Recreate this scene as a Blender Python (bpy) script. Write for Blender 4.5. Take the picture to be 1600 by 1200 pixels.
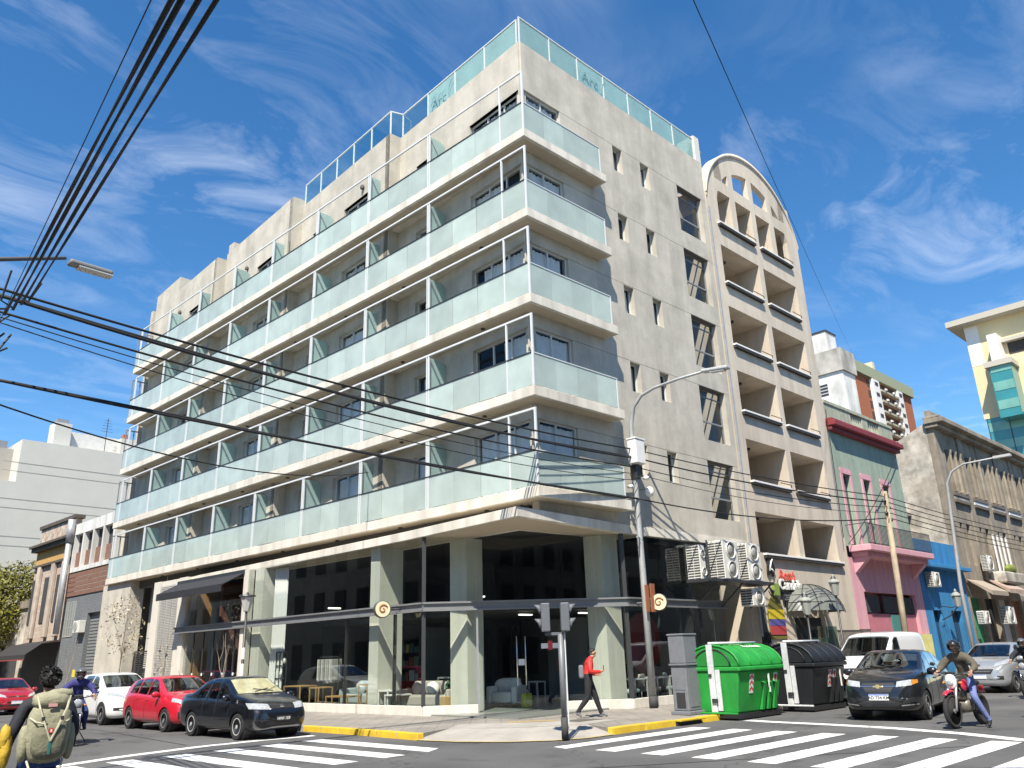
import bpy, bmesh, math, random
import numpy as np
from mathutils import Vector, Matrix
from mathutils.bvhtree import BVHTree
R_ = math.radians
random.seed(7)
scn = bpy.context.scene
for o in list(bpy.data.objects): bpy.data.objects.remove(o)
COL = scn.collection

# ------------------------------------------------------------------ camera
F_PX = 1246.43                       # focal length in pixels of the 1600 px wide photograph
CAM = np.array([-16.66, -14.79, 1.60])
YAW, PITCH, ROLL = R_(43.265), R_(18.806), R_(-1.815)
_d = np.array([math.cos(YAW)*math.cos(PITCH), math.sin(YAW)*math.cos(PITCH), math.sin(PITCH)])
_r0 = np.array([math.sin(YAW), -math.cos(YAW), 0.0]); _u0 = np.cross(_r0, _d)
_r = _r0*math.cos(ROLL)+_u0*math.sin(ROLL); _u = -_r0*math.sin(ROLL)+_u0*math.cos(ROLL)
cam = bpy.data.cameras.new('camera'); camo = bpy.data.objects.new('camera', cam); COL.objects.link(camo)
cam.sensor_width = 36.0; cam.lens = F_PX/1600*36.0; cam.clip_end = 3000; cam.clip_start = 0.05
camo.matrix_world = Matrix(((_r[0],_u[0],-_d[0],CAM[0]),(_r[1],_u[1],-_d[1],CAM[1]),(_r[2],_u[2],-_d[2],CAM[2]),(0,0,0,1)))
scn.camera = camo
# pixel helpers: a pixel of the photograph gives a direction, a plane gives the distance
def pray(x, y): return _d+_r*(x-800)/F_PX-_u*(y-600)/F_PX
def onz(x, y, z=0.0): v = pray(x, y); return CAM+v*(z-CAM[2])/v[2]
def onx(x, y, X): v = pray(x, y); return CAM+v*(X-CAM[0])/v[0]
def ony(x, y, Y): v = pray(x, y); return CAM+v*(Y-CAM[1])/v[1]
def atd(x, y, D): v = pray(x, y); v = v/math.hypot(v[0], v[1]); return CAM+v*D
# the right-hand street and its facades run 2.6 degrees off the X axis
TH = R_(-2.634)
ER = np.array([math.cos(TH), math.sin(TH), 0]); NR = np.array([-math.sin(TH), math.cos(TH), 0])
MR = Matrix(((ER[0],NR[0],0,0),(ER[1],NR[1],0,0),(0,0,1,0),(0,0,0,1)))   # local (s, w, z) -> world
def onr(x, y, w=0.57):
    v = pray(x, y); P = CAM+v*(w-CAM@NR)/(v@NR); return np.array([P@ER, w, P[2]])
def rl(P): P = np.array(P); return (P@ER, P@NR)          # world -> (s, w)
def rw(s, w, z=0): return Vector(ER*s+NR*w)+Vector((0,0,z))

# ------------------------------------------------------------------ world, sun, exposure
SUN_AZ, SUN_EL = R_(31.2), R_(54)         # direction the light travels (from +X), elevation
W = bpy.data.worlds.new('World'); scn.world = W; W.use_nodes = True
nt = W.node_tree; nt.nodes.clear()
def wn(t, **k):
    n = nt.nodes.new(t)
    for a, b in k.items(): setattr(n, a, b)
    return n
sky = wn('ShaderNodeTexSky', sky_type='NISHITA', sun_disc=False)
sky.sun_elevation = SUN_EL
# sun position azimuth (towards the sun) = SUN_AZ+180 from +X; the node measures from +Y, clockwise
sky.sun_rotation = math.pi/2-(SUN_AZ+math.pi)
sky.air_density = 1.0; sky.dust_density = 0.15; sky.ozone_density = 2.2; sky.altitude = 200
bg = wn('ShaderNodeBackground'); bg.inputs['Strength'].default_value = 0.112
out = wn('ShaderNodeOutputWorld')
tc = wn('ShaderNodeTexCoord'); sep = wn('ShaderNodeSeparateXYZ')
nt.links.new(tc.outputs['Generated'], sep.inputs[0])
zc = wn('ShaderNodeMath', operation='MAXIMUM'); zc.inputs[1].default_value = 0.06; nt.links.new(sep.outputs['Z'], zc.inputs[0])
dx = wn('ShaderNodeMath', operation='DIVIDE'); dy = wn('ShaderNodeMath', operation='DIVIDE')
nt.links.new(sep.outputs['X'], dx.inputs[0]); nt.links.new(zc.outputs[0], dx.inputs[1])
nt.links.new(sep.outputs['Y'], dy.inputs[0]); nt.links.new(zc.outputs[0], dy.inputs[1])
cmb = wn('ShaderNodeCombineXYZ'); nt.links.new(dx.outputs[0], cmb.inputs[0]); nt.links.new(dy.outputs[0], cmb.inputs[1])
mp = wn('ShaderNodeMapping'); mp.inputs['Rotation'].default_value = (0, 0, R_(-62)); mp.inputs['Scale'].default_value = (1.5, 2.6, 1)
nt.links.new(cmb.outputs[0], mp.inputs[0])
n1 = wn('ShaderNodeTexNoise'); n1.inputs['Scale'].default_value = 1.5; n1.inputs['Detail'].default_value = 9; n1.inputs['Roughness'].default_value = 0.62; n1.inputs['Distortion'].default_value = 0.9
nt.links.new(mp.outputs[0], n1.inputs['Vector'])
n2 = wn('ShaderNodeTexNoise'); n2.inputs['Scale'].default_value = 0.75; n2.inputs['Detail'].default_value = 3
nt.links.new(cmb.outputs[0], n2.inputs['Vector'])
r1 = wn('ShaderNodeMapRange'); r1.inputs[1].default_value = 0.48; r1.inputs[2].default_value = 0.82; nt.links.new(n1.outputs[0], r1.inputs[0])
r2 = wn('ShaderNodeMapRange'); r2.inputs[1].default_value = 0.38; r2.inputs[2].default_value = 0.62; nt.links.new(n2.outputs[0], r2.inputs[0])
mm = wn('ShaderNodeMath', operation='MULTIPLY'); nt.links.new(r1.outputs[0], mm.inputs[0]); nt.links.new(r2.outputs[0], mm.inputs[1])
m2 = wn('ShaderNodeMath', operation='MULTIPLY'); m2.inputs[1].default_value = 0.52; nt.links.new(mm.outputs[0], m2.inputs[0])
hs = wn('ShaderNodeHueSaturation'); hs.inputs['Saturation'].default_value = 1.30; hs.inputs['Value'].default_value = 1.0
nt.links.new(sky.outputs[0], hs.inputs['Color'])
mx = wn('ShaderNodeMixRGB'); mx.inputs[2].default_value = (6.2, 6.6, 7.3, 1)
nt.links.new(m2.outputs[0], mx.inputs[0]); nt.links.new(hs.outputs[0], mx.inputs[1])
nt.links.new(mx.outputs[0], bg.inputs[0]); nt.links.new(bg.outputs[0], out.inputs[0])
sun = bpy.data.lights.new('sun', 'SUN'); sun.energy = 5.0; sun.angle = R_(0.53); sun.color = (1.0, 0.93, 0.81)
suno = bpy.data.objects.new('sun', sun); COL.objects.link(suno)
sd = Vector((math.cos(SUN_AZ)*math.cos(SUN_EL), math.sin(SUN_AZ)*math.cos(SUN_EL), -math.sin(SUN_EL)))
suno.rotation_euler = sd.to_track_quat('-Z', 'Y').to_euler(); suno.location = (-30, -20, 40)
scn.view_settings.view_transform = 'Standard'; scn.view_settings.look = 'None'
scn.view_settings.exposure = 0.80; scn.view_settings.gamma = 1.0
try: scn.view_settings.use_curve_mapping = False
except Exception: pass

# ------------------------------------------------------------------ materials
MATS = {}
def pmat(name, col, rough=0.7, metal=0.0, var=0.0, vscale=3.0, bump=0.0, bscale=40.0, coat=0.0, streak=0.0, col2=None, spec=0.5, emit=None, dirt=0.0, trans=0.0):
    if name in MATS: return MATS[name]
    m = bpy.data.materials.new(name); m.use_nodes = True; t = m.node_tree; b = t.nodes['Principled BSDF']
    b.inputs['Roughness'].default_value = rough; b.inputs['Metallic'].default_value = metal
    b.inputs['Coat Weight'].default_value = coat; b.inputs['Coat Roughness'].default_value = 0.04
    b.inputs['Specular IOR Level'].default_value = spec
    c = (*col, 1)
    b.inputs['Base Color'].default_value = c
    if emit: b.inputs['Emission Color'].default_value = (*emit[0], 1); b.inputs['Emission Strength'].default_value = emit[1]
    if trans: b.inputs['Transmission Weight'].default_value = trans
    if var or bump or streak or col2 or dirt:
        tcn = t.nodes.new('ShaderNodeTexCoord'); src = None
        def noise(sc, det=6, scale3=None, ro=0.6):
            n = t.nodes.new('ShaderNodeTexNoise'); n.inputs['Scale'].default_value = sc; n.inputs['Detail'].default_value = det; n.inputs['Roughness'].default_value = ro
            if scale3:
                mpn = t.nodes.new('ShaderNodeMapping'); mpn.inputs['Scale'].default_value = scale3
                t.links.new(tcn.outputs['Object'], mpn.inputs[0]); t.links.new(mpn.outputs[0], n.inputs['Vector'])
            else: t.links.new(tcn.outputs['Object'], n.inputs['Vector'])
            return n
        def mul(prev, fac_node, lo, hi, a=0.3, bb=0.7):
            r = t.nodes.new('ShaderNodeMapRange'); r.inputs[1].default_value = a; r.inputs[2].default_value = bb; r.inputs[3].default_value = lo; r.inputs[4].default_value = hi
            t.links.new(fac_node.outputs[0], r.inputs[0])
            x = t.nodes.new('ShaderNodeVectorMath'); x.operation = 'SCALE'
            if prev is None: x.inputs[0].default_value = col
            else: t.links.new(prev, x.inputs[0])
            t.links.new(r.outputs[0], x.inputs['Scale']); return x.outputs[0]
        if col2:
            n = noise(vscale*0.7, 5); r = t.nodes.new('ShaderNodeMapRange'); r.inputs[1].default_value = 0.42; r.inputs[2].default_value = 0.6
            t.links.new(n.outputs[0], r.inputs[0]); mxn = t.nodes.new('ShaderNodeMixRGB'); mxn.inputs[1].default_value = c; mxn.inputs[2].default_value = (*col2, 1)
            t.links.new(r.outputs[0], mxn.inputs[0]); src = mxn.outputs[0]
        if var: src = mul(src, noise(vscale), 1-var, 1+var*0.6)
        if streak: src = mul(src, noise(1.0, 5, (vscale*1.0, vscale*1.0, 0.16)), 1-streak, 1+streak*0.3, 0.35, 0.6)
        if dirt: src = mul(src, noise(0.9, 8, None, 0.7), 1-dirt, 1.0, 0.38, 0.55)
        if src is not None: t.links.new(src, b.inputs['Base Color'])
        if bump:
            n = noise(bscale, 4); bn = t.nodes.new('ShaderNodeBump'); bn.inputs['Strength'].default_value = bump; bn.inputs['Distance'].default_value = 0.02
            t.links.new(n.outputs[0], bn.inputs['Height']); t.links.new(bn.outputs[0], b.inputs['Normal'])
    MATS[name] = m; return m
def thin_glass(name, tint, refl=1.0, rough=0.0):
    m = bpy.data.materials.new(name); m.use_nodes = True; t = m.node_tree; t.nodes.clear()
    o = t.nodes.new('ShaderNodeOutputMaterial'); tr = t.nodes.new('ShaderNodeBsdfTransparent'); gl = t.nodes.new('ShaderNodeBsdfGlossy')
    tr.inputs[0].default_value = (*tint, 1); gl.inputs['Roughness'].default_value = rough; gl.inputs[0].default_value = (0.95, 0.97, 1, 1)
    lw = t.nodes.new('ShaderNodeLayerWeight'); lw.inputs[0].default_value = 0.5; fr = t.nodes.new('ShaderNodeMath'); fr.operation = 'POWER'; fr.inputs[1].default_value = 4.0; t.links.new(lw.outputs['Facing'], fr.inputs[0])
    ml = t.nodes.new('ShaderNodeMath'); ml.operation = 'MULTIPLY_ADD'; ml.inputs[1].default_value = refl; ml.inputs[2].default_value = 0.02*refl; ml.use_clamp = True
    mixn = t.nodes.new('ShaderNodeMixShader'); t.links.new(fr.outputs[0], ml.inputs[0]); t.links.new(ml.outputs[0], mixn.inputs[0])
    t.links.new(tr.outputs[0], mixn.inputs[1]); t.links.new(gl.outputs[0], mixn.inputs[2]); t.links.new(mixn.outputs[0], o.inputs[0])
    MATS[name] = m; return m
def frosted(name, col, tl=0.35, tr=0.12):
    m = bpy.data.materials.new(name); m.use_nodes = True; t = m.node_tree; t.nodes.clear()
    o = t.nodes.new('ShaderNodeOutputMaterial')
    df = t.nodes.new('ShaderNodeBsdfDiffuse'); tn = t.nodes.new('ShaderNodeBsdfTranslucent'); tp = t.nodes.new('ShaderNodeBsdfTransparent'); gl = t.nodes.new('ShaderNodeBsdfGlossy')
    gl.inputs['Roughness'].default_value = 0.06
    tcn = t.nodes.new('ShaderNodeTexCoord'); n = t.nodes.new('ShaderNodeTexNoise'); n.inputs['Scale'].default_value = 1.3; n.inputs['Detail'].default_value = 4
    t.links.new(tcn.outputs['Object'], n.inputs['Vector'])
    r = t.nodes.new('ShaderNodeMapRange'); r.inputs[1].default_value = 0.3; r.inputs[2].default_value = 0.7; r.inputs[3].default_value = 0.9; r.inputs[4].default_value = 1.06
    t.links.new(n.outputs[0], r.inputs[0]); vm = t.nodes.new('ShaderNodeVectorMath'); vm.operation = 'SCALE'; vm.inputs[0].default_value = col
    oi = t.nodes.new('ShaderNodeObjectInfo'); r3 = t.nodes.new('ShaderNodeMapRange'); r3.inputs[3].default_value = 0.88; r3.inputs[4].default_value = 1.06; t.links.new(oi.outputs['Random'], r3.inputs[0])
    pm_ = t.nodes.new('ShaderNodeMath'); pm_.operation = 'MULTIPLY'; t.links.new(r.outputs[0], pm_.inputs[0]); t.links.new(r3.outputs[0], pm_.inputs[1]); t.links.new(pm_.outputs[0], vm.inputs['Scale'])
    for s in (df, tn): t.links.new(vm.outputs[0], s.inputs[0])
    tp.inputs[0].default_value = (0.85, 0.95, 0.93, 1)
    a = t.nodes.new('ShaderNodeMixShader'); a.inputs[0].default_value = tl; t.links.new(df.outputs[0], a.inputs[1]); t.links.new(tn.outputs[0], a.inputs[2])
    b = t.nodes.new('ShaderNodeMixShader'); b.inputs[0].default_value = tr; t.links.new(a.outputs[0], b.inputs[1]); t.links.new(tp.outputs[0], b.inputs[2])
    lw = t.nodes.new('ShaderNodeLayerWeight'); lw.inputs[0].default_value = 0.5; fr = t.nodes.new('ShaderNodeMath'); fr.operation = 'POWER'; fr.inputs[1].default_value = 4.0; t.links.new(lw.outputs['Facing'], fr.inputs[0])
    c = t.nodes.new('ShaderNodeMixShader'); t.links.new(fr.outputs[0], c.inputs[0]); t.links.new(b.outputs[0], c.inputs[1]); t.links.new(gl.outputs[0], c.inputs[2])
    t.links.new(c.outputs[0], o.inputs[0]); MATS[name] = m; return m

STUCCO = pmat('stucco', (0.505, 0.468, 0.395), 0.9, var=0.12, vscale=1.3, bump=0.3, bscale=60, streak=0.14, dirt=0.13)
SLAB = pmat('slab_concrete', (0.66, 0.615, 0.53), 0.9, var=0.06, vscale=1.5, streak=0.24, bump=0.1, bscale=50)
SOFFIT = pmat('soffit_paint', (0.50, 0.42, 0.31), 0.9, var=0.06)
JOINT = pmat('joint', (0.14, 0.13, 0.12), 0.9)
WHITEMETAL = pmat('white_metal', (0.62, 0.64, 0.64), 0.45, var=0.05)
DARKMETAL = pmat('dark_metal', (0.05, 0.052, 0.055), 0.45, metal=0.3, var=0.1)
GREYMETAL = pmat('grey_metal', (0.26, 0.27, 0.28), 0.5, metal=0.2, var=0.1)
GALV = pmat('galvanised_steel', (0.42, 0.43, 0.43), 0.5, metal=0.4, var=0.15, vscale=6)
FROST = frosted('frosted_glass', (0.60, 0.69, 0.655), 0.30, 0.14)
FROSTP = frosted('partition_glass', (0.55, 0.70, 0.67), 0.45, 0.18)
ROOFG = frosted('roof_glass', (0.50, 0.70, 0.63), 0.35, 0.48)
CLEARG = thin_glass('clear_railing_glass', (0.80, 0.92, 0.90), 0.8)
SHOPG = thin_glass('shop_glass', (0.92, 0.945, 0.93), 1.3)
WING = thin_glass('window_glass', (0.86, 0.89, 0.90), 0.75)
CARG = thin_glass('car_glass', (0.42, 0.46, 0.46), 1.6)
CURTAIN = pmat('curtain', (0.80, 0.80, 0.79), 0.9, var=0.1)
WHITE = pmat('white_paint', (0.74, 0.73, 0.70), 0.6, var=0.05)
BLACK = pmat('black_plastic', (0.018, 0.018, 0.02), 0.5)
RUBBER = pmat('rubber', (0.02, 0.02, 0.021), 0.85)
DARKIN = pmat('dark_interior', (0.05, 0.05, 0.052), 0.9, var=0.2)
COLUMN = pmat('column_paint', (0.60, 0.59, 0.52), 0.85, var=0.05, streak=0.05)

# ------------------------------------------------------------------ mesh helpers
class MB:
    def __init__(s, M=None): s.v = []; s.f = []; s.M = M
    def add(s, vs, fs):
        k = len(s.v)
        if s.M is not None: vs = [tuple(s.M @ Vector(v)) for v in vs]
        s.v += [tuple(map(float, v)) for v in vs]; s.f += [tuple(i+k for i in f) for f in fs]; return s
    def box(s, x0, x1, y0, y1, z0, z1):
        v = [(x,y,z) for z in (z0,z1) for y in (y0,y1) for x in (x0,x1)]
        return s.add(v, [(0,2,3,1),(4,5,7,6),(0,1,5,4),(2,6,7,3),(0,4,6,2),(1,3,7,5)])
    def obox(s, c, size, M):                      # oriented box, M a 3x3/4x4 rotation
        h = [a/2 for a in size]; c = Vector(c)
        v = [c+M@Vector((x*h[0],y*h[1],z*h[2])) for z in (-1,1) for y in (-1,1) for x in (-1,1)]
        return s.add(v, [(0,2,3,1),(4,5,7,6),(0,1,5,4),(2,6,7,3),(0,4,6,2),(1,3,7,5)])
    def prism(s, poly, z0, z1):                   # poly in xy, counter-clockwise
        n = len(poly); v = [(x,y,z0) for x,y in poly]+[(x,y,z1) for x,y in poly]
        return s.add(v, [tuple(reversed(range(n))), tuple(range(n,2*n))]+[(i,(i+1)%n,n+(i+1)%n,n+i) for i in range(n)])
    def prism_y(s, poly, y0, y1):                 # poly in xz (counter-clockwise seen from -y)
        n = len(poly); v = [(x,y0,z) for x,z in poly]+[(x,y1,z) for x,z in poly]
        return s.add(v, [tuple(range(n)), tuple(reversed(range(n,2*n)))]+[(i,n+i,n+(i+1)%n,(i+1)%n) for i in range(n)])
    def prism_x(s, poly, x0, x1):                 # poly in yz
        n = len(poly); v = [(x0,y,z) for y,z in poly]+[(x1,y,z) for y,z in poly]
        return s.add(v, [tuple(reversed(range(n))), tuple(range(n,2*n))]+[(i,(i+1)%n,n+(i+1)%n,n+i) for i in range(n)])
    def tube(s, pts, r, n=8, cap=True):
        pts = [Vector(p) for p in pts]; rs = r if isinstance(r, (list, tuple)) else [r]*len(pts)
        vs = []; fs = []; a = None
        for i, p in enumerate(pts):
            t = (pts[min(i+1, len(pts)-1)]-pts[max(i-1, 0)]).normalized()
            if a is None:
                a = Vector((0,0,1)) if abs(t.z) < 0.9 else Vector((1,0,0))
            a = (a-t*a.dot(t)).normalized(); b = t.cross(a)
            for k in range(n):
                q = 2*math.pi*k/n; vs.append(p+(a*math.cos(q)+b*math.sin(q))*rs[i])
        for i in range(len(pts)-1):
            for k in range(n):
                k2 = (k+1) % n; fs.append((i*n+k, i*n+k2, (i+1)*n+k2, (i+1)*n+k))
        if cap: fs.append(tuple(reversed(range(n)))); fs.append(tuple(range((len(pts)-1)*n, len(pts)*n)))
        return s.add(vs, fs)
    def lathe(s, prof, n=24, M=None):             # prof (r, z) around z, M places it
        vs = []; fs = []; M = M or Matrix()
        for r, z in prof:
            for k in range(n):
                q = 2*math.pi*k/n; vs.append(M@Vector((r*math.cos(q), r*math.sin(q), z)))
        for i in range(len(prof)-1):
            for k in range(n):
                k2 = (k+1) % n; fs.append((i*n+k, i*n+k2, (i+1)*n+k2, (i+1)*n+k))
        if prof[0][0] > 1e-6: fs.append(tuple(reversed(range(n))))
        if prof[-1][0] > 1e-6: fs.append(tuple(range((len(prof)-1)*n, len(prof)*n)))
        return s.add(vs, fs)
    def ball(s, c, r, n=12, m=8, M=None):
        rx, ry, rz = r if isinstance(r, (list, tuple)) else (r, r, r); c = Vector(c)
        vs = []; fs = []
        for i in range(m+1):
            ph = math.pi*i/m
            for k in range(n):
                q = 2*math.pi*k/n; p = Vector((rx*math.sin(ph)*math.cos(q), ry*math.sin(ph)*math.sin(q), -rz*math.cos(ph)))
                vs.append(c+(M@p if M else p))
        for i in range(m):
            for k in range(n):
                k2 = (k+1) % n; fs.append((i*n+k, i*n+k2, (i+1)*n+k2, (i+1)*n+k))
        return s.add(vs, fs)
    def grid(s, P, nu, nv):                       # P: list rows (nu) x (nv)
        return s.add([p for row in P for p in row], [(i*nv+j, (i+1)*nv+j, (i+1)*nv+j+1, i*nv+j+1) for i in range(nu-1) for j in range(nv-1)])
    def build(s, name, mat, parent=None, smooth=False, bevel=0.0, seg=2):
        me = bpy.data.meshes.new(name); me.from_pydata(s.v, [], s.f); me.validate()
        bm = bmesh.new(); bm.from_mesh(me); bmesh.ops.remove_doubles(bm, verts=bm.verts, dist=1e-5); bmesh.ops.recalc_face_normals(bm, faces=bm.faces); bm.to_mesh(me); bm.free()
        o = bpy.data.objects.new(name, me); COL.objects.link(o)
        if mat: me.materials.append(mat)
        if parent: o.parent = parent
        if smooth:
            for p in me.polygons: p.use_smooth = True
            if smooth == 'auto': me.set_sharp_from_angle(angle=R_(38))
        if bevel:
            b = o.modifiers.new('bevel', 'BEVEL'); b.width = bevel; b.segments = seg; b.limit_method = 'ANGLE'; b.angle_limit = R_(40)
        return o
def tag(o, label=None, cat=None, group=None, kind=None):
    if label: o['label'] = label
    if cat: o['category'] = cat
    if group: o['group'] = group
    if kind: o['kind'] = kind
    return o
def thing(name, label, cat, loc=(0,0,0), rz=0.0, group=None):
    o = bpy.data.objects.new(name, None); COL.objects.link(o); o.location = loc; o.rotation_euler = (0,0,rz); o.empty_display_size = 0.2
    return tag(o, label, cat, group)
def copy_tree(o, parent=None):
    c = o.copy(); COL.objects.link(c); c.parent = parent
    for ch in list(o.children): copy_tree(ch, c)
    return c
def part(name, mat, parent, *boxes, M=None, bevel=0.0, smooth=False):
    m = MB(M)
    for b in boxes: m.box(*b)
    return m.build(name, mat, parent, smooth, bevel)
def text(name, body, mat, parent, M, size, ext=0.004, align='CENTER', bold=False):
    c = bpy.data.curves.new(name, 'FONT'); c.body = body; c.size = size; c.extrude = ext; c.align_x = align; c.align_y = 'CENTER'
    if bold: c.offset = size*0.02
    t = bpy.data.objects.new(name, c); COL.objects.link(t)
    dg = bpy.context.evaluated_depsgraph_get(); me = bpy.data.meshes.new_from_object(t.evaluated_get(dg))
    bpy.data.objects.remove(t); me.name = name
    o = bpy.data.objects.new(name, me); COL.objects.link(o); me.materials.clear(); me.materials.append(mat)
    me.transform(M); o.parent = parent
    return o
def frame(origin, xdir, up=(0,0,1)):              # matrix: local x along xdir, local y = up, z = facing
    x = Vector(xdir).normalized(); z = x.cross(Vector(up)).normalized(); y = z.cross(x)
    return Matrix(((x[0],y[0],z[0],origin[0]),(x[1],y[1],z[1],origin[1]),(x[2],y[2],z[2],origin[2]),(0,0,0,1)))
# ------------------------------------------------------------------ ground
RZ = -0.13                                        # road level, pavement at 0
def asphalt():
    m = bpy.data.materials.new('asphalt'); m.use_nodes = True; t = m.node_tree; b = t.nodes['Principled BSDF']; b.inputs['Roughness'].default_value = 0.85
    tcn = t.nodes.new('ShaderNodeTexCoord')
    def noise(s, d=6, sc=None):
        n = t.nodes.new('ShaderNodeTexNoise'); n.inputs['Scale'].default_value = s; n.inputs['Detail'].default_value = d
        if sc:
            q = t.nodes.new('ShaderNodeMapping'); q.inputs['Scale'].default_value = sc; t.links.new(tcn.outputs['Object'], q.inputs[0]); t.links.new(q.outputs[0], n.inputs['Vector'])
        else: t.links.new(tcn.outputs['Object'], n.inputs['Vector'])
        return n
    a, g, k = noise(0.35, 7), noise(90, 2), noise(2.2, 8)
    r = t.nodes.new('ShaderNodeValToRGB'); r.color_ramp.elements[0].position = 0.32; r.color_ramp.elements[0].color = (0.065, 0.065, 0.066, 1); r.color_ramp.elements[1].position = 0.7; r.color_ramp.elements[1].color = (0.125, 0.123, 0.120, 1)
    t.links.new(a.outputs[0], r.inputs[0])
    mr = t.nodes.new('ShaderNodeMapRange'); mr.inputs[3].default_value = 0.7; mr.inputs[4].default_value = 1.3; t.links.new(g.outputs[0], mr.inputs[0])
    v = t.nodes.new('ShaderNodeVectorMath'); v.operation = 'SCALE'; t.links.new(r.outputs[0], v.inputs[0]); t.links.new(mr.outputs[0], v.inputs['Scale'])
    # cracks and patched seams
    vo = t.nodes.new('ShaderNodeTexVoronoi'); vo.feature = 'DISTANCE_TO_EDGE'; vo.inputs['Scale'].default_value = 0.22
    wq = t.nodes.new('ShaderNodeVectorMath'); wq.operation = 'ADD'; sc = t.nodes.new('ShaderNodeVectorMath'); sc.operation = 'SCALE'; sc.inputs['Scale'].default_value = 0.9
    t.links.new(k.outputs[1], sc.inputs[0]); t.links.new(tcn.outputs['Object'], wq.inputs[0]); t.links.new(sc.outputs[0], wq.inputs[1]); t.links.new(wq.outputs[0], vo.inputs['Vector'])
    cr = t.nodes.new('ShaderNodeMapRange'); cr.inputs[1].default_value = 0.0; cr.inputs[2].default_value = 0.006; cr.inputs[3].default_value = 0.45; cr.inputs[4].default_value = 1.0; t.links.new(vo.outputs['Distance'], cr.inputs[0])
    v2 = t.nodes.new('ShaderNodeVectorMath'); v2.operation = 'SCALE'; t.links.new(v.outputs[0], v2.inputs[0]); t.links.new(cr.outputs[0], v2.inputs['Scale'])
    st = noise(0.8, 6); sr = t.nodes.new('ShaderNodeMapRange'); sr.inputs[1].default_value = 0.30; sr.inputs[2].default_value = 0.42; sr.inputs[3].default_value = 0.55; sr.inputs[4].default_value = 1.0; t.links.new(st.outputs[0], sr.inputs[0])
    v3 = t.nodes.new('ShaderNodeVectorMath'); v3.operation = 'SCALE'; t.links.new(v2.outputs[0], v3.inputs[0]); t.links.new(sr.outputs[0], v3.inputs['Scale'])
    t.links.new(v3.outputs[0], b.inputs['Base Color'])
    bn = t.nodes.new('ShaderNodeBump'); bn.inputs['Strength'].default_value = 0.5; bn.inputs['Distance'].default_value = 0.01; t.links.new(g.outputs[0], bn.inputs['Height']); t.links.new(bn.outputs[0], b.inputs['Normal'])
    return m
ASPHALT = asphalt()
def tiles_mat(name, c1, c2, grout, sx, ang):
    m = bpy.data.materials.new(name); m.use_nodes = True; t = m.node_tree; b = t.nodes['Principled BSDF']; b.inputs['Roughness'].default_value = 0.85
    tcn = t.nodes.new('ShaderNodeTexCoord'); mpn = t.nodes.new('ShaderNodeMapping'); mpn.inputs['Rotation'].default_value = (0,0,ang)
    t.links.new(tcn.outputs['Object'], mpn.inputs[0])
    br = t.nodes.new('ShaderNodeTexBrick'); br.offset = 0.0; br.inputs['Scale'].default_value = 1.0; br.inputs['Brick Width'].default_value = sx; br.inputs['Row Height'].default_value = 0.065
    br.inputs['Mortar Size'].default_value = 0.008; br.inputs['Color1'].default_value = (*c1,1); br.inputs['Color2'].default_value = (*c2,1); br.inputs['Mortar'].default_value = (*grout,1)
    t.links.new(mpn.outputs[0], br.inputs[0])
    n = t.nodes.new('ShaderNodeTexNoise'); n.inputs['Scale'].default_value = 0.8; n.inputs['Detail'].default_value = 8; t.links.new(tcn.outputs['Object'], n.inputs['Vector'])
    mr = t.nodes.new('ShaderNodeMapRange'); mr.inputs[1].default_value = 0.3; mr.inputs[2].default_value = 0.7; mr.inputs[3].default_value = 0.7; mr.inputs[4].default_value = 1.1; t.links.new(n.outputs[0], mr.inputs[0])
    v = t.nodes.new('ShaderNodeVectorMath'); v.operation = 'SCALE'; t.links.new(br.outputs[0], v.inputs[0]); t.links.new(mr.outputs[0], v.inputs['Scale']); t.links.new(v.outputs[0], b.inputs['Base Color'])
    bn = t.nodes.new('ShaderNodeBump'); bn.inputs['Strength'].default_value = 0.6; bn.inputs['Distance'].default_value = 0.01; t.links.new(br.outputs[1], bn.inputs['Height']); bn.invert = True; t.links.new(bn.outputs[0], b.inputs['Normal'])
    return m
PAVE = tiles_mat('pavement_tiles', (0.33,0.30,0.26), (0.29,0.265,0.23), (0.16,0.145,0.125), 0.40, R_(45))
PAVE2 = pmat('pavement_concrete', (0.36,0.335,0.295), 0.9, var=0.14, vscale=2.0, bump=0.2, bscale=50, dirt=0.15)
KERBG = pmat('kerb_granite', (0.30,0.285,0.265), 0.9, var=0.2, vscale=8)
def yellow_kerb():
    m = pmat('kerb_yellow', (0.62,0.42,0.02), 0.75, var=0.12, vscale=5, col2=(0.55,0.36,0.03))
    return m
KERBY = yellow_kerb()
def road_paint():
    m = bpy.data.materials.new('road_paint'); m.use_nodes = True; t = m.node_tree; b = t.nodes['Principled BSDF']; b.inputs['Roughness'].default_value = 0.7
    tcn = t.nodes.new('ShaderNodeTexCoord'); n = t.nodes.new('ShaderNodeTexNoise'); n.inputs['Scale'].default_value = 5; n.inputs['Detail'].default_value = 10; n.inputs['Roughness'].default_value = 0.75
    t.links.new(tcn.outputs['Object'], n.inputs['Vector'])
    r = t.nodes.new('ShaderNodeValToRGB'); r.color_ramp.elements[0].position = 0.34; r.color_ramp.elements[0].color = (0.13,0.13,0.13,1); r.color_ramp.elements[1].position = 0.45; r.color_ramp.elements[1].color = (0.72,0.71,0.69,1)
    t.links.new(n.outputs[0], r.inputs[0]); t.links.new(r.outputs[0], b.inputs['Base Color']); return m
RPAINT = road_paint()
road = MB().add([(-700,-700,RZ),(900,-700,RZ),(900,900,RZ),(-700,900,RZ)], [(0,1,2,3)]).build('road', ASPHALT); tag(road, 'dark grey asphalt road of the street crossing', None, kind='structure')
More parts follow.
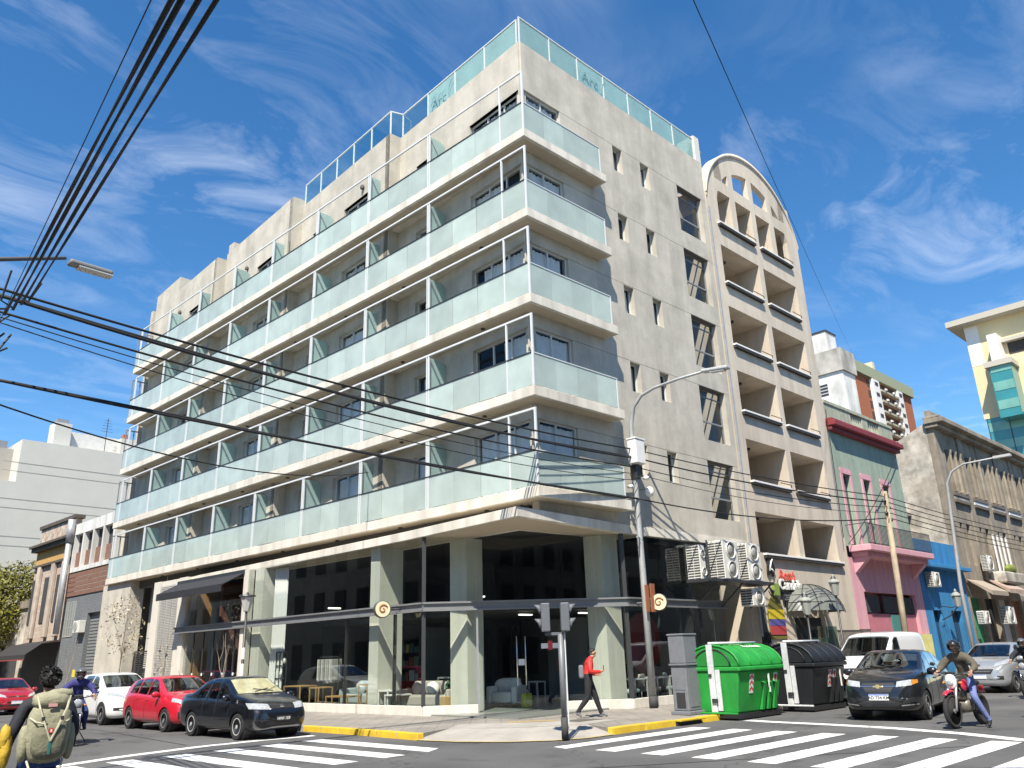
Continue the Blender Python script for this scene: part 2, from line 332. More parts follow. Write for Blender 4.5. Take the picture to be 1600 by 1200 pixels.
# crossing stripes and stop lines: thin sheets of paint, each a piece of the road
def sheet(name, poly, mat, z, parent=None):
    return MB().add([(p[0],p[1],z) for p in poly], [tuple(range(len(poly)))]).build(name, mat, parent)
for k in range(8):                                # crossing of the right-hand street, stripes run along it
    y0 = -3.42-1.075*k; s0, s1 = -3.55, 1.25
    q = [rw(s0,y0-0.50-0.16), rw(s1,y0-0.50-0.16), rw(s1,y0-0.16), rw(s0,y0-0.16)]
    if k == 0: q[0] = rw(s0-.1, y0-.58); 
    sheet('crossing_stripe', q, RPAINT, RZ+0.004, road)
for k in range(7):                                # crossing of the left-hand street
    x0 = -5.0-1.09*k
    sheet('crossing_stripe', [(x0-0.52,-1.75),(x0,-1.75+(0.3 if k==0 else 0)),(x0,2.75),(x0-0.52,2.75)], RPAINT, RZ+0.004, road)
def strip(name, pts, w, mat, z, parent):
    L = []; Rr = []
    for i, p in enumerate(pts):
        p = Vector((p[0],p[1],0)); a = Vector((*pts[max(i-1,0)],0)); b = Vector((*pts[min(i+1,len(pts)-1)],0)); t = (b-a).normalized(); n = Vector((-t.y,t.x,0))
        L.append(p+n*w/2); Rr.append(p-n*w/2)
    m = MB()
    for i in range(len(pts)-1): m.add([(v.x,v.y,z) for v in (Rr[i],Rr[i+1],L[i+1],L[i])], [(0,1,2,3)])
    return m.build(name, mat, parent)
strip('stop_line', [(3.25,-3.9),(3.05,-4.6),(2.85,-6.2),(2.5,-7.8),(1.9,-9.3),(1.1,-10.6)], 0.36, RPAINT, RZ+0.004, road)
strip('stop_line', [(-10.75,3.0),(-9.3,3.55),(-7.4,3.95),(-5.9,3.95),(-4.55,3.75)], 0.32, RPAINT, RZ+0.004, road)
for q, w in (([(-9.5,40),(-7.0,22),(-6.6,12),(-7.4,4.6)], 0.05), ([(-12,-3),(-6,-5.8),(2,-11.6),(16,-12)], 0.05), ([(-8,30),(-8.2,14),(-9.2,7)], 0.035)):
    strip('tar_seam', q, w, pmat('tar', (0.02,0.02,0.02), 0.5), RZ+0.003, road)
# hotel pavement with rounded corner; flush ramp at the corner, kerb stones either side
def arc(c, r, a0, a1, n): return [(c[0]+r*math.cos(R_(a0+(a1-a0)*i/n)), c[1]+r*math.sin(R_(a0+(a1-a0)*i/n))) for i in range(n+1)]
KX = -3.95
def ky(s): return rw(s, -3.05)                    # kerb line of the right-hand street
RAMP_O = [(-4.12,0.3),(-3.95,-0.9),(-3.5,-1.9),(-2.85,-2.6),(-2.1,-2.95),(-1.2,-3.0)]; RAMP_I = [(-2.7,0.75),(-2.45,0.0),(-2.1,-0.6),(-1.65,-1.05),(-1.15,-1.4),(-0.55,-1.75)]
cornr = [(KX, 62.0), (KX, 3.0)]+[(-4.05,1.4),(-4.12,0.3)]+RAMP_I+[(-1.2,-3.0),(-0.2,-3.02)]
right_kerb = [tuple(ky(s)[:2]) for s in (1.5, 5, 12, 30, 60, 110)]
outer = cornr+right_kerb
pv = MB()
poly = outer+[tuple(rw(110,0.62)[:2]), tuple(rw(4.6,0.62)[:2]), (0.0,5.0), (0.3,62.0)]
n = len(poly); pv.add([(x,y,0.0) for x,y in poly]+[(x,y,RZ-0.05) for x,y in poly], [tuple(range(n))]+[(i,(i+1)%n,n+(i+1)%n,n+i) for i in range(n)])
pave = tag(pv.build('pavement', PAVE), 'beige ribbed tile pavement round the hotel corner', None, kind='structure')
# concrete ramp skin at the corner
m = MB(); m.grid([[(*o,RZ+.012) for o in RAMP_O],[(*i,0.0) for i in RAMP_I]], 2, 6); m.build('ramp_slab', PAVE2, pave)
sheet('ramp_apron', RAMP_I+[(0.9,-1.6),(-0.3,-0.4),(-1.9,1.3)], PAVE2, 0.004, pave)
strip('faded_edge_line', [(p[0]-.02,p[1]-.03) for p in RAMP_O], .11, pmat('kerb_faded', (0.46,0.36,0.14), 0.85, var=0.2, vscale=6), RZ+0.016, pave) if 'strip' in globals() else None
sheet('tactile_mat', [(-1.05,0.42),(-0.1,-0.42),(0.15,-0.12),(-0.8,0.72)], pmat('tactile', (0.36,0.26,0.12), 0.9, var=0.1), 0.006, pave)
for q in ((4.2,-2.3),(0.3,-0.9)):
    m = MB(Matrix.Translation((q[0],q[1],0))@Matrix.Rotation(TH,4,'Z')); m.box(-.45,.45,-.3,.3,0.001,0.006); m.build('cover_plate', pmat('cover_iron', (0.10,0.09,0.08), 0.8, var=0.2), pave)
def kerb_run(pts, step, mat, ztop=0.012, wid=0.17, gap=0.012):
    P = [Vector((p[0],p[1],0)) for p in pts]; acc = [0]
    for a, b in zip(P, P[1:]): acc.append(acc[-1]+(b-a).length)
    def at(d):
        for i in range(len(P)-1):
            if d <= acc[i+1]+1e-9: return P[i].lerp(P[i+1], (d-acc[i])/max(1e-9, acc[i+1]-acc[i]))
        return P[-1]
    n = max(1, int(acc[-1]/step)); out_ = []
    for k in range(n):
        a = at(acc[-1]*k/n+gap/2); b = at(acc[-1]*(k+1)/n-gap/2); t = (b-a).normalized(); nn = Vector((t.y,-t.x,0))  # towards the road when walking with the pavement on the left
        j = random.uniform(-.008,.008); z1 = ztop+random.uniform(-.006,.006)
        o0, o1 = nn*(0.02+j), nn*(-wid)
        m = MB().add([a+o0+Vector((0,0,RZ-.05)), b+o0+Vector((0,0,RZ-.05)), b+o1+Vector((0,0,RZ-.05)), a+o1+Vector((0,0,RZ-.05)),
                      a+o0*.2+Vector((0,0,z1)), b+o0*.2+Vector((0,0,z1)), b+o1+Vector((0,0,z1)), a+o1+Vector((0,0,z1))],
                     [(3,2,1,0),(4,5,6,7),(0,1,5,4),(1,2,6,5),(2,3,7,6),(3,0,4,7)])
        out_.append(m.build('kerb_stone', mat, pave, bevel=0.018))
    return out_
for q, r_ in (((-8.2,8.8),.34),((6.6,-9.6),.34)):
    MB().lathe([(r_,RZ+.001),(r_,RZ+.006),(r_-.05,RZ+.007),(r_-.06,RZ+.004),(0,RZ+.005)], 24, Matrix.Translation((q[0],q[1],0))).build('manhole_cover', pmat('manhole_iron',(0.06,0.055,0.05),.6,metal=.4,var=.3,vscale=10), road)
kerb_run([(KX,34),(KX,5.2)], 1.6, KERBG)
kerb_run([(KX,5.2),(KX,3.0),(-4.05,1.4),(-4.12,0.25)], 0.72, KERBY)
kerb_run([(-1.2,-3.0),(-0.2,-3.02),tuple(ky(1.3)[:2])], 0.85, KERBY)
kerb_run([tuple(ky(2.35)[:2]),tuple(ky(4.0)[:2])], 0.8, KERBY)
part('kerb_lintel', KERBY, pave, (1.3,2.35,-3.22,-3.03,-0.03,0.014), M=MR, bevel=0.01)
part('storm_drain_mouth', BLACK, pave, (1.32,2.33,-3.10,-3.04,RZ-.04,-0.031), M=MR)
kerb_run([tuple(ky(4.0)[:2]),tuple(ky(60)[:2])], 2.0, KERBG)
# pavements on the other corners, behind and beside the camera
for nm, poly, lb in (('pavement', [(-80,-13.0),(-20,-13.0),(-15.2,-13.6),(-13.6,-16.0),(-13.3,-80),(-80,-80)], 'pavement of the corner where the photographer stands'),
                 ('pavement', [(-80,-2.0),(-80,60),(-13.2,60),(-13.2,1.5),(-14.4,-1.0),(-17,-2.0)], 'pavement across the left-hand street'),
                 ('pavement', [(-1.2,-80),(-1.2,-15.5),(0.2,-13.6),(2.5,-12.8),(110,-17.9),(110,-80)], 'pavement across the right-hand street')):
    tag(MB().prism(poly, RZ-0.05, 0.0).build(nm, PAVE2), lb, None, kind='structure')

# ------------------------------------------------------------------ hotel
HOTEL = thing('hotel_building', 'large beige corner hotel with five rows of frosted glass balconies', 'hotel', (0,0,0))
Z0, FH, ST = 6.15, 3.0, 0.31
ZS = [Z0+FH*i for i in range(5)]; ZPAR = 22.41; WR = 0.57
HEAD = 2.22
YEND = 31.3
def saw(k): return 0.56, 1.08                      # x at the start and end of one saw-tooth of the left facade
TEETH = [(0.62,7.95),(7.95,15.40),(15.40,22.90),(22.90,YEND+0.5)]
def seg_M(k):
    y0, y1 = TEETH[k]; a, b = saw(k); L = math.hypot(b-a, y1-y0)
    ux = Vector((b-a, y1-y0, 0))/L; nx = Vector((ux.y, -ux.x, 0))   # nx points into the building (+x)
    return Matrix(((ux.x,nx.x,0,a),(ux.y,nx.y,0,y0),(0,0,1,0),(0,0,0,1))), L
BAYS = [0.62, 4.8, 8.5, 12.25, 15.95, 19.6, 23.3, 26.95]
wins = {0: [], 1: [], 2: [], 3: []}                # windows on each tooth in local run coordinates
for j, b in enumerate(BAYS):
    k = j//2; y0 = TEETH[k][0]
    if j == 0: wins[k].append((0.06, 2.75))
    elif j % 2 == 0: wins[k].append((b-y0+0.25, b-y0+2.95))
    else: wins[k].append((b-y0+0.22, b-y0+1.95))
def window_unit(parent, M, x0, x1, z0, z1, n_sash=2, depth=0.12, curtain=0.0, frm=WHITEMETAL, glass=WING, name='window', fw=0.038):
    m = MB(M)
    m.box(x0,x1,depth,depth+.06,z1-fw,z1); m.box(x0,x1,depth,depth+.06,z0,z0+fw)
    xs = [x0+(x1-x0)*i/n_sash for i in range(n_sash+1)]
    for i, x in enumerate(xs):
        a = x if i == 0 else (x-fw if i == n_sash else x-fw/2)
        m.box(a, a+fw, depth-(0.012 if 0 < i < n_sash else 0), depth+.06, z0+fw, z1-fw)
    o = m.build(name, frm, parent)
    for i in range(n_sash):
        a = xs[i]+(fw if i == 0 else fw/2); b = xs[i+1]-(fw if i == n_sash-1 else fw/2)
        MB(M).add([(a,depth+.03,z0+fw),(b,depth+.03,z0+fw),(b,depth+.03,z1-fw),(a,depth+.03,z1-fw)], [(0,1,2,3)]).build('pane', glass, o)
    if curtain > 0:
        span = (x1-x0)*curtain; rows = []
        c0 = x0+0.03 if random.random() < .5 else x1-0.03-span
        N = max(8, int(span/0.05))
        for zz in (z0+fw, z1-0.08): rows.append([(c0+span*i/N, depth+.15+0.03*math.sin(i*1.9+zz)+0.02*math.sin(i*.7), zz) for i in range(N+1)])
        MB(M).grid(rows, 2, N+1).build('curtain', CURTAIN, o, True)
    return o
# left wall, one mesh per saw-tooth (all floors), windows fitted into its openings
for k in range(4):
    M, L = seg_M(k); m = MB(M); top = ZPAR+(0.0 if k < 2 else (0.35 if k == 2 else 0.1)); th = 0.3
    if k == 3: top -= 0.1
    m.box(0,L,0,th,ZS[4]+HEAD,top)
    edges = [0]+[e for w in wins[k] for e in w]+[L]
    for i in range(0, len(edges), 2): m.box(edges[i],edges[i+1],0,th,5.84,ZS[4]+HEAD)
    for f in range(5):
        for a, b in wins[k]: m.box(a,b,0,th,ZS[f]+HEAD,(ZS[f+1]-ST) if f < 4 else ZS[4]+HEAD+.01)
    if k > 0:                                      # the return face that closes the step of the saw-tooth
        m.box(-0.02,0.3,0.0,0.8,5.84,top-0.003)
    m.build('wall', STUCCO, HOTEL)
    for f in range(5):
        for w_i, (a, b) in enumerate(wins[k]):
            window_unit(HOTEL, M, a, b, ZS[f]+.02, ZS[f]+HEAD, 3 if b-a > 2.3 else 2, 0.14, random.choice((0.5,0.75,1.0,0.85)))
# tall end block of the parapet
MB().prism([(0.865,28.2),(1.9,28.2),(1.9,31.8),(1.082,31.8)],ZPAR-.4,23.3).build('parapet_block', STUCCO, HOTEL); part('parapet_block', STUCCO, HOTEL, (1.12,1.5,22.3,22.85,ZPAR+.3,ZPAR+.9))
part('end_wall', STUCCO, HOTEL, (0.9,12.0,YEND+.45,YEND+.75,0.0,22.3), (0.2,0.9,28.35,YEND+.7,0.02,5.83))
# right wall in bands between the dark joints
SCOL = [(0.66,2.50,'c'),(5.49,6.07,'s'),(7.22,7.80,'s'),(9.76,11.58,'b')]
def opening(kind, f):
    z = ZS[f]
    if kind == 'c': return (z+.02, z+HEAD)
    if kind == 's': return (z+1.08, z+HEAD-.03)
    return (z+.04, z+HEAD)
bands = [(5.50, ZS[0]+HEAD)]+[(ZS[f]+HEAD, ZS[f+1]+HEAD) for f in range(4)]+[(ZS[4]+HEAD, ZPAR)]
SEND = 11.94
for bi, (za, zb) in enumerate(bands):
    for s0, s1 in ((0.60,4.02),(4.02,8.30),(8.30,SEND)):
        m = MB(MR); ga = 0.008; w0, w1 = WR, WR+0.28
        a_, b_ = za+(ga if bi else 0), zb-(ga if bi < len(bands)-1 else 0)
        A, B = s0+(0.004 if s0 > 1 else 0), s1-(0.004 if s1 < SEND else 0)
        ops = []
        if bi < 5:
            for x0, x1, kd in SCOL:
                if x0 >= s0-.01 and x1 <= s1+.01: ops.append((x0,x1,*opening(kd, bi)))
        cur = A
        for x0, x1, o0, o1 in ops:
            if x0 > cur: m.box(cur,x0,w0,w1,a_,b_)
            if o0 > a_: m.box(x0,x1,w0,w1,a_,o0)
            if o1 < b_-.002: m.box(x0,x1,w0,w1,o1,b_)
            cur = x1
        m.box(cur,B,w0,w1,a_,b_)
        m.build('wall_panel', STUCCO, HOTEL)
jb = MB(MR)
for za, zb in bands[1:]: jb.box(2.6,SEND-.02,WR+.03,WR+.2,za-.02,za+.02)
jb.build('joint_backing', JOINT, HOTEL)
for f in range(5):
    window_unit(HOTEL, MR@Matrix.Translation((0,WR,0)), 0.66, 2.50, ZS[f]+.02, ZS[f]+HEAD, 2, 0.10, random.choice((0.9,1.0)))
    for x0, x1, kd in SCOL[1:3]:
        z0, z1 = opening('s', f); window_unit(HOTEL, MR@Matrix.Translation((0,WR,0)), x0, x1, z0, z1, 1, 0.20, 0.8, WHITEMETAL, WING, 'small_window', 0.035)
    z0, z1 = opening('b', f); o = window_unit(HOTEL, MR@Matrix.Translation((0,WR,0)), 9.76, 11.58, z0, z1, 1, 0.22, 0.0, GREYMETAL, WING, 'tall_window', 0.05)
    part('transom', GREYMETAL, o, (9.8,11.54,.22,.27,z0+.80,z0+.86), M=MR@Matrix.Translation((0,WR,0))); part('transom', GREYMETAL, o, (9.8,11.54,.222,.268,z1-.35,z1-.31), M=MR@Matrix.Translation((0,WR,0)))
# slabs, floors, roof
SR = 4.22
for f in range(5):
    z = ZS[f]; c = rw(SR,0); d2 = rw(SR,WR+.02)
    o = MB().prism([(0,YEND),(0,0),(c.x,c.y),(d2.x,d2.y),(0.75,WR+.02),(1.3,1.2),(1.3,YEND)], z-ST, z).build('balcony_slab', SLAB, HOTEL, bevel=0.012)
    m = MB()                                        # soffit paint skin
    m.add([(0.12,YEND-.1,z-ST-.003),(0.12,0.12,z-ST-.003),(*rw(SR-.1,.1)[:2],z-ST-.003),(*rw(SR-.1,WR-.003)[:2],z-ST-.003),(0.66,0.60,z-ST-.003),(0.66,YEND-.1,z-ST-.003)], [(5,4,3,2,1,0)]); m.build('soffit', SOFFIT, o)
    for y in BAYS:                                  # small round soffit lights
        MB().lathe([(0.07,z-ST-.05),(0.075,z-ST-.006)], 12, Matrix.Translation((0.42,y+1.9,0))).build('soffit_lamp', DARKMETAL, o)
    # glass balustrade, left run
    posts = [0.03, 1.10, 4.80, 8.50, 12.25, 15.95, 19.60, 23.30, 26.95, 30.65]
    PH = 2.26
    for i, y in enumerate(posts):
        part('post', WHITEMETAL, o, (0.015,0.065,y-.028,y+.028,z,z+PH))
        if i > 1: part('post', WHITEMETAL, o, (0.015,0.065,y+.075,y+.12,z,z+PH))
    part('top_rail', WHITEMETAL, o, (0.012,0.068,0.0,30.7,z+PH,z+PH+.06))
    part('hand_rail', DARKMETAL if f >= 0 else WHITEMETAL, o, (0.008,0.072,0.06,YEND-.05,z+1.03,z+1.065))
    ends = posts+[YEND-.06]
    for i in range(len(ends)-1):
        a, b = ends[i]+.03, ends[i+1]-.03; n = max(1, round((b-a)/1.25))
        for q in range(n):
            MB().box(0.028,0.042,a+(b-a)*q/n+.010,a+(b-a)*(q+1)/n-.010,z+.03,z+1.03).build('glass_panel', FROST, o)
    m = MB()                                        # far end of the balcony: posts and end glass
    for x in (0.03,0.45,0.85): m.box(x,x+.05,YEND-.07,YEND-.02,z,z+(PH if f < 4 else PH))
    m.box(0.03,0.9,YEND-.07,YEND-.02,z+PH,z+PH+.06); m.build('end_post', GREYMETAL, o)
    MB().box(0.08,0.85,YEND-.05,YEND-.036,z+.03,z+1.03).build('glass_panel', FROST, o)
    # right run
    part('post', WHITEMETAL, o, (0.0,0.05,0.012,0.06,z,z+PH), M=MR); part('post', WHITEMETAL, o, (3.93,3.975,0.015,0.06,z,z+1.03), M=MR)
    part('hand_rail', WHITEMETAL, o, (0.05,3.975,0.010,0.065,z+1.03,z+1.06), M=MR)
    for q in range(4): MB(MR).box(0.06+q*.968+.006,0.06+(q+1)*.968-.006,0.028,0.042,z+.03,z+1.03).build('glass_panel', FROST, o)
    MB(MR).box(3.945,3.957,0.06,WR-.02,z+.03,z+1.03).build('glass_panel', FROST, o)
    # glass dividers between balconies
    for y in posts[2:-1]:
        d = MB(); zt = z+PH
        d.add([(0.07,y+.05,z+.1),(0.98,y+.05,z+.1),(0.98,y+.05,zt-.18),(0.62,y+.05,zt-.02),(0.07,y+.05,zt-.02),
               (0.07,y+.064,z+.1),(0.98,y+.064,z+.1),(0.98,y+.064,zt-.18),(0.62,y+.064,zt-.02),(0.07,y+.064,zt-.02)],
              [(0,1,2,3,4),(9,8,7,6,5),(0,5,6,1),(1,6,7,2),(2,7,8,3),(3,8,9,4),(4,9,5,0)])
        dv = d.build('divider_glass', FROSTP, o)
        MB().tube([(0.07,y+.045,zt-.05),(0.98,y+.045,z+.9)], 0.016, 6).build('brace', WHITEMETAL, dv)
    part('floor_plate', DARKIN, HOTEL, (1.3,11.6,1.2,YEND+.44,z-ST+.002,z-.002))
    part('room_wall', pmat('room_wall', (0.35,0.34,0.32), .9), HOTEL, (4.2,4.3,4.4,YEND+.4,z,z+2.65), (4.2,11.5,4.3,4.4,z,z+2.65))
part('roof_slab', STUCCO, HOTEL, (1.2,11.6,1.0,YEND+.44,21.3,21.5))
# top-floor wall lamps
for y in (5.6, 9.9, 13.2, 20.0, 27.5):
    k = max(i for i in range(4) if TEETH[i][0] <= y); x = 0.56+0.52*(y-TEETH[k][0])/(TEETH[k][1]-TEETH[k][0])
    MB().lathe([(0.03,-.12),(0.09,-.10),(0.10,0.0),(0.04,.10),(0.0,.11)], 12, Matrix.Translation((x-.07,y,ZS[4]+2.62))).build('wall_lamp', pmat('lamp_bronze', (0.10,0.09,0.08), .6), HOTEL)
# roof terrace glass railing
def rail_run(P, Q, z0, h, npan, mat, parent, first=True, texts=()):
    P, Q = Vector((*P,0)), Vector((*Q,0)); t = (Q-P).normalized(); L = (Q-P).length; nrm = Vector((-t.y,t.x,0))
    Mx = Matrix(((t.x,nrm.x,0,P.x),(t.y,nrm.y,0,P.y),(0,0,1,0),(0,0,0,1)))
    for i in range(npan+1):
        x = L*i/npan; part('railing_post', WHITEMETAL, parent, (x-.025,x+.025,-.025,.025,z0,z0+h), M=Mx)
    part('railing_cap', WHITEMETAL, parent, (-.03,L+.03,-.03,.03,z0+h,z0+h+.045), M=Mx)
    for i in range(npan): MB(Mx).box(L*i/npan+.03,L*(i+1)/npan-.03,-.006,.006,z0+.02,z0+h-.01).build('glass_panel', mat[i % len(mat)] if isinstance(mat, list) else mat, parent)
    return Mx
part('wall', STUCCO, HOTEL, (0.60,11.9,WR+.28,WR+.32,21.2,22.38), M=MR)
rail = bpy.data.objects.new('roof_railing', None); COL.objects.link(rail); rail.parent = HOTEL; rail.location = (0,0,0)
Mx = rail_run(rw(0.66,WR+.1)[:2], rw(11.6,WR+.1)[:2], ZPAR, 1.16, 7, ROOFG, rail)
tx = pmat('sign_teal', (0.16,0.30,0.30), .6)
def arc_logo(origin, xdir, z):
    Fm = frame(origin, xdir); text('lettering', 'Arc', tx, rail, Fm, 0.66, 0.003)
    c = [Fm@Vector((0.95+0.62*math.cos(a)*.5, -0.42+0.75*math.sin(a), 0.0)) for a in np.linspace(R_(95),R_(170),9)]
    MB().tube(c, 0.012, 5).build('logo_swoosh', tx, rail)
arc_logo(rw(4.50,WR+.07,ZPAR+.50), ER, 0)
rail_run((0.72,0.80), (1.16,7.85), ZPAR, 1.16, 4, [ROOFG,ROOFG,ROOFG,CLEARG], rail)
rail_run((1.16,7.85), (0.66,8.05), ZPAR, 1.16, 1, CLEARG, rail)
rail_run((0.66,8.05), (1.16,15.3), ZPAR, 1.16, 5, CLEARG, rail)
arc_logo(Vector((0.90,5.3,ZPAR+.5)), (-0.06,-1,0), 0)
part('chimney_stack', pmat('stack_white',(0.66,0.64,0.58),.85,streak=.15), HOTEL, (11.62,12.02,WR+.02,WR+.9,21.9,23.75), (12.04,12.5,WR+.3,WR+.9,20.4,23.35), M=MR)
part('stack_cap', GREYMETAL, HOTEL, (12.0,12.56,WR+.25,WR+.95,23.35,23.42), M=MR)
# canopy over the ground floor
cr = rw(5.6,0.55)
o = MB().prism([(0.25,21.6),(0.10,15.8),(-0.34,5.6),(-0.80,0.10),(cr.x,cr.y),(5.6,1.4),(1.2,1.9),(1.2,21.6)], 5.20, 5.475).build('canopy', SLAB, HOTEL, bevel=.012)
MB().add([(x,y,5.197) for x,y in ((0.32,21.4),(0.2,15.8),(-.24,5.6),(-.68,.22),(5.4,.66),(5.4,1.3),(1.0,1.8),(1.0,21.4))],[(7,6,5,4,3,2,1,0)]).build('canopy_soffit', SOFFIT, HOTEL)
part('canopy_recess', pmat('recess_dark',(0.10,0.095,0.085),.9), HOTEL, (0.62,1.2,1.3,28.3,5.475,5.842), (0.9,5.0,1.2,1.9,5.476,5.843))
part('fascia', SLAB, HOTEL, (5.55,SEND,WR-.02,WR+.25,5.22,5.498), M=MR)

# ------------------------------------------------------------------ hotel ground floor
V1, V2 = Vector((-0.30,4.60,0)), Vector((*rw(4.36,0.62)[:2],0))
PL = 0.27; BZ0, BZ1 = 2.95, 3.22; GT = 5.2
PLINTH = pmat('plinth_stone', (0.60,0.565,0.50), .85, var=.08, streak=.1)
BEAM = pmat('beam_grey', (0.20,0.205,0.21), .5, metal=.2, var=.1)
GM = {}
def run_M(P, Q):
    t = (Q-P).normalized(); nrm = Vector((-t.y,t.x,0)); return Matrix(((t.x,nrm.x,0,P.x),(t.y,nrm.y,0,P.y),(0,0,1,0),(0,0,0,1))), (Q-P).length
# runs go with the inside on +y: left facade runs towards -Y, chamfer to +X-Y, right facade along ER
ML, LL = run_M(Vector((-0.30,15.45,0)), V1); MC, LC = run_M(V1, V2); MRT, LR = run_M(V2, rw(9.85,0.62))
def glass_run(M, edges, z0, z1, skip=()):
    for i in range(len(edges)-1):
        if i in skip: continue
        MB(M).box(edges[i]+.008,edges[i+1]-.008,.02,.032,z0+.01,z1-.01).build('glass_pane', SHOPG, HOTEL)
eL = [LL*i/8 for i in range(9)]
glass_run(ML, eL, PL, BZ0); glass_run(ML, eL, BZ1, GT)
dl, dr = 1.62, 4.25                                # door opening along the chamfer
eC = [0, .82, dl, 2.9, dr, 5.3, LC]
glass_run(MC, eC, BZ1, GT); glass_run(MC, [0,.82,dl], PL, BZ0); glass_run(MC, [dr,5.3,LC], PL, BZ0)
eR = [LR*i/4 for i in range(5)]
glass_run(MRT, eR, PL, BZ0); glass_run(MRT, eR, BZ1, GT)
for M, a, b in ((ML,0,LL),(MC,0,dl),(MC,dr,LC),(MRT,0,LR+1.8)):
    part('plinth', PLINTH, HOTEL, (a,b,-.04,.14,0.0,PL), M=M, bevel=.008)
for M, a, b in ((ML,-6.0,LL+.05),(MC,-.02,LC+.02),(MRT,-.05,LR)):
    m = MB(M); m.box(a,b,-.16,-.02,BZ0,BZ0+.05); m.box(a,b,-.16,-.02,BZ1-.05,BZ1); m.box(a+.01,b-.01,-.09,-.05,BZ0+.05,BZ1-.05); m.build('beam', BEAM, HOTEL)
m = MB(MC); m.box(-.06,.06,-.03,.12,PL,GT); m.build('mullion', DARKMETAL, HOTEL)
m = MB(MC); m.box(LC-.08,LC+.04,-.02,.2,PL,GT); m.build('mullion', DARKMETAL, HOTEL)
m = MB(MC); m.box(dl-.03,dl+.03,-.01,.06,0.0,BZ0); m.box(dr-.03,dr+.03,-.01,.06,0,BZ0); m.build('door_post', GREYMETAL, HOTEL)
for x in (LL*.62, LL*.86): part('mullion', DARKMETAL, HOTEL, (x-.03,x+.03,.06,.16,PL,BZ0), M=ML)
for x in (0.03, LR*.52, LR*.75): part('mullion', DARKMETAL, HOTEL, (x-.03,x+.03,.04,.14,PL,GT if x < .1 else BZ0), M=MRT)
# glass doors
mid = (dl+dr)/2
for a, b, h in ((dl+.05,mid-.012,mid-.13),(mid+.012,dr-.05,mid+.13)):
    d = MB(MC).box(a,b,.03,.042,.03,BZ0-.03).build('glass_door', SHOPG, HOTEL)
    m = MB(MC); m.tube([(h,-.05,.75),(h,-.05,2.15)], .018, 8); m.tube([(h,-.05,.85),(h,.03,.85)], .012, 6); m.tube([(h,-.05,2.05),(h,.03,2.05)], .012, 6); m.build('door_handle', pmat('steel_handle',(0.7,0.68,0.64),.25,metal=.9), d, True)
part('door_notice', WHITE, HOTEL, (mid-.09,mid+.11,.018,.026,1.32,1.5), M=MC)
part('door_notice', WHITE, HOTEL, (mid+.62,mid+1.2,.018,.026,1.78,1.93), M=MC)
part('door_notice', pmat('notice_red',(0.6,0.06,0.05),.6), HOTEL, (mid+.83,mid+.97,.01,.017,1.74,2.0), M=MC)
part('threshold', PLINTH, HOTEL, (dl,dr,-.05,.5,0.0,0.03), M=MC)
# fins / columns inside the glass
part('column', COLUMN, HOTEL, (0.02,1.0,7.25,7.75,PL,GT)); part('column', COLUMN, HOTEL, (0.0,1.0,14.75,15.4,PL-.2,GT))
part('column', COLUMN, HOTEL, (0.92,1.62,3.98,4.75,.05,GT)); part('column', COLUMN, HOTEL, (4.02,4.85,0.98,1.7,.05,GT))
part('shop_floor', pmat('shop_floor',(0.20,0.21,0.19),.3,var=.1), HOTEL, (-0.15,11.0,0.9,15.4,0.0,0.045))
fl = MB(); fl.prism([(-.26,5.0),(-.26,15.4),(5.5,15.4),(5.5,1.6),(3.2,1.6),(1.3,3.6)], .046, .06); fl.build('shop_floor', MATS['shop_floor'], HOTEL)
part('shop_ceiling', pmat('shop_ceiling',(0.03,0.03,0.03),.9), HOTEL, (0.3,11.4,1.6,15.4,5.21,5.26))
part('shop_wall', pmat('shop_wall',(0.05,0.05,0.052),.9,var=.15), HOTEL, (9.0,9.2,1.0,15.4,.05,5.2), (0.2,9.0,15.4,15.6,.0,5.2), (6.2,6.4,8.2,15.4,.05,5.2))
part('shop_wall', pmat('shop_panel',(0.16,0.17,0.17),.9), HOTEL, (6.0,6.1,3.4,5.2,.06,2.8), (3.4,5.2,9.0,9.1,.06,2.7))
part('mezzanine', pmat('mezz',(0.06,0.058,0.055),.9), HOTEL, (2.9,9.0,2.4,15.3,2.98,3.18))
for q in ((2.6,5.2),(3.6,4.0),(1.6,9.0),(1.5,12.0),(5.0,2.6)):
    part('ceiling_lamp', pmat('lamp_white',(0.8,0.8,0.78),.5,emit=((1,.95,.85),1.6)), HOTEL, (q[0]-.28,q[0]+.28,q[1]-.06,q[1]+.06,2.86,2.9) if q[0] > 2.8 else (q[0]-.25,q[0]+.25,q[1]-.06,q[1]+.06,3.5,3.55))
# white curtain behind the left glass
rows = []
for zz in (PL, 2.4, GT-.05): rows.append([(0.35+0.05*math.sin(i*2.1), 13.5+i*.045+ (0.12 if zz==PL else 0)*math.sin(i*.4), zz) for i in range(22)])
MB().grid(rows, 3, 22).build('shop_curtain', pmat('white_curtain',(0.8,0.8,0.78),.9), HOTEL, True)
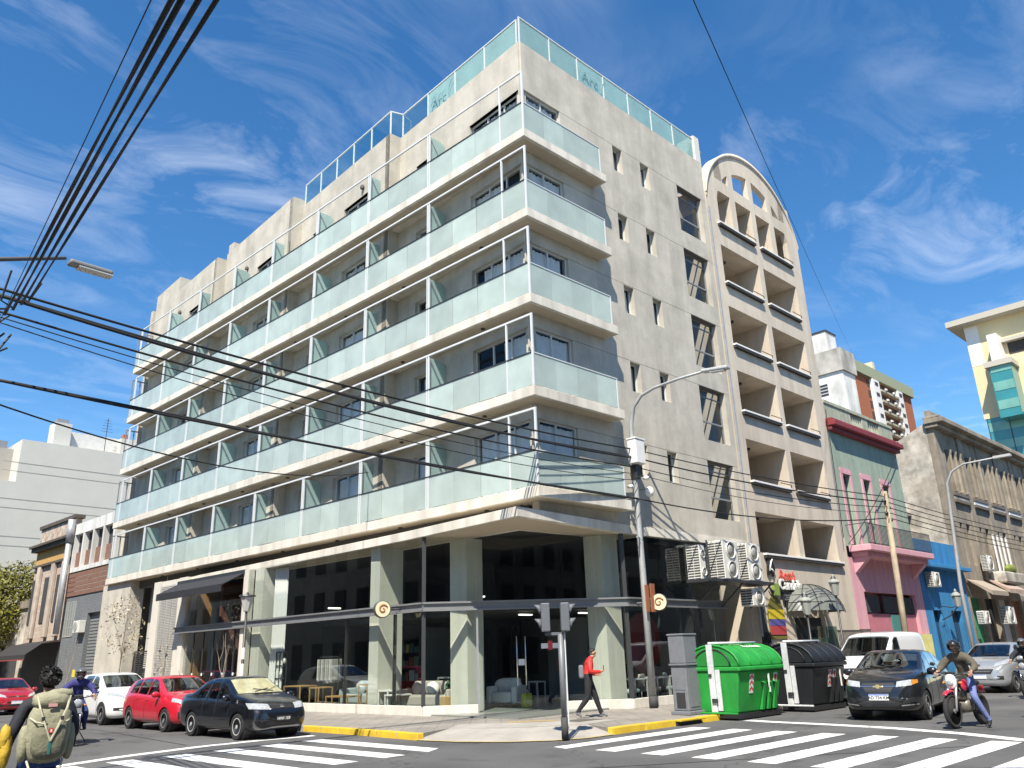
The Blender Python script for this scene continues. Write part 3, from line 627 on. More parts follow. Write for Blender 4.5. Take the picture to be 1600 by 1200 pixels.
# shelving and pictures at the back of the showroom
rs2 = random.Random(5)
for k, (x, y, lab) in enumerate(((5.9,9.0,'black display shelf with coloured boxes at the back of the showroom, nearest the entrance'),(5.9,10.9,'middle black display shelf at the back of the showroom'),(5.9,12.8,'black display shelf furthest from the entrance'))):
    t = thing('display_shelf', lab, 'shelf', (x,y,.06))
    for z in (.1,.65,1.2,1.75,2.3): part('shelf_board', DARKMETAL, t, (-.2,.2,-.8,.8,z,z+.03))
    for yy in (-.8,.77): part('upright', DARKMETAL, t, (-.2,.2,yy,yy+.03,0,2.5))
    for z in (.13,.68,1.23,1.78):
        yy = -.7
        while yy < .55:
            w = rs2.uniform(.12,.32); c = rs2.choice([(.5,.42,.3),(.6,.6,.56),(.1,.2,.22),(.35,.12,.08),(.2,.3,.2),(.65,.55,.2)]); part('box', pmat('goods%.2f'%sum(c),c,.8), t, (-.15,.1,yy,yy+w,z,z+rs2.uniform(.15,.42))); yy += w+.06
for k, (x, y, z, w, h, c) in enumerate(((8.9,4.0,1.2,1.4,1.0,(.5,.45,.35)),(8.9,6.4,1.3,1.0,1.3,(.2,.28,.3)),(8.9,4.4,3.5,1.8,1.0,(.35,.3,.25)))):
    t = thing('wall_picture', ['wide beige picture','tall blue-grey picture','upper beige picture'][k]+' on the dark back wall of the showroom', 'picture', (x,y,z)); part('canvas', pmat('pic%d'%k,c,.8,var=.4,vscale=2), t, (-.03,0,-w/2,w/2,0,h)); part('frame', WOODF if 'WOODF' in globals() else DARKMETAL, t, (-.05,-.031,-w/2-.04,-w/2,0,h))
rd = thing('red_disc', 'large dark red disc on the rear wall of the right showroom', 'wall decoration', tuple(rw(7.6,2.6,1.9))); MB().lathe([(1.0,0),(1.0,.04),(0,.041)], 40, Matrix.Rotation(TH,4,'Z')@Matrix.Rotation(R_(90),4,'X')).build('disc', pmat('disc_red',(.16,.02,.02),.7), rd)
# awning bay, louvred pier, gate and end wall of the left wing
part('bay_frame', PLINTH, HOTEL, (-.32,-.02,15.45,15.75,0,5.2)); part('bay_frame', PLINTH, HOTEL, (-.15,.35,21.1,21.55,0,5.2))
for i in range(6):
    y0 = 15.78+i*.885
    o = part('folding_door', SHOPG, HOTEL, (-.04,-.028,y0+.01,y0+.875,.06,BZ0)); part('door_stile', DARKMETAL, o, (-.06,-.01,y0-.02,y0+.02,.06,BZ0), (-.055,-.015,y0+.02,y0+.86,.06,.14))
    MB().lathe([(.06,-.004),(.06,.004)], 12, Matrix.Translation((-.075,y0+.75,1.25))@Matrix.Rotation(R_(90),4,'Y')).build('pull_disc', WHITE, o)
    part('glass_pane', SHOPG, HOTEL, (-.04,-.028,y0+.01,y0+.875,BZ1,4.7))
part('bay_interior', pmat('bay_brown',(0.13,0.05,0.035),.8,var=.15), HOTEL, (2.2,2.35,15.7,21.1,0,5.2), (0.9,2.2,19.8,20.0,0,5.1))
part('bay_interior', pmat('bay_ochre',(0.36,0.19,0.06),.7,var=.1), HOTEL, (0.3,0.9,20.75,21.05,0,5.1))
part('bay_beam', BEAM, HOTEL, (-.20,-.045,15.7,21.5,BZ0+.003,BZ1-.003))
pier = part('pier', pmat('pier_paint',(0.58,0.55,0.48),.9,var=.06), HOTEL, (0.0,0.6,21.56,22.3,0,5.45), (0.0,0.6,24.3,25.0,0,5.45), (.1,.6,22.3,24.3,0,5.45), bevel=.01)
for a, b in ((22.34,22.94),(22.98,23.58),(23.62,24.26)):
    lv = MB()
    for i in range(58): lv.box(0.03,0.085,a,b,1.05+i*.072,1.05+i*.072+.042)
    lv.box(0.07,0.095,a,b,1.0,5.25); lo = lv.build('louvre_panel', pmat('louvre',(0.46,0.45,0.42),.8,var=.1), pier); lo['kind'] = 'stuff'
part('recess_wall', pmat('recess_paint',(0.50,0.48,0.44),.9,var=.08), HOTEL, (1.3,1.5,25.0,28.4,0,5.84), (0.6,1.3,24.98,25.05,0,5.8))
gate = thing('garage_gate', 'black slatted metal gate in the recess beside the white car', 'gate', (0.75,26.7,0))
m = MB()
for y in (-1.6,-.8,0,.8,1.6): m.box(-.03,.03,y-.03,y+.03,0,2.35)
m.box(-.035,.035,-1.62,1.62,2.3,2.38); m.build('gate_frame', DARKMETAL, gate)
for i in range(22): MB().box(-.012,.012,-1.58,1.58,.12+i*.1,.12+i*.1+.045).build('slat', DARKMETAL, gate)
# black awning
aw = thing('shop_awning', 'black retractable fabric awning over the folding doors', 'awning', (-0.2,18.7,4.5))
m = MB(); m.add([(-.1,-2.95,.62),(-.1,2.95,.62),(-1.05,2.95,.12),(-1.05,-2.95,.12),(-.1,-2.95,.58),(-.1,2.95,.58),(-1.05,2.95,.08),(-1.05,-2.95,.08)], [(0,1,2,3),(7,6,5,4),(0,3,7,4),(1,5,6,2),(3,2,6,7),(0,4,5,1)])
AWN = pmat('awning_black', (0.02,0.021,0.025), .75, var=.1); m.build('fabric', AWN, aw)
part('valance', AWN, aw, (-1.07,-1.05,-2.96,2.96,-.16,.13)); part('cassette', DARKMETAL, aw, (-.16,.12,-3.0,3.0,.5,.72))
m = MB(); m.tube([(-.1,-2.7,.5),(-.6,-2.6,.3),(-1.03,-2.8,.08)], .02, 6); m.tube([(-.1,2.7,.5),(-.6,2.6,.3),(-1.03,2.8,.08)], .02, 6); m.build('arm', DARKMETAL, aw)
# ------------------------------------------------------------------ arched apartment building
def ons(x, y, s):                                   # pixel on a plane across the right-hand street
    v = pray(x, y); Q = CAM+v*(s-CAM@ER)/(v@ER); return np.array([Q@ER, Q@NR, Q[2]])
CREAM = pmat('cream_render', (0.56,0.49,0.40), .9, var=.08, vscale=1.4, streak=.16, bump=.15, bscale=70)
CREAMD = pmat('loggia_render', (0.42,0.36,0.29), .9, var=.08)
def rthing(name, label, cat, s, w=0.57, group=None): return thing(name, label, cat, rw(s,w), TH, group)
A = rthing('apartment_building', 'cream apartment building with arched roofline and open loggias', 'apartment building', 12.0)
o0 = 12.0
def oarch(s): t = max(0.0, 1-((s-16.3)/4.3)**2); return 20.3+4.1*math.sqrt(t)
def iarch(s): t = max(0.0, 1-((s-16.2)/3.25)**2); return 20.55+2.75*math.sqrt(t)
COLS = [(12.80,16.05),(16.45,19.60)]
ROWS = [(5.12,6.72),(7.98,9.70),(10.92,12.66),(13.86,15.62),(16.78,18.60)]
m = MB(); T = 0.26
for a, b in ((12.06,12.80),(16.05,16.45),(19.60,20.5)): m.box(a-o0,b-o0,0,T,4.6,19.0)
zz = 4.6
for z0, z1 in ROWS:
    for a, b in COLS: m.box(a-o0,b-o0,0,T,zz,z0)
    zz = z1
for a, b in COLS: m.box(a-o0,b-o0,0,T,zz,19.0)
m.box(12.06-o0,20.5-o0,0,T,0,4.6)
def col_strip(s0, s1, za, zb):
    n = max(1, int((s1-s0)/.12))
    for i in range(n):
        a, b = s0+(s1-s0)*i/n, s0+(s1-s0)*(i+1)/n
        fa = lambda f, s: f(s) if callable(f) else f
        a0, a1, b0, b1 = fa(za,a), fa(za,b), fa(zb,a), fa(zb,b)
        if max(b0-a0, b1-a1) < 0.005: continue
        m.add([(a-o0,0,a0),(b-o0,0,a1),(b-o0,0,max(a1,b1)),(a-o0,0,max(a0,b0)),(a-o0,T,a0),(b-o0,T,a1),(b-o0,T,max(a1,b1)),(a-o0,T,max(a0,b0))], [(0,1,2,3),(7,6,5,4),(0,4,5,1),(3,2,6,7),(0,3,7,4),(1,5,6,2)])
OPA = [(13.0,14.16),(14.6,16.0),(16.42,17.76),(18.2,19.4)]
m.box(12.06-o0,20.5-o0,0,T,19.0,19.72)
cur = 12.06
for a, b in OPA: col_strip(cur,a,19.72,oarch); cur = b
col_strip(cur,20.5,19.72,oarch)
for a, b in OPA:
    low = lambda s: min(21.5, iarch(s)); up = lambda s: max(22.12, iarch(s)) if iarch(s) > 22.12 else low(s)
    col_strip(a,b,low,lambda s: 22.12 if iarch(s) > 22.12 else oarch(s)); col_strip(a,b,lambda s: max(22.13,iarch(s)),oarch)
m.build('facade_wall', CREAM, A)
# raised moulding that follows the arch
pts = [(s, oarch(s)) for s in np.linspace(12.06,20.5,40)]
m = MB()
for (s0,z0),(s1,z1) in zip(pts, pts[1:]): m.add([(s0-o0,-.06,z0-.17),(s1-o0,-.06,z1-.17),(s1-o0,-.06,z1+.03),(s0-o0,-.06,z0+.03),(s0-o0,-.003,z0-.17),(s1-o0,-.003,z1-.17),(s1-o0,.5,z1+.03),(s0-o0,.5,z0+.03)], [(0,1,2,3),(0,4,5,1),(3,2,6,7)])
m.build('arch_moulding', CREAM, A, True)
# loggia rooms: back, sides, floors
m = MB()
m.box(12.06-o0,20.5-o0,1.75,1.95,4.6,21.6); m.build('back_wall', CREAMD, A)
m = MB()
for a, b in ((12.1,12.78),(16.07,16.43),(19.62,20.45)): m.box(a-o0,b-o0,T,1.75,4.6,19.7)
for a, b in ((14.2,14.56),(16.04,16.38),(17.8,18.16)): m.box(a-o0,b-o0,T,1.6,19.7,21.5)
m.build('party_wall', CREAM, A)
m = MB()
for z0, z1 in ROWS: m.box(12.78-o0,19.62-o0,T,1.76,z1+.004,z1+.2)
m.box(12.3-o0,20.2-o0,T,1.8,21.52,21.7); m.box(12.78-o0,19.62-o0,T,1.76,19.5,19.7)
m.build('loggia_slab', CREAM, A)
for r, (z0, z1) in enumerate(ROWS+[(19.72,21.5)]):
    for c, (a, b) in enumerate(COLS):
        if r == 0 and c == 1: continue
        aa, bb = (a-.05,b-.2) if r else (13.0,19.75)
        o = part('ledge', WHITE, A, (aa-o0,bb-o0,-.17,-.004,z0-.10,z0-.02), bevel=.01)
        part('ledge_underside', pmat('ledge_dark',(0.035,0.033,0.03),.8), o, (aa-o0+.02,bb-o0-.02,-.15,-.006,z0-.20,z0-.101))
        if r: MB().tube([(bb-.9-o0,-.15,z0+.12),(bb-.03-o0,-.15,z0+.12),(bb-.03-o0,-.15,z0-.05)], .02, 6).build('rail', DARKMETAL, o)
        if r < 5:
            part('loggia_door', pmat('door_dark',(0.06,0.055,0.05),.5), A, (a+.35-o0,a+1.1-o0,1.70,1.748,z0-.7,z1-.35))
            MB().lathe([(.12,-.07),(.13,0)], 12, Matrix.Translation(((a+b)/2-o0,.9,z1))).build('ceiling_lamp', DARKMETAL, A)
part('side_wall', CREAM, A, (20.35-o0,20.52-o0,T+.002,9,0,20.2), (12.04-o0,12.2-o0,T+.002,9,0,20.2)); part('side_pier', CREAM, A, (20.0-o0,20.62-o0,.28,1.1,19.0,23.45))
part('rear_block', CREAM, A, (12.4-o0,20.2-o0,4.0,9.0,0,22.0))
part('downpipe', GALV, A, (12.02-o0,12.10-o0,-.10,-.02,2.0,20.2))
# restaurant front on its ground floor
RS = rthing('restaurant_sign', 'restaurant lettering in red and white with a dancing figure on cream wall', 'sign', 13.0, 0.5)
t1 = lambda s, w, z: frame((s,w,z),(1,0,0))
RED = pmat('sign_red',(0.62,0.10,0.07),.5)
text('lettering','Restó',RED,RS,t1(1.45,-.05,4.28),.52,.02,bold=True); text('lettering','Candela',WHITE,RS,t1(1.6,-.07,3.92),.56,.03,bold=True)
part('letter_backing', BLACK, RS, (.75,2.35,-.02,.02,3.72,4.08)); part('menu_board', BLACK, RS, (.95,2.3,-.03,.02,3.30,3.66), bevel=.01); part('menu_board', BLACK, RS, (1.15,2.5,-.03,.02,2.98,3.28), bevel=.01)
[part('menu_line', GREYMETAL, RS, (1.05+.1*(k%2),2.15-.15*(k%3),-.034,-.031,3.36+.08*k,3.385+.08*k)) for k in range(3)]; [part('menu_line', GREYMETAL, RS, (1.25+.1*(k%2),2.35-.15*(k%3),-.034,-.031,3.04+.08*k,3.065+.08*k)) for k in range(3)]
m = MB(); m.add([(x,-.03,z) for x,z in ((.0,4.35),(.12,4.9),(.35,5.05),(.5,4.8),(.62,4.5),(.42,4.2),(.3,4.4),(.1,4.25))]+[(x,.02,z) for x,z in ((.0,4.35),(.12,4.9),(.35,5.05),(.5,4.8),(.62,4.5),(.42,4.2),(.3,4.4),(.1,4.25))], [tuple(range(8)),tuple(reversed(range(8,16)))]+[(i,i+8,(i+1)%8+8,(i+1)%8) for i in range(8)]); m.build('figure_shape', BLACK, RS)
m = MB(); m.tube([(.15,-.05,4.42),(.3,-.05,4.75),(.42,-.05,4.88)], .035, 6); m.tube([(.28,-.05,4.5),(.45,-.05,4.4)], .03, 6); m.build('figure_line', WHITE, RS, True)
m = MB(); m.tube([(-.05,-.02,3.85),(.15,-.02,3.62),(.45,-.02,3.72),(.8,-.02,3.7)], [.03,.06,.07,.05], 8); m.build('figure_skirt', BLACK, RS, True)
def arch_poly(s0, s1, z0, zs, n=12):
    c = (s0+s1)/2; r = (s1-s0)/2; return [(s0,z0),(s1,z0)]+[(c+r*math.cos(a), zs+r*1.25*math.sin(a)) for a in np.linspace(0,math.pi,n)]
fw = rthing('arched_window', 'arched window painted with yellow, blue and red bands', 'window', 13.35, 0.53)
m = MB(); m.prism_y(arch_poly(-.62,.62,1.9,2.72), .0, .03); m.build('recess', pmat('window_olive',(0.16,0.14,0.03),.7), fw)
for z0, z1, c in ((2.62,2.98,(0.60,0.46,0.02)),(2.38,2.62,(0.10,0.09,0.30)),(2.05,2.38,(0.42,0.05,0.06))): part('band', pmat('flag%d'%int(z0*100),c,.7,var=.1), fw, (-.58,.58,-.02,-.002,z0+.005,z1-.005))
part('planter', pmat('plant_green',(0.20,0.30,0.06),.7), fw, (-.1,.28,-.12,-.02,3.5,3.95))
tp = rthing('terrace_front', 'grey-green glass screen and black iron fence of the restaurant terrace', 'terrace', 12.6, -0.9)
part('screen', thin_glass('screen_glass',(0.55,0.66,0.62),1.6), tp, (0.0,2.6,0,.02,.1,2.3)); part('screen', MATS['screen_glass'], tp, (4.6,5.6,0,.02,.1,2.2)); part('canvas', pmat('canvas',(0.5,0.55,0.50),.8), tp, (.3,1.9,.04,.06,.2,1.9))
m = MB()
for i in range(19): m.box(2.7+i*.1,2.72+i*.1,0,.02,0,2.15)
m.box(2.65,4.6,-.01,.03,2.1,2.16); m.build('iron_fence', DARKMETAL, tp)
m = MB()
for i in range(12): m.box(5.7+i*.1,5.72+i*.1,0,.02,0,2.0)
m.box(5.65,6.9,-.01,.03,1.96,2.02); m.build('iron_fence', DARKMETAL, tp)
dm = rthing('dome_canopy', 'half-dome canopy of grey glass strips on black ribs over doorway', 'canopy', 15.9, 0.5)
N = 9; RADS = 1.75
for k in range(5):
    e0, e1 = R_(8+k*16), R_(8+(k+1)*16-1.5); rows = []
    for e in (e0, e1): rows.append([(RADS*math.cos(e)*math.cos(a), -RADS*math.cos(e)*math.sin(a)*.75, 2.75+1.25*math.sin(e)) for a in np.linspace(0,math.pi,N*2)])
    MB().grid(rows,2,N*2).build('glass_strip', pmat('dome_glass',(0.17,0.18,0.16),.3,var=.1), dm, True)
m = MB()
for a in np.linspace(0,math.pi,8): m.tube([(RADS*1.01*math.cos(e)*math.cos(a), -RADS*1.01*math.cos(e)*math.sin(a)*.75, 2.75+1.26*math.sin(e)) for e in np.linspace(R_(5),R_(90),8)], .018, 5)
m.build('rib', DARKMETAL, dm)
part('doorway', DARKIN, dm, (-1.1,1.1,.06,.068,0,2.7))
part('wall_stain', pmat('graffiti_wall',(0.10,0.095,0.085),.9,var=.3,vscale=3), A, (.12,.62,-.012,-.003,1.9,4.3))
for i in range(5):
    x = .05+.13*i; MB().tube([(x,-.03,1.5),(x+.1,-.03,2.0),(x+.02,-.03,2.15),(x+.16,-.03,1.75)], .022, 5).build('graffiti_stroke', BLACK, A)
# wall lanterns
def lantern_head(m, c, s=1.0):
    c = Vector(c); m.lathe([(.06*s,-.30*s),(.10*s,-.28*s),(.17*s,.12*s),(.20*s,.13*s),(.20*s,.16*s),(.06*s,.30*s),(.04*s,.38*s),(.0,.42*s)], 8, Matrix.Translation(c))
for s, w, z, lb in ((14.9,-1.2,3.75,'tall black lantern post in front of the dome canopy'),(12.2,-1.3,3.0,'black lantern post left of the arched window')):
    L = rthing('lantern_post', lb, 'lamp', s, w)
    m = MB(); m.tube([(0,0,0),(0,0,.5),(0,0,z-.3)], [.09,.05,.035], 8); m.build('post', DARKMETAL, L, True)
    m = MB(); lantern_head(m,(0,0,z),1.15); m.build('lantern', pmat('lantern_glass',(0.30,0.31,0.28),.3), L)
    m = MB(); m.tube([(-.22,0,z-.3),(0,0,z-.36),(.22,0,z-.3)], .02, 6); m.lathe([(.23,z+.14),(.08,z+.36),(.0,z+.5)], 8); m.build('cap', DARKMETAL, L)

# ------------------------------------------------------------------ green and pink house
G = rthing('terraced_house', 'two-storey house painted green above and pink below with red cornice', 'house', 20.55)
GREEN = pmat('green_paint',(0.30,0.37,0.29),.9,var=.1,streak=.15,bump=.1); PINK = pmat('pink_paint',(0.62,0.33,0.38),.9,var=.06,streak=.12); CRIM = pmat('crimson_paint',(0.22,0.03,0.035),.7,var=.15); PINKD = pmat('dark_pink',(0.45,0.16,0.20),.8,var=.1)
LG = 8.0
wx = [(.75,1.55),(3.0,3.8),(5.3,6.1)]
m = MB(); cur = 0
for a, b in wx: m.box(cur,a,0,.3,5.9,11.35); m.box(a,b,0,.3,9.35,11.35); cur = b
m.box(cur,LG,0,.3,5.9,11.35); m.box(.3,LG-.02,.302,8,5.9,11.3); m.build('upper_wall', GREEN, G)
for a, b in wx:
    o = part('window', pmat('shutter_dark',(0.07,0.075,0.07),.6), G, (a,b,.2,.26,5.95,9.35)); part('pane', WING, o, (a+.1,a+.36,.18,.195,6.3,9.2)); part('pane', WING, o, (b-.36,b-.1,.18,.195,6.3,9.2))
    fr_ = MB(); fr_.box(a-.2,a-.002,-.05,-.003,6.0,9.5); fr_.box(b+.002,b+.2,-.05,-.003,6.0,9.5); fr_.box(a-.2,b+.2,-.06,-.004,9.36,9.62); fr_.build('surround', PINK, o)
m = MB(); m.box(-.05,LG+.05,-.25,.3,11.35,11.55); m.box(-.1,LG+.1,-.45,.3,11.55,11.8); m.box(-.05,LG+.05,-.30,.3,11.8,11.95); m.build('cornice', CRIM, G, bevel=.03)
m = MB()
for a, b in ((0,2.9),(4.2,4.9),(6.3,LG)): m.box(a,b,0,.25,11.95,12.75)
m.box(0,LG,-.05,.3,12.75,12.9); m.build('parapet', pmat('green_stone',(0.36,0.38,0.29),.9,var=.15,streak=.2), G)
for a, b in ((2.9,4.2),(4.9,6.3)):
    for i in range(6):
        x = a+(b-a)*(i+.5)/6; MB().lathe([(.05,11.96),(.09,12.15),(.05,12.4),(.08,12.6),(.06,12.745)], 8, Matrix.Translation((x,.1,0))).build('baluster', MATS['green_stone'], G, True)
part('balcony_slab', PINK, G, (.2,LG-.2,-1.0,0.0,5.62,5.9), (.4,LG-.4,-.75,0.0,5.40,5.619), bevel=.03)
m = MB(); n_ = 52
for i in range(n_+1): x = .25+(LG-.5)*i/n_; m.box(x-.012,x+.012,-.96,-.936,5.9,6.85)
for z in (5.95,6.83): m.box(.25,LG-.25,-.965,-.93,z,z+.03)
m.box(.235,.27,-.94,0,6.83,6.86); m.build('balcony_railing', DARKMETAL, G)
m = MB(); m.box(0,1.05,0,.3,0,5.4); m.box(LG-1.0,LG,0,.3,0,5.4); m.box(1.05,LG-1.0,0,.3,3.9,5.4); m.box(0,LG,.6,.7,0,5.4); m.build('lower_wall', PINK, G)
for a in (1.1,3.3,5.2): part('fanlight', DARKIN, G, (a,a+1.7,.12,.2,3.0,3.75)); 
part('shutter', PINKD, G, (1.06,LG-1.02,.16,.22,0,2.95)); part('shutter_door', pmat('teal_door',(0.06,0.20,0.18),.7), G, (3.9,4.9,.10,.155,.0,2.9)); part('hoarding', pmat('hoarding_yellow',(0.62,0.58,0.22),.8,var=.15), G, (0.05,3.6,-.10,-.02,.2,2.1), (5.0,LG-.05,-.10,-.02,.1,2.0))
m = MB()
for i in range(6): m.add([(1.05,-.0,4.0),(1.6+0,-.0,4.0),(1.6,-.8,5.39),(1.05,-.8,5.39),(1.05,0,5.39),(1.6,0,5.39)], []) if False else None
for a in (.5,LG-.9): MB().prism_x([(-.75,5.39),(-.003,5.39),(-.003,4.7)], a, a+.35).build('bracket', PINK, G)
part('rear_wall', GREEN, G, (0,.25,.302,9,0,12.2), (LG-.25,LG,.302,9,0,12.2))

# ------------------------------------------------------------------ blue house with set-back upper floor
Bh = rthing('terraced_house', 'low bright blue shopfront house with iron lantern and air conditioner', 'house', 28.6)
BLUE = pmat('blue_paint',(0.035,0.22,0.46),.8,var=.15,vscale=2,streak=.15)
m = MB(); m.box(0,6.6,0,.35,3.2,6.85); m.box(0,1.0,0,.35,0,3.2); m.box(2.2,3.6,0,.35,0,3.2); m.box(5.2,6.6,0,.35,0,3.2); m.build('wall', BLUE, Bh)
part('cornice', BLUE, Bh, (-.02,6.62,-.5,-.003,5.35,5.55), bevel=.02)
for a, b in ((1.0,2.2),(3.6,5.2)): part('door', pmat('black_door',(0.02,0.022,0.03),.5), Bh, (a,b,.25,.3,0,3.2))
for a, b in ((1.0,2.2),(3.6,5.2)):
    m = MB()
    for i in range(8): x = a+(b-a)*i/7; m.tube([(x,-.02,0),(x+.05*math.sin(i),-.02,1.4),(x,-.02,2.6)], .015, 5)
    m.build('iron_grille', pmat('blue_iron',(0.02,0.10,0.22),.6), Bh)
SB = pmat('grey_render',(0.34,0.30,0.25),.95,var=.2,vscale=1.2,streak=.3,dirt=.3)
m = MB(); m.box(0,6.7,2.4,2.7,6.0,8.9); m.box(-.1,6.7,2.2,2.75,8.9,9.1); m.build('upper_wall', SB, Bh)
for a in (.6,3.0,5.2): o = part('window', DARKIN, Bh, (a,a+.8,2.34,2.398,7.0,8.4)); part('shutter', WHITE, o, (a+.82,a+1.1,2.33,2.39,7.0,8.4))
# ------------------------------------------------------------------ long weathered building
Og = rthing('old_building', 'long weathered grey stone building with pilasters and heavy cornice', 'building', 35.3)
STONE = pmat('weathered_stone',(0.31,0.265,0.205),.95,var=.2,vscale=1.0,streak=.28,bump=.3,bscale=25,dirt=.25); STONEP = pmat('side_plaster',(0.46,0.41,0.34),.95,var=.25,vscale=.7,streak=.2,dirt=.45,col2=(0.60,0.56,0.48))
LO = 30.0; NB = 8; BW = 3.5
m = MB()
m.box(0,1.2,0,.4,4.8,14.0)
for b in range(NB):
    x0 = 1.2+b*BW
    m.box(x0,x0+2.7,.08,.4,8.4,10.3); m.box(x0,x0+2.7,.08,.4,4.8,5.9); m.box(x0,x0+2.7,.08,.4,12.9,14.0); m.box(x0+2.7,x0+BW,0,.4,4.8,14.0)
    for k in (0,1,2): xx = x0+k*.9; m.box(xx+.62,xx+.9,.03,.4,10.3,12.9); 
    for k in (0,1): xx = x0+k*1.35; m.box(xx+.75,xx+1.35,.08,.4,5.9,8.4)
m.build('facade_wall', STONE, Og)
for b in range(NB):
    x0 = 1.2+b*BW
    for k in (0,1,2): part('window', DARKIN, Og, (x0+k*.9+.002,x0+k*.9+.618,.34,.39,10.3,12.9))
    for k in (0,1):
        o = part('window', DARKIN, Og, (x0+k*1.35+.002,x0+k*1.35+.748,.34,.39,5.9,8.4)); 
        if (b+k) % 3: part('shutter', pmat('old_shutter',(0.48,0.46,0.42),.8,var=.1), o, (x0+k*1.35+.05,x0+k*1.35+.4,.28,.335,5.95,8.3))
    part('sill_panel', WHITE if b % 2 else STONEP, Og, (x0+.1,x0+2.6,-.05,.078,9.78,10.0)); part('sill', pmat('stone_dark',(0.14,0.12,0.10),.9), Og, (x0+.05,x0+2.65,-.10,.078,9.60,9.779)); part('sill', MATS['stone_dark'], Og, (x0+.05,x0+2.65,-.10,.078,10.01,10.2))
    m = MB()
    for k in (0,1,2): m.lathe([(.13,10.3),(.11,10.5),(.10,12.6),(.15,12.8),(.16,12.9)], 8, Matrix.Translation((x0+k*.9+.76,-.02,0)))
    m.build('pilaster', STONE, Og)
m = MB(); m.box(-.2,LO,-.35,.4,14.0,14.25); m.box(-.3,LO,-.7,.4,14.25,14.55); m.box(-.3,LO,-.55,.4,14.55,14.7); m.build('cornice', STONE, Og, bevel=.04)
part('parapet', STONE, Og, (-.1,LO,.0,.3,14.7,15.1))
m = MB(); m.add([(0,.41,0),(0,9,0),(0,9,13.2),(0,2.3,13.55),(0,.41,14.4),(.4,.41,0),(.4,9,0),(.4,9,13.2),(.4,2.3,13.55),(.4,.41,14.4)], [(0,4,3,2,1),(5,6,7,8,9),(4,9,8,3),(3,8,7,2),(0,1,6,5),(1,2,7,6),(0,5,9,4)]); m.build('side_wall', STONEP, Og)
m = MB()
for b in range(12): m.box(b*2.5,b*2.5+.5,.05,.5,0,4.8)
m.box(0,LO,.06,.5,4.0,4.8); m.build('ground_piers', STONE, Og)
sh = [(0.05,0.25,0.12),(0.03,0.03,0.03),(0.55,0.54,0.5),(0.30,0.12,0.06),(0.08,0.09,0.10),(0.5,0.45,0.2)]
for b in range(11): part('shopfront', pmat('shop%d'%(b % 6),sh[b % 6],.7,var=.2), Og, (b*2.5+.502,b*2.5+2.498,.3,.4,0,3.998)); 
for b, (z, c) in enumerate(((4.3,'canvas'),(4.5,'old_shutter'),(4.2,'canvas'))):
    m = MB(); x = .4+b*3.3; m.add([(x,-.02,z+.7),(x+2.9,-.02,z+.7),(x+2.9,-1.2,z),(x,-1.2,z),(x,-.02,z+.66),(x+2.9,-.02,z+.66),(x+2.9,-1.2,z-.25),(x,-1.2,z-.25)], [(0,1,2,3),(7,6,5,4),(3,2,6,7),(0,3,7,4),(1,5,6,2)]); m.build('awning', pmat('awn%d'%b,[(0.34,0.28,0.22),(0.40,0.30,0.24),(0.30,0.29,0.27)][b],.9,var=.2), Og)
part('bay_window', STONEP, Og, (4.6,9.0,-.9,-.003,4.9,5.6), bevel=.1); 
for i in range(4): part('bay_sash', WHITE, Og, (5.3+i*.85,5.45+i*.85,-.5,-.42,5.6,7.9))
MB().ball((6.6,-.7,5.8),(.9,.25,.3)).build('balcony_plants', pmat('leaf_box',(0.20,0.24,0.05),.8,var=.4,vscale=12), Og)
# ------------------------------------------------------------------ air conditioners along this street
def ac_unit(label, s, w, z, L=0.95, H=1.3, D=0.38, fans=2, face='front'):
    """condenser: body, louvred end grille, round fan covers on the front face"""
    t = thing('air_conditioner', label, 'air conditioner', rw(s,w,z), TH, 'air conditioners on the street walls')
    body = part('body', pmat('ac_white',(0.66,0.65,0.60),.5,var=.05,dirt=.12), t, (0,L,0,D,0,H), bevel=.02)
    for k in range(fans):
        zc_ = H*(k+.5)/fans; r = min(L*.42, H/fans*.44)
        M = Matrix.Translation((L*.5,-.004,zc_))@Matrix.Rotation(R_(90),4,'X')
        f_ = MB().lathe([(r,.0),(r,.03),(r*.96,.045),(r*.9,.03),(r*.88,.005)], 20, M).build('fan_ring', MATS['ac_white'], t, True)
        MB().lathe([(r*.88,.006),(.05,.02),(.0,.022)], 20, M).build('fan_cover', pmat('ac_grille',(0.30,0.30,0.28),.6), f_, True)
    m = MB()                                        # louvres on the end that faces the crossing
    nl = int(H/.09)
    for i in range(nl):
        for a, b in ((.03,D*.48),(D*.52,D-.03)): m.box(-.006,.004,a,b,.05+i*.088,.05+i*.088+.045)
    lo = m.build('side_grille', pmat('ac_slot',(0.05,0.05,0.05),.7), t); lo['kind'] = 'stuff'
    return t
for i, s in enumerate((8.55,10.10)):
    ac_unit(('left' if i == 0 else 'right')+' one of the two big twin-fan condensers on the black bracket', s+.1, -.35, 3.88, .95, 1.32, .62, 2)
ac_unit('condenser behind glass corner, left of the two twin-fan units', 7.65, -.05, 3.80, .32, 1.2, .55, 2)
ac_unit('small single-fan condenser hung below the big bracket', 10.35, -.30, 3.02, .85, .6, .5, 1)
br = rthing('equipment_bracket', 'black steel bracket carrying the big condensers', 'bracket', 7.6, -.45)
part('deck', DARKMETAL, br, (0,4.1,0,1.0,3.76,3.86)); m = MB()
for x in (.4,2.0,3.9): MB().tube([(x,.05,3.76),(x,.98,3.0)], .03, 6).build('strut', DARKMETAL, br)
MB().tube([(.0,.05,3.8),(.0,.05,5.1)], .03, 6).build('strut', DARKMETAL, br)
ac_unit('air conditioner on the bright blue wall', 29.3, .15, 4.35, 1.0, .75, .38, 1)
ac_unit('air conditioner at the foot of the grey building, nearest the blue house', 35.2, -.1, 2.5, .95, .7, .38, 1)
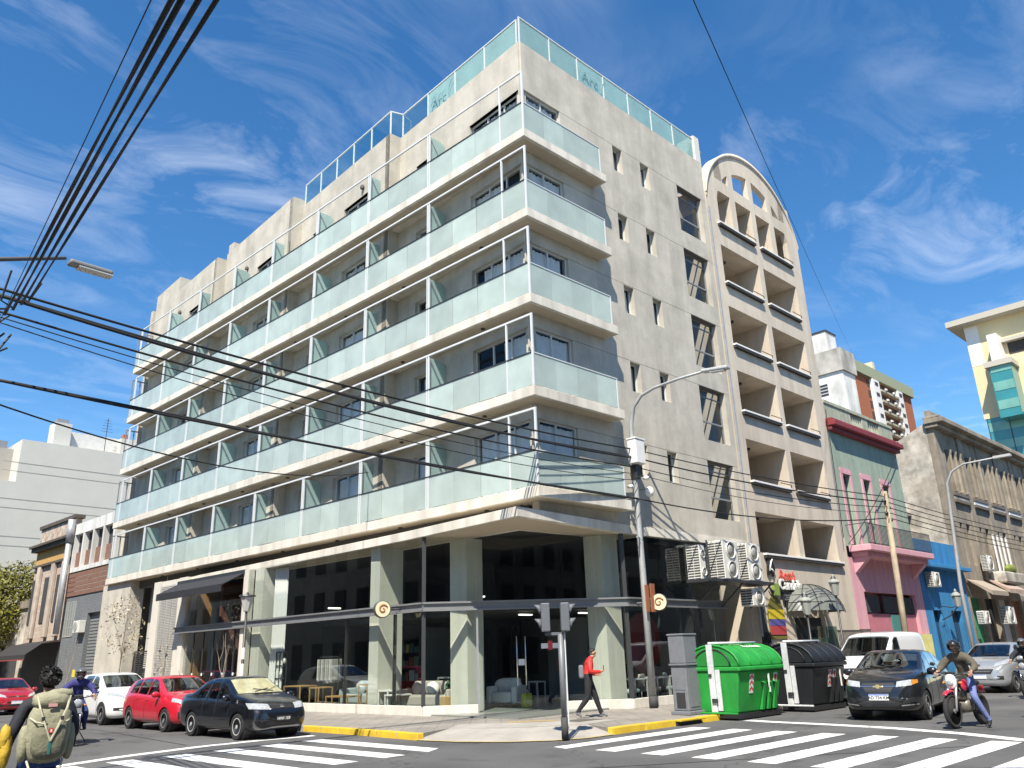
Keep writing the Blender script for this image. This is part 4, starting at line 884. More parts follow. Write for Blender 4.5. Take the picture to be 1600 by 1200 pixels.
ac_unit('air conditioner with round fan under the awnings of the grey building', 38.6, -.3, 2.5, 1.6, 1.0, .4, 1)
ac_unit('air conditioner under the first-floor windows of the grey building', 38.6, .1, 5.6, 1.0, .9, .38, 1)
ac_unit('air conditioner on the set-back wall above the blue house', 31.0, 2.4, 6.9, .9, .8, .38, 1)
# ------------------------------------------------------------------ background towers on the right
P = onr(1316,578,24.0); Wt = thing('apartment_tower', 'white rendered tower block with stained concrete top behind the green house', 'tower', rw(P[0],24.0), TH)
WS = pmat('stained_white',(0.68,0.67,0.64),.9,var=.1,streak=.3,vscale=.5); zt = P[2]
part('shaft', WS, Wt, (0,3.6,0,14,0,zt), bevel=.05); part('top_block', pmat('stained_concrete',(0.42,0.40,0.36),.95,var=.3,streak=.5,vscale=.4), Wt, (-.25,3.8,-.25,14,zt,zt+3.0)); part('lift_house', WS, Wt, (.6,3.4,1.6,12,zt+3.0,zt+6.0)); part('lift_house_cap', DARKMETAL, Wt, (.5,3.5,1.5,12.1,zt+6.0,zt+6.2))
for w0, z in ((2.2,zt-1.8),(4.8,zt-1.8),(1.2,zt-8.4)):
    for k in range(4): part('vent_slat', DARKMETAL, Wt, (-.05,-.003,w0,w0+1.7,z+k*.42-1,z+k*.42-.75))
P = onr(1334,580,62.0); P2 = onr(1424,628,62.0); Bt = thing('apartment_tower', 'red brick apartment tower with white balcony columns and green parapet', 'tower', rw(P[0],62.0), TH)
LB = P2[0]-P[0]; zt = P[2]; BRICK = pmat('brick_red',(0.34,0.115,0.055),.9,var=.15,vscale=1.5); BW_ = pmat('tower_white',(0.72,0.72,0.72),.8,var=.05)
part('shaft', BRICK, Bt, (0,LB,0,12,0,zt)); part('parapet', pmat('green_parapet',(0.30,0.33,0.22),.9,var=.1), Bt, (-.6,LB+.6,-.8,12,zt,zt+3.0)); part('roof_room', pmat('tower_cream',(0.58,0.52,0.36),.9), Bt, (1,LB*.35,3,9,zt+3,zt+6)); part('tank', MATS['tower_cream'], Bt, (LB*.5,LB*.54,2,6,zt+3,zt+7.5))
for fx, fw2 in ((.24,.11),(.68,.09)):
    part('white_column', BW_, Bt, (LB*fx,LB*(fx+fw2),-.9,-.003,0,zt-.2))
for fl in range(24):
    z = zt-2.9*(fl+1)
    if z < 8: break
    part('balcony_band', pmat('tower_beige',(0.42,0.38,0.30),.9), Bt, (LB*.36,LB*.675,-1.1,-.01,z,z+.55))
    for k, fx in enumerate((.37,.445,.52,.60)):
        part('window', DARKIN, Bt, (LB*fx,LB*(fx+.055),-.06,-.004,z+.6,z+2.5))
    for fx in (.27,.70): part('window', DARKIN, Bt, (LB*fx,LB*(fx+.05),-1.0,-.905,z+1.1,z+2.0))
    for fx in (.19,.79): part('window', DARKIN, Bt, (LB*fx,LB*(fx+.04),-.06,-.004,z+.3,z+2.3))
    for k in (.42,.56): part('air_conditioner', WHITE, Bt, (LB*k,LB*k+.8,-1.5,-1.102,z+.6,z+1.1))
S0 = 190.0; KK = S0/92; a = ons(1505,512,S0); b = ons(1605,478,S0)
Yt = thing('office_tower', 'pale yellow tower with teal curtain-wall glass', 'tower', rw(S0,0), TH)
YEL = pmat('tower_yellow',(0.66,0.56,0.34),.85,var=.04); TEAL = pmat('teal_glass',(0.04,0.22,0.23),.12,var=.15,vscale=.2,spec=.8)
wl = a[1]; wr = b[1]-12; zt = a[2]; zg = ons(1537,656,S0)[2]
part('shaft', YEL, Yt, (0,30,wr,wl,zg,zt)); part('roof_slab', pmat('roof_edge',(0.45,0.42,0.35),.9), Yt, (-3,31,wr,wl+3.0,zt,zt+1.4)); part('corner_panel', WHITE, Yt, (-.05,-.003,wl-1.4*KK,wl-.02,zt-5*KK,zt-.4))
part('glass_shaft', TEAL, Yt, (0.1,16,wr,wl-.4,0,zg-.02))
q0, q1 = ons(1556,582,S0), ons(1592,650,S0)
part('glass_bay', TEAL, Yt, (-5,.0,q1[1]-2,q0[1],zg-1.6,q0[2])); part('bay_cap', MATS['roof_edge'], Yt, (-5.6,.2,q1[1]-2.5,q0[1]+.8,q0[2],q0[2]+1.3)); part('plant_box', WHITE, Yt, (-4.4,.0,q1[1]-.4,q0[1]-.8,q0[2]+1.7,q0[2]+8.0))
part('window_strip', DARKIN, Yt, (-.06,-.003,wl-9.5*KK,wl-4.0*KK,zt-4.6*KK,zt-3.2*KK)); part('window_hood', MATS['roof_edge'], Yt, (-1.6,-.003,wl-9.7*KK,wl-3.6*KK,zt-3.2*KK,zt-2.8*KK)); part('expansion_joint', DARKMETAL, Yt, (-.05,-.003,wl-4.2*KK,wl-4.0*KK,zg+.5,zt-6.3*KK))
for k in range(24):
    z = zg-.8-k*4.4
    if z < 6: break
    part('spandrel', pmat('teal_light',(0.16,0.36,0.30),.15,var=.2,vscale=.3), Yt, (.03,.098,wr,wl-.5,z-2.4,z-.3))
for k in range(3): part('spandrel', MATS['teal_light'], Yt, (-5.08,-5.003,q1[1]-1.9,q0[1]-.2,zg+k*4.4+.3,zg+k*4.4+2.4))
for k in range(7): part('mullion', DARKMETAL, Yt, (.0,.028,wl-.6-k*4.5,wl-.4-k*4.5,4,zg-.1))
# ------------------------------------------------------------------ foliage
def leaf_mat(name, c, var=.35):
    m = pmat(name, c, .6, var=var, vscale=1.2); return m
def crown(name, mat, parent, blobs, n, size, seed=1, gap=0.25):
    """leaf-sized quads spread through a set of ellipsoid clumps"""
    rnd = np.random.RandomState(seed); V = []; Fc = []; k = 0
    vol = np.array([b[3]*b[4]*b[5] for b in blobs]); vol = vol/vol.sum()
    for b, f in zip(blobs, vol):
        for _ in range(int(n*f)):
            d = rnd.normal(size=3); d /= np.linalg.norm(d); rr = rnd.uniform(.35,1.0)**(1/2.2)
            c = np.array(b[:3])+d*rr*np.array(b[3:6])*(1+rnd.uniform(-gap,gap)*.5)
            s = size*rnd.uniform(.6,1.4); nrm = d+rnd.normal(size=3)*.7+np.array([0,0,.5]); nrm /= np.linalg.norm(nrm)
            t = np.cross(nrm, rnd.normal(size=3)); t /= np.linalg.norm(t); w = np.cross(nrm, t)
            V += [c-t*s*.9, c+w*s*.35-nrm*s*.06, c+t*s*.9-nrm*s*.2, c-w*s*.35-nrm*s*.06]; Fc.append((k,k+1,k+2,k+3)); k += 4
    me = bpy.data.meshes.new(name); me.from_pydata([tuple(v) for v in V], [], Fc); me.materials.append(mat)
    o = bpy.data.objects.new(name, me); COL.objects.link(o); o.parent = parent; return o
def limbs(m, base, top, r, n, spread, seed, depth=2):
    rnd = random.Random(seed); base, top = Vector(base), Vector(top)
    mid = base.lerp(top,.5)+Vector((rnd.uniform(-.1,.1),rnd.uniform(-.1,.1),0))*spread
    m.tube([base, mid, top], [r, r*.8, r*.6], 7)
    if depth:
        for i in range(n):
            a = 2*math.pi*(i+rnd.random()*.6)/n; L = (top-base).length*rnd.uniform(.5,.8)
            tip = top+Vector((math.cos(a)*spread*.6, math.sin(a)*spread*.6, 1)).normalized()*L
            limbs(m, top if i % 2 else base.lerp(top,.8), tip, r*.5, max(2,n-1), spread, seed*7+i, depth-1)
BARK = pmat('bark', (0.09,0.07,0.055), .95, var=.3, vscale=8, bump=.4, bscale=30)
P = ony(14,965,49.0)
tr = thing('street_tree', 'dense yellow-green street tree at the far left', 'tree', (P[0],49.0,0))
m = MB(); limbs(m,(0,0,0),(0.1,0,2.6),.22,4,1.6,3,1); m.build('trunk', BARK, tr, True)
crown('crown', leaf_mat('leaf_yellowgreen',(0.16,0.15,0.014)), tr, [(0,0,5.8,3.2,3.0,2.6),(-2.0,-.6,4.8,2.2,2.2,2.0),(1.9,-.8,4.8,2.0,1.9,2.0),(.5,-1.2,7.4,2.1,1.8,1.5),(-1.2,.8,7.2,2.0,1.8,1.5),(1.8,-1.4,3.4,1.5,1.3,1.2),(-2.4,-1.0,3.4,1.4,1.4,1.2)], 13000, .15, 5)
tr2 = thing('street_tree', 'dark leafy tree behind the yellow-green one at the left edge', 'tree', (P[0]-2.2,58.0,0))
m = MB(); limbs(m,(0,0,0),(0,0,2.8),.22,4,1.5,4,1); m.build('trunk', BARK, tr2, True)
crown('crown', leaf_mat('leaf_dark',(0.06,0.09,0.02)), tr2, [(0,0,5.0,2.8,2.8,2.4),(1.5,0,3.6,1.8,1.8,1.6),(-1.5,0,6.0,1.8,1.8,1.4)], 3500, .16, 6)
for i, (px, py, X, h, leafy, lb) in enumerate(((182,1078,-2.6,4.6,1,'young street tree with dry pale leaves beside the gate'),(343,1100,-2.8,2.6,0,'bare sapling between the parked cars and the awning bay'),(250,1085,-2.6,3.0,2,'dry twiggy shrub in front of the louvred pier'),(103,1068,-2.6,2.9,0,'bare sapling in front of the grey brick garage'))):
    P = onx(px,py,X); t = thing('sapling', lb, 'tree', (X,P[1],0)); m = MB(); limbs(m,(0,0,0),(.05,.05,h*.45),.035,3,.5,11+i,2); m.build('trunk', pmat('pale_bark',(0.24,0.20,0.15),.9), t)
    if leafy: crown('crown', leaf_mat('leaf_dry%d'%leafy,(0.42,0.36,0.24) if leafy == 1 else (0.30,0.26,0.19)), t, [(0,0,h*.72,.8,.8,h*.30),(.4,-.3,h*.55,.5,.5,.6),(-.3,.4,h*.85,.5,.5,.5)] if leafy == 1 else [(0,0,h*.5,.35,.35,h*.3)], 420 if leafy == 1 else 90, .075, 20+i)
# ------------------------------------------------------------------ left-hand street buildings
GB = thing('garage_building', 'two-storey garage with white upper frame and painted grey brick below', 'building', (0.5,35.3,0))
def brick_mat(name, c1, c2, mo, bw=.26, rh=.085):
    m = bpy.data.materials.new(name); m.use_nodes = True; t = m.node_tree; b = t.nodes['Principled BSDF']; b.inputs['Roughness'].default_value = .9
    tcn = t.nodes.new('ShaderNodeTexCoord'); sp = t.nodes.new('ShaderNodeSeparateXYZ'); t.links.new(tcn.outputs['Object'], sp.inputs[0]); cb = t.nodes.new('ShaderNodeCombineXYZ'); t.links.new(sp.outputs['Y'], cb.inputs[0]); t.links.new(sp.outputs['Z'], cb.inputs[1])
    br = t.nodes.new('ShaderNodeTexBrick'); br.inputs['Scale'].default_value = 1; br.inputs['Brick Width'].default_value = bw; br.inputs['Row Height'].default_value = rh; br.inputs['Mortar Size'].default_value = .008
    br.inputs['Color1'].default_value = (*c1,1); br.inputs['Color2'].default_value = (*c2,1); br.inputs['Mortar'].default_value = (*mo,1); t.links.new(cb.outputs[0], br.inputs[0]); t.links.new(br.outputs[0], b.inputs['Base Color'])
    bn = t.nodes.new('ShaderNodeBump'); bn.inputs['Strength'].default_value = .7; bn.inputs['Distance'].default_value = .02; bn.invert = True; t.links.new(br.outputs[1], bn.inputs['Height']); t.links.new(bn.outputs[0], b.inputs['Normal']); return m
GBR = brick_mat('grey_brick',(0.17,0.18,0.19),(0.14,0.15,0.16),(0.10,0.105,0.11)); RBR = brick_mat('red_brick',(0.26,0.12,0.075),(0.20,0.10,0.07),(0.16,0.14,0.12)); OLDB = brick_mat('old_brick',(0.42,0.31,0.24),(0.50,0.42,0.34),(0.30,0.26,0.22),.5,.22)
m = MB(); m.box(0,.4,-.6,3.1,0,5.7); m.box(0,.4,-3.3,-.6,4.6,5.7); m.build('ground_wall', GBR, GB)
part('roller_shutter', pmat('shutter_grey',(0.20,0.21,0.21),.6,var=.1), GB, (.25,.35,-3.3,-.6,0,4.6))
for i in range(26): part('shutter_slat', MATS['shutter_grey'], GB, (.21,.249,-3.28,-.62,.06+i*.17,.06+i*.17+.12))
for i in range(5): part('timber_band', pmat('timber_slats',(0.20,0.105,0.07),.8,var=.2,vscale=4), GB, (-.06,-.002,-3.3,3.1,5.7+i*.27,5.7+i*.27+.24))
m = MB(); m.box(-.1,.4,-3.3,3.1,7.1,7.35); m.box(-.1,.4,-3.3,3.1,9.35,10.0)
for y in (-3.3,-1.75,-.2,1.35,2.9): m.box(-.1,.4,y,y+.22,7.35,9.35)
m.build('white_frame', pmat('frame_white',(0.64,0.63,0.59),.9,streak=.25,var=.08), GB)
for y in (-3.08,-1.53,.02,1.57):
    part('brick_infill', RBR, GB, (.1,.35,y,y+1.33,7.352,8.3)); part('window', DARKIN, GB, (.2,.3,y,y+1.33,8.302,9.35))
gw = MB()
for i in range(5): gw.box(-.03,-.003,1.35+i*.38,1.38+i*.38,3.4,5.4)
for i in range(5): gw.box(-.03,-.003,1.35,2.9,3.4+i*.49,3.43+i*.49)
o = part('window', pmat('dusty_pane',(0.22,0.23,0.22),.3), GB, (-.02,-.004,1.36,2.88,3.41,5.39)); gw.build('glazing_bars', pmat('bar_light',(0.40,0.40,0.37),.8), o)
part('roof', STONEP, GB, (.4,12,-3.3,3.1,9.6,9.9)); part('notice', pmat('notice_yellow',(0.6,0.5,0.04),.7), GB, (-.02,-.002,.1,.5,1.2,1.6))
def ac_left(label, x, y, z):
    t = thing('air_conditioner', label, 'air conditioner', (x,y,z), 0, None); part('body', MATS['ac_white'], t, (-.35,0,-.45,.45,0,.65), bevel=.02)
    M = Matrix.Translation((-.352,.1,.32))@Matrix.Rotation(R_(-90),4,'Y'); MB().lathe([(.26,0),(.26,.02),(.22,.02)], 18, M).build('fan_ring', MATS['ac_grille'], t); MB().lathe([(.215,.003),(0,.012)], 18, M).build('fan_cover', MATS['ac_white'], t)
ac_left('air conditioner on the grey brick garage wall', .48, 35.15, 3.55)
OB = thing('old_house', 'crumbling ochre and brick two-storey house with dark cornice', 'house', (0.5,41.9,0))
m = MB(); m.box(0,.4,-3.3,3.3,3.2,8.1); m.build('wall', OLDB, OB); part('ochre_band', pmat('ochre',(0.50,0.30,0.10),.9,var=.2), OB, (-.02,.4,-3.3,3.3,8.1,9.0))
m = MB(); m.box(-.35,.4,-3.35,3.5,9.0,9.25); m.box(-.5,.4,-3.35,3.6,9.25,9.4); m.box(-.2,.4,-3.3,3.3,7.95,8.1); m.build('cornice', pmat('sooty_stone',(0.09,0.075,0.06),.95,var=.3), OB)
part('parapet', pmat('broken_parapet',(0.40,0.27,0.19),.95,var=.4,vscale=2.5,col2=(0.55,0.50,0.42)), OB, (0,.4,-3.0,3.2,9.4,10.5)); part('coping', MATS['sooty_stone'], OB, (-.12,.5,-3.2,3.3,10.5,10.72))
for y in (-2.9,-1.0,1.6): part('pilaster', pmat('pale_pilaster',(0.52,0.44,0.36),.95,var=.25,streak=.3,vscale=1.5), OB, (-.22,-.002,y,y+.55,3.5,7.95), bevel=.05)
for y in (-2.1,.1,2.4): part('window', DARKIN, OB, (-.05,-.003,y,y+.8,4.4,7.2))
part('ground_wall', pmat('shop_black',(0.035,0.036,0.04),.8,var=.3), OB, (.1,.4,-3.3,3.3,0,3.2)); part('roof', STONEP, OB, (.4,12,-3.3,3.3,9.0,9.3))
m = MB(); m.add([(0,-3.2,3.3),(0,2.9,3.3),(-.9,2.9,3.1),(-1.7,2.9,2.5),(-.9,-3.2,3.1),(-1.7,-3.2,2.5),(-1.7,2.9,2.2),(-1.7,-3.2,2.2)], [(0,1,2,4),(4,2,3,5),(5,3,6,7)]); o = m.build('awning', pmat('awning_brown',(0.03,0.028,0.027),.8), OB); part('trim', pmat('awning_red',(0.25,0.04,0.03),.8), o, (-1.72,-1.703,-3.2,2.9,2.2,2.26))
fl = thing('flue_pipe', 'tall galvanised flue pipe on the old house front', 'pipe', (0.15,38.35,0)); m = MB(); m.tube([(0,0,3.6),(0,0,8.9)], .17, 12); m.build('pipe', GALV, fl, True); MB().tube([(0,0,8.9),(0,0,10.3)], .22, 12).build('cowl', GALV, fl, True)
FW = thing('far_houses', 'row of low houses further up the left street behind the tree', 'houses', (0.5,50,0)); part('wall', STONEP, FW, (0,10,-4.7,5.9,0,5.5)); part('shop_opening', DARKIN, FW, (-.04,-.003,-4,5,0,2.8)); part('parapet', STONE, FW, (-.15,.3,-4.7,5.9,5.5,6.0))
PW = thing('tall_building', 'tall windowless grey party wall rising behind the old houses', 'building', (0.4,56,0))
GP = pmat('party_grey',(0.54,0.53,0.48),.95,var=.05,vscale=.6,bump=.15,bscale=8)
P1, P2 = ony(35,685,56.), ony(178,702,56.)
part('wall', GP, PW, (.8,26,0,10,0,P1[2]-.05)); part('wall', GP, PW, (-.4,.8,.0,10,0,ony(20,752,56.)[2]))
for k in range(6): part('joint_line', pmat('party_joint',(0.30,0.30,0.28),.95), PW, (-.3,25.9,-.012,-.002,P1[2]-2.0-k*2.9,P1[2]-1.94-k*2.9)); part('joint_line', MATS['party_joint'], PW, (-.3,25.9,-.012,-.002,P1[2]-2.7-k*2.9,P1[2]-2.65-k*2.9))
c1 = ony(100,672,57.); part('chimney', GP, PW, (c1[0]-.4-.7,c1[0]-.4+.6,1,2.5,P1[2]-.1,c1[2]+.6)); part('roof_wall', pmat('roof_white',(0.62,0.61,0.58),.9,var=.1), PW, (c1[0]+.2,c1[0]+4.4,2.0,2.3,P1[2]-.1,P1[2]+1.7)); part('chimney_cap', GREYMETAL, PW, (c1[0]-.9,c1[0]+.0,1.3,2.2,c1[2]+.6,c1[2]+1.0))
part('chimney', GP, PW, (c1[0]+4.3,c1[0]+5.5,1,2.5,P1[2]-.1,c1[2]+.1)); part('chimney_pot', pmat('pot_red',(0.30,0.12,0.08),.8), PW, (c1[0]+4.6,c1[0]+5.1,1.4,2,c1[2]+.1,c1[2]+.6))
c3 = ony(15,720,57.); part('roof_hut', pmat('hut_cream',(0.38,0.35,0.31),.9), PW, (c3[0]-1.9-.4,c3[0]+1.1-.4,2,5,c3[2]-3,c3[2]+1.2)); part('hut_cap', GREYMETAL, PW, (c3[0]-1.6-.4,c3[0]-.4,2.4,4,c3[2]+1.2,c3[2]+1.9))
an = ony(166,690,57.); m = MB(); m.tube([(an[0]-.4,1.2,P1[2]),(an[0]-.4,1.2,P1[2]+3.2)], .03, 5)
for i in range(5): m.tube([(an[0]-.4-.5+.06*i,1.2,P1[2]+2.0+i*.25),(an[0]-.4+.5-.06*i,1.2,P1[2]+2.0+i*.25)], .015, 4)
m.build('antenna', DARKMETAL, PW)
# ------------------------------------------------------------------ buildings behind the photographer (they shade the road and stand in the shop glass)
OPP = pmat('opposite_render',(0.33,0.29,0.24),.9,var=.2,vscale=.6,streak=.2)
def opp(label, poly, H, faces, col=None, bx=2.6):
    c = (sum(p[0] for p in poly)/len(poly), sum(p[1] for p in poly)/len(poly)); t = thing('corner_building', label, 'building', (c[0],c[1],0))
    MB(Matrix.Translation((-c[0],-c[1],0))).prism(poly, 0, H).build('wall', col or OPP, t)
    m = MB(Matrix.Translation((-c[0],-c[1],0)))
    for a, b in faces:
        a, b = Vector((*a,0)), Vector((*b,0)); d = (b-a).normalized(); n = Vector((d.y,-d.x,0)); L = (b-a).length
        for i in range(int(L/bx)):
            for k in range(int((H-4.5)/3)+1):
                q = a+d*(bx*(i+.5)); z = 0.4 if k == 0 else 1.6+3*k; h = 2.4 if k == 0 else 1.7
                m.obox(q+n*.02+Vector((0,0,z+h/2)), (bx*.5,.06,h), Matrix(((d.x,n.x,0),(d.y,n.y,0),(0,0,1))))
    w = m.build('windows', DARKIN, t); w['kind'] = 'stuff'
    return t
opp('narrow corner tower behind the photographer', [(-17.3,-38),(-17.3,-20.2),(-21.0,-16.4),(-23.0,-16.4),(-23.0,-38)], 23.6, [((-17.3,-36),(-17.3,-20.2)),((-17.3,-20.2),(-21,-16.4))])
opp('low corner block across the left-hand street', [(-17.3,6.5),(-17.3,75),(-40,75),(-40,2),(-21.5,2)], 12.6, [((-17.3,6.5),(-17.3,70)),((-21.5,2),(-17.3,6.5))], pmat('opp2',(0.40,0.36,0.30),.9,var=.2,vscale=.6))
opp('corner block across the right-hand street', [(3.5,-17.0),(90,-21.0),(90,-45),(-.5,-45),(-.5,-21)], 13.0, [((90,-21),(3.5,-17)),((3.5,-17),(-.5,-21))], pmat('opp3',(0.36,0.33,0.29),.9,var=.2,vscale=.6))
opp('low block behind the corner tower', [(-23.02,-38),(-23.02,-16.6),(-60,-16.6),(-60,-38)], 9.0, [((-23.1,-16.6),(-60,-16.6))])
t = thing('street_tree', 'leafy tree across the left-hand street', 'tree', (-14.6,12,0)); m = MB(); limbs(m,(0,0,0),(0,0,3),.2,4,1.5,9,1); m.build('trunk', BARK, t, True)
crown('crown', leaf_mat('leaf_opp',(0.12,0.12,0.02)), t, [(0,0,6,2.4,2.6,2.2),(0.6,1.5,5,1.8,1.8,1.5),(.3,-1.6,5.2,1.6,1.8,1.5)], 3000, .15, 8)
# ------------------------------------------------------------------ street furniture
POLEG = pmat('pole_grey',(0.40,0.41,0.41),.55,metal=.15,var=.15,vscale=3,streak=.1); POLED = pmat('pole_dark_base',(0.05,0.05,0.05),.8)
b = onz(1021.7,1106.5); bx, by = b[0], b[1]
LP = thing('street_lamp', 'tall galvanised lamp post with curved arm, white box and cameras', 'street lamp', (bx,by,0))
tp_ = [onx(x,y,bx)-np.array([bx,by,0]) for x,y in ((986,655),(990,636),(1002,618),(1022,606),(1060,592),(1100,580))]
arm = [(0,0,tp_[0][2]-.2)]+[(0,min(0,p[1]),p[2]) for p in tp_[1:]]
m = MB(); m.tube([(0,0,.32),(0,0,3.5),(0,0,tp_[0][2]-.2)]+arm[1:], [.11,.10,.075]+[.06,.055,.05,.045,.04][:len(arm)-1], 12); m.build('pole', POLEG, LP, True)
MB().tube([(0,0,0),(0,0,.34)], .13, 12).build('base_sleeve', POLED, LP, True)
e = Vector(arm[-1]); e0 = Vector(arm[-2]); dr_ = (e-e0).normalized(); zh = onx(1136,574,bx)-np.array([bx,by,0])
hd = MB(); q = Vector((0,zh[1],zh[2])); dd = (q-e).normalized(); Mh = Matrix((Vector((1,0,0)), dd, Vector((1,0,0)).cross(dd))).transposed()
hd.obox(e.lerp(q,.5), (.26,(q-e).length+.1,.10), Mh); hd.build('lamp_head', pmat('lamp_head_grey',(0.45,0.46,0.46),.5), LP, bevel=.03)
MB().obox(e.lerp(q,.6)-Vector((0,0,.075)), (.2,(q-e).length*.6,.03), Mh).build('lens', pmat('lamp_lens',(0.5,0.5,0.48),.3), LP)
zb = onx(985,708,bx)[2]; part('control_box', WHITE, LP, (-.28,.22,-.32,.02,zb-.42,zb+.38), bevel=.02); part('box_cap', WHITE, LP, (-.30,.24,-.34,.04,zb+.381,zb+.43)); part('box_bracket', DARKMETAL, LP, (-.1,.1,-.15,.1,zb-.9,zb-.43))
m = MB(); zc_ = zb-1.05
for dx_, dy_, dz_ in ((-.05,-.35,.1),(-.2,.1,-.12),(.25,-.3,-.28)):
    m.tube([(dx_*.2,dy_*.2,zc_+dz_+.1),(dx_,dy_,zc_+dz_+.1)], .025, 6)
m.build('camera_arm', DARKMETAL, LP)
for dx_, dy_, dz_ in ((-.05,-.38,.12),(-.26,.1,-.1)): MB().tube([(dx_,dy_,zc_+dz_),(dx_-.16,dy_-.22,zc_+dz_-.05)], [.06,.07], 10).build('security_camera', WHITE, LP, True)
MB().lathe([(.05,.18),(.13,.12),(.14,-.02),(.11,-.1),(.0,-.17)], 14, Matrix.Translation((.25,-.34,zc_-.3))).build('dome_camera', WHITE, LP, True)
zs_ = onx(1006,840,bx)[2]; m = MB(); m.tube([(0,0,zs_),(-.45,-.2,zs_-.02)], .03, 6); m.build('side_arm', GALV, LP)
m = MB(); m.tube([(.09*math.cos(k*.9),.09*math.sin(k*.9),1+k*.12) for k in range(58)], .012, 4); m.build('wrapped_cable', BLACK, LP)
BS = pmat('brown_board',(0.30,0.11,0.05),.7,var=.1); part('notice_board', BS, LP, (-.22,-.05,-.2,-.16,2.75,3.55)); part('notice_board', BS, LP, (.06,.28,-.2,-.16,2.75,3.6))
# left lamp: pole stands just outside the frame, its arm reaches in
hl = atd(150,424,14.5); al = ony(0,405,hl[1])
L2 = thing('street_lamp', 'street lamp whose thin arm reaches in from the left edge', 'street lamp', (al[0]-1.2,hl[1],0))
ox = al[0]-1.2; m = MB(); m.tube([(0,0,0),(0,0,al[2]-.8),(.25,0,al[2]-.25),(1.2,0,al[2]),(hl[0]-ox-.5,0,hl[2]+.08)], [.1,.07,.05,.04,.03], 10); m.build('pole', pmat('pole_dark',(0.09,0.09,0.09),.6), L2, True)
part('lamp_head', pmat('lamp_head_dark',(0.22,0.22,0.21),.6), L2, (hl[0]-ox-.45,hl[0]-ox+.26,-.10,.10,hl[2]-.02,hl[2]+.07), bevel=.03); part('lens', MATS['lamp_lens'], L2, (hl[0]-ox-.3,hl[0]-ox+.26,-.1,.1,hl[2]-.04,hl[2]-.021))
# far curved lamp on the right
b = onr(1510,960,-2.6); L3 = thing('street_lamp', 'slender curved street lamp in front of the weathered grey building', 'street lamp', rw(b[0],-2.6), TH)
def lw3(x, y): v = ons(x,y,b[0]); return (0, v[1]+2.6, v[2])
m = MB(); m.tube([(0,0,0),(0,0,4),lw3(1484,790),lw3(1480,755),lw3(1487,737),lw3(1505,725),lw3(1560,714)], [.1,.08,.07,.06,.05,.04,.035], 10); m.build('pole', POLEG, L3, True); q = Vector(lw3(1560,714)); part('lamp_head', MATS['lamp_head_grey'], L3, (-.12,.12,q.y-.5,q.y+.2,q.z-.05,q.z+.06))
# leaning timber utility pole
p0 = onr(1413,1000,-2.6); p1 = onr(1381,768,-2.6)
UP = thing('utility_pole', 'leaning pale timber utility pole in front of the pink house', 'pole', rw(p0[0]+.05,-2.6), TH)
m = MB(); m.tube([(0,0,0),(p1[0]-p0[0],0,p1[2])], [.13,.10], 10); m.build('shaft', pmat('pole_timber',(0.42,0.34,0.24),.9,var=.25,vscale=3,streak=.3), UP, True)
m = MB(); x1 = p1[0]-p0[0]
for k in range(5): z = p1[2]-.15-.25*k; m.tube([(x1-.3,-.1,z),(x1+.3,.1,z-.02)], .02, 5); m.ball((x1+.2*(-1)**k,0,z),.07,8,6)
m.build('insulator', DARKMETAL, UP)
# old-style lamp on the left pavement
b = onx(386,942,-3.3); L4 = thing('lamp_post', 'black traditional lamp post with glass lantern behind the black sedan', 'street lamp', (-3.3,b[1],0))
m = MB(); m.tube([(0,0,0),(0,0,.9),(0,0,1.0),(0,0,b[2]-.25)], [.09,.08,.05,.04], 10); m.tube([(-.22,0,b[2]+.22),(0,0,b[2]+.25),(.22,0,b[2]+.22)], .025, 6); m.build('post', DARKMETAL, L4, True)
MB().lathe([(.07,-.28),(.10,-.25),(.22,.18),(.19,.2)], 8, Matrix.Translation((0,0,b[2]))).build('lantern', pmat('lantern_pale',(0.5,0.5,0.46),.3), L4); MB().lathe([(.27,.2),(.25,.24),(.05,.27),(.03,.33),(0,.35)], 12, Matrix.Translation((0,0,b[2]))).build('lantern_cap', DARKMETAL, L4)
m = MB(); m.lathe([(.062,1.1),(.062,1.62)], 10); m.build('poster', WHITE, L4); MB().lathe([(.062,1.75),(.062,2.1)], 10).build('poster', WHITE, L4)
# lantern on the blue house
Lb = rthing('wall_lantern', 'black wrought-iron wall lantern on the bright blue house', 'lamp', 30.6, -.35); m = MB(); lantern_head(m,(0,0,3.7),1.3); m.build('lantern', MATS['lantern_glass'], Lb); m = MB(); m.tube([(0,0,3.35),(0,.45,2.9),(0,.9,2.7)], .03, 6); m.tube([(0,.85,3.4),(0,.3,3.3),(0,.1,3.35)], .025, 6); m.lathe([(.26,3.87),(.06,4.12),(0,4.25)], 8); m.build('bracket', DARKMETAL, Lb)
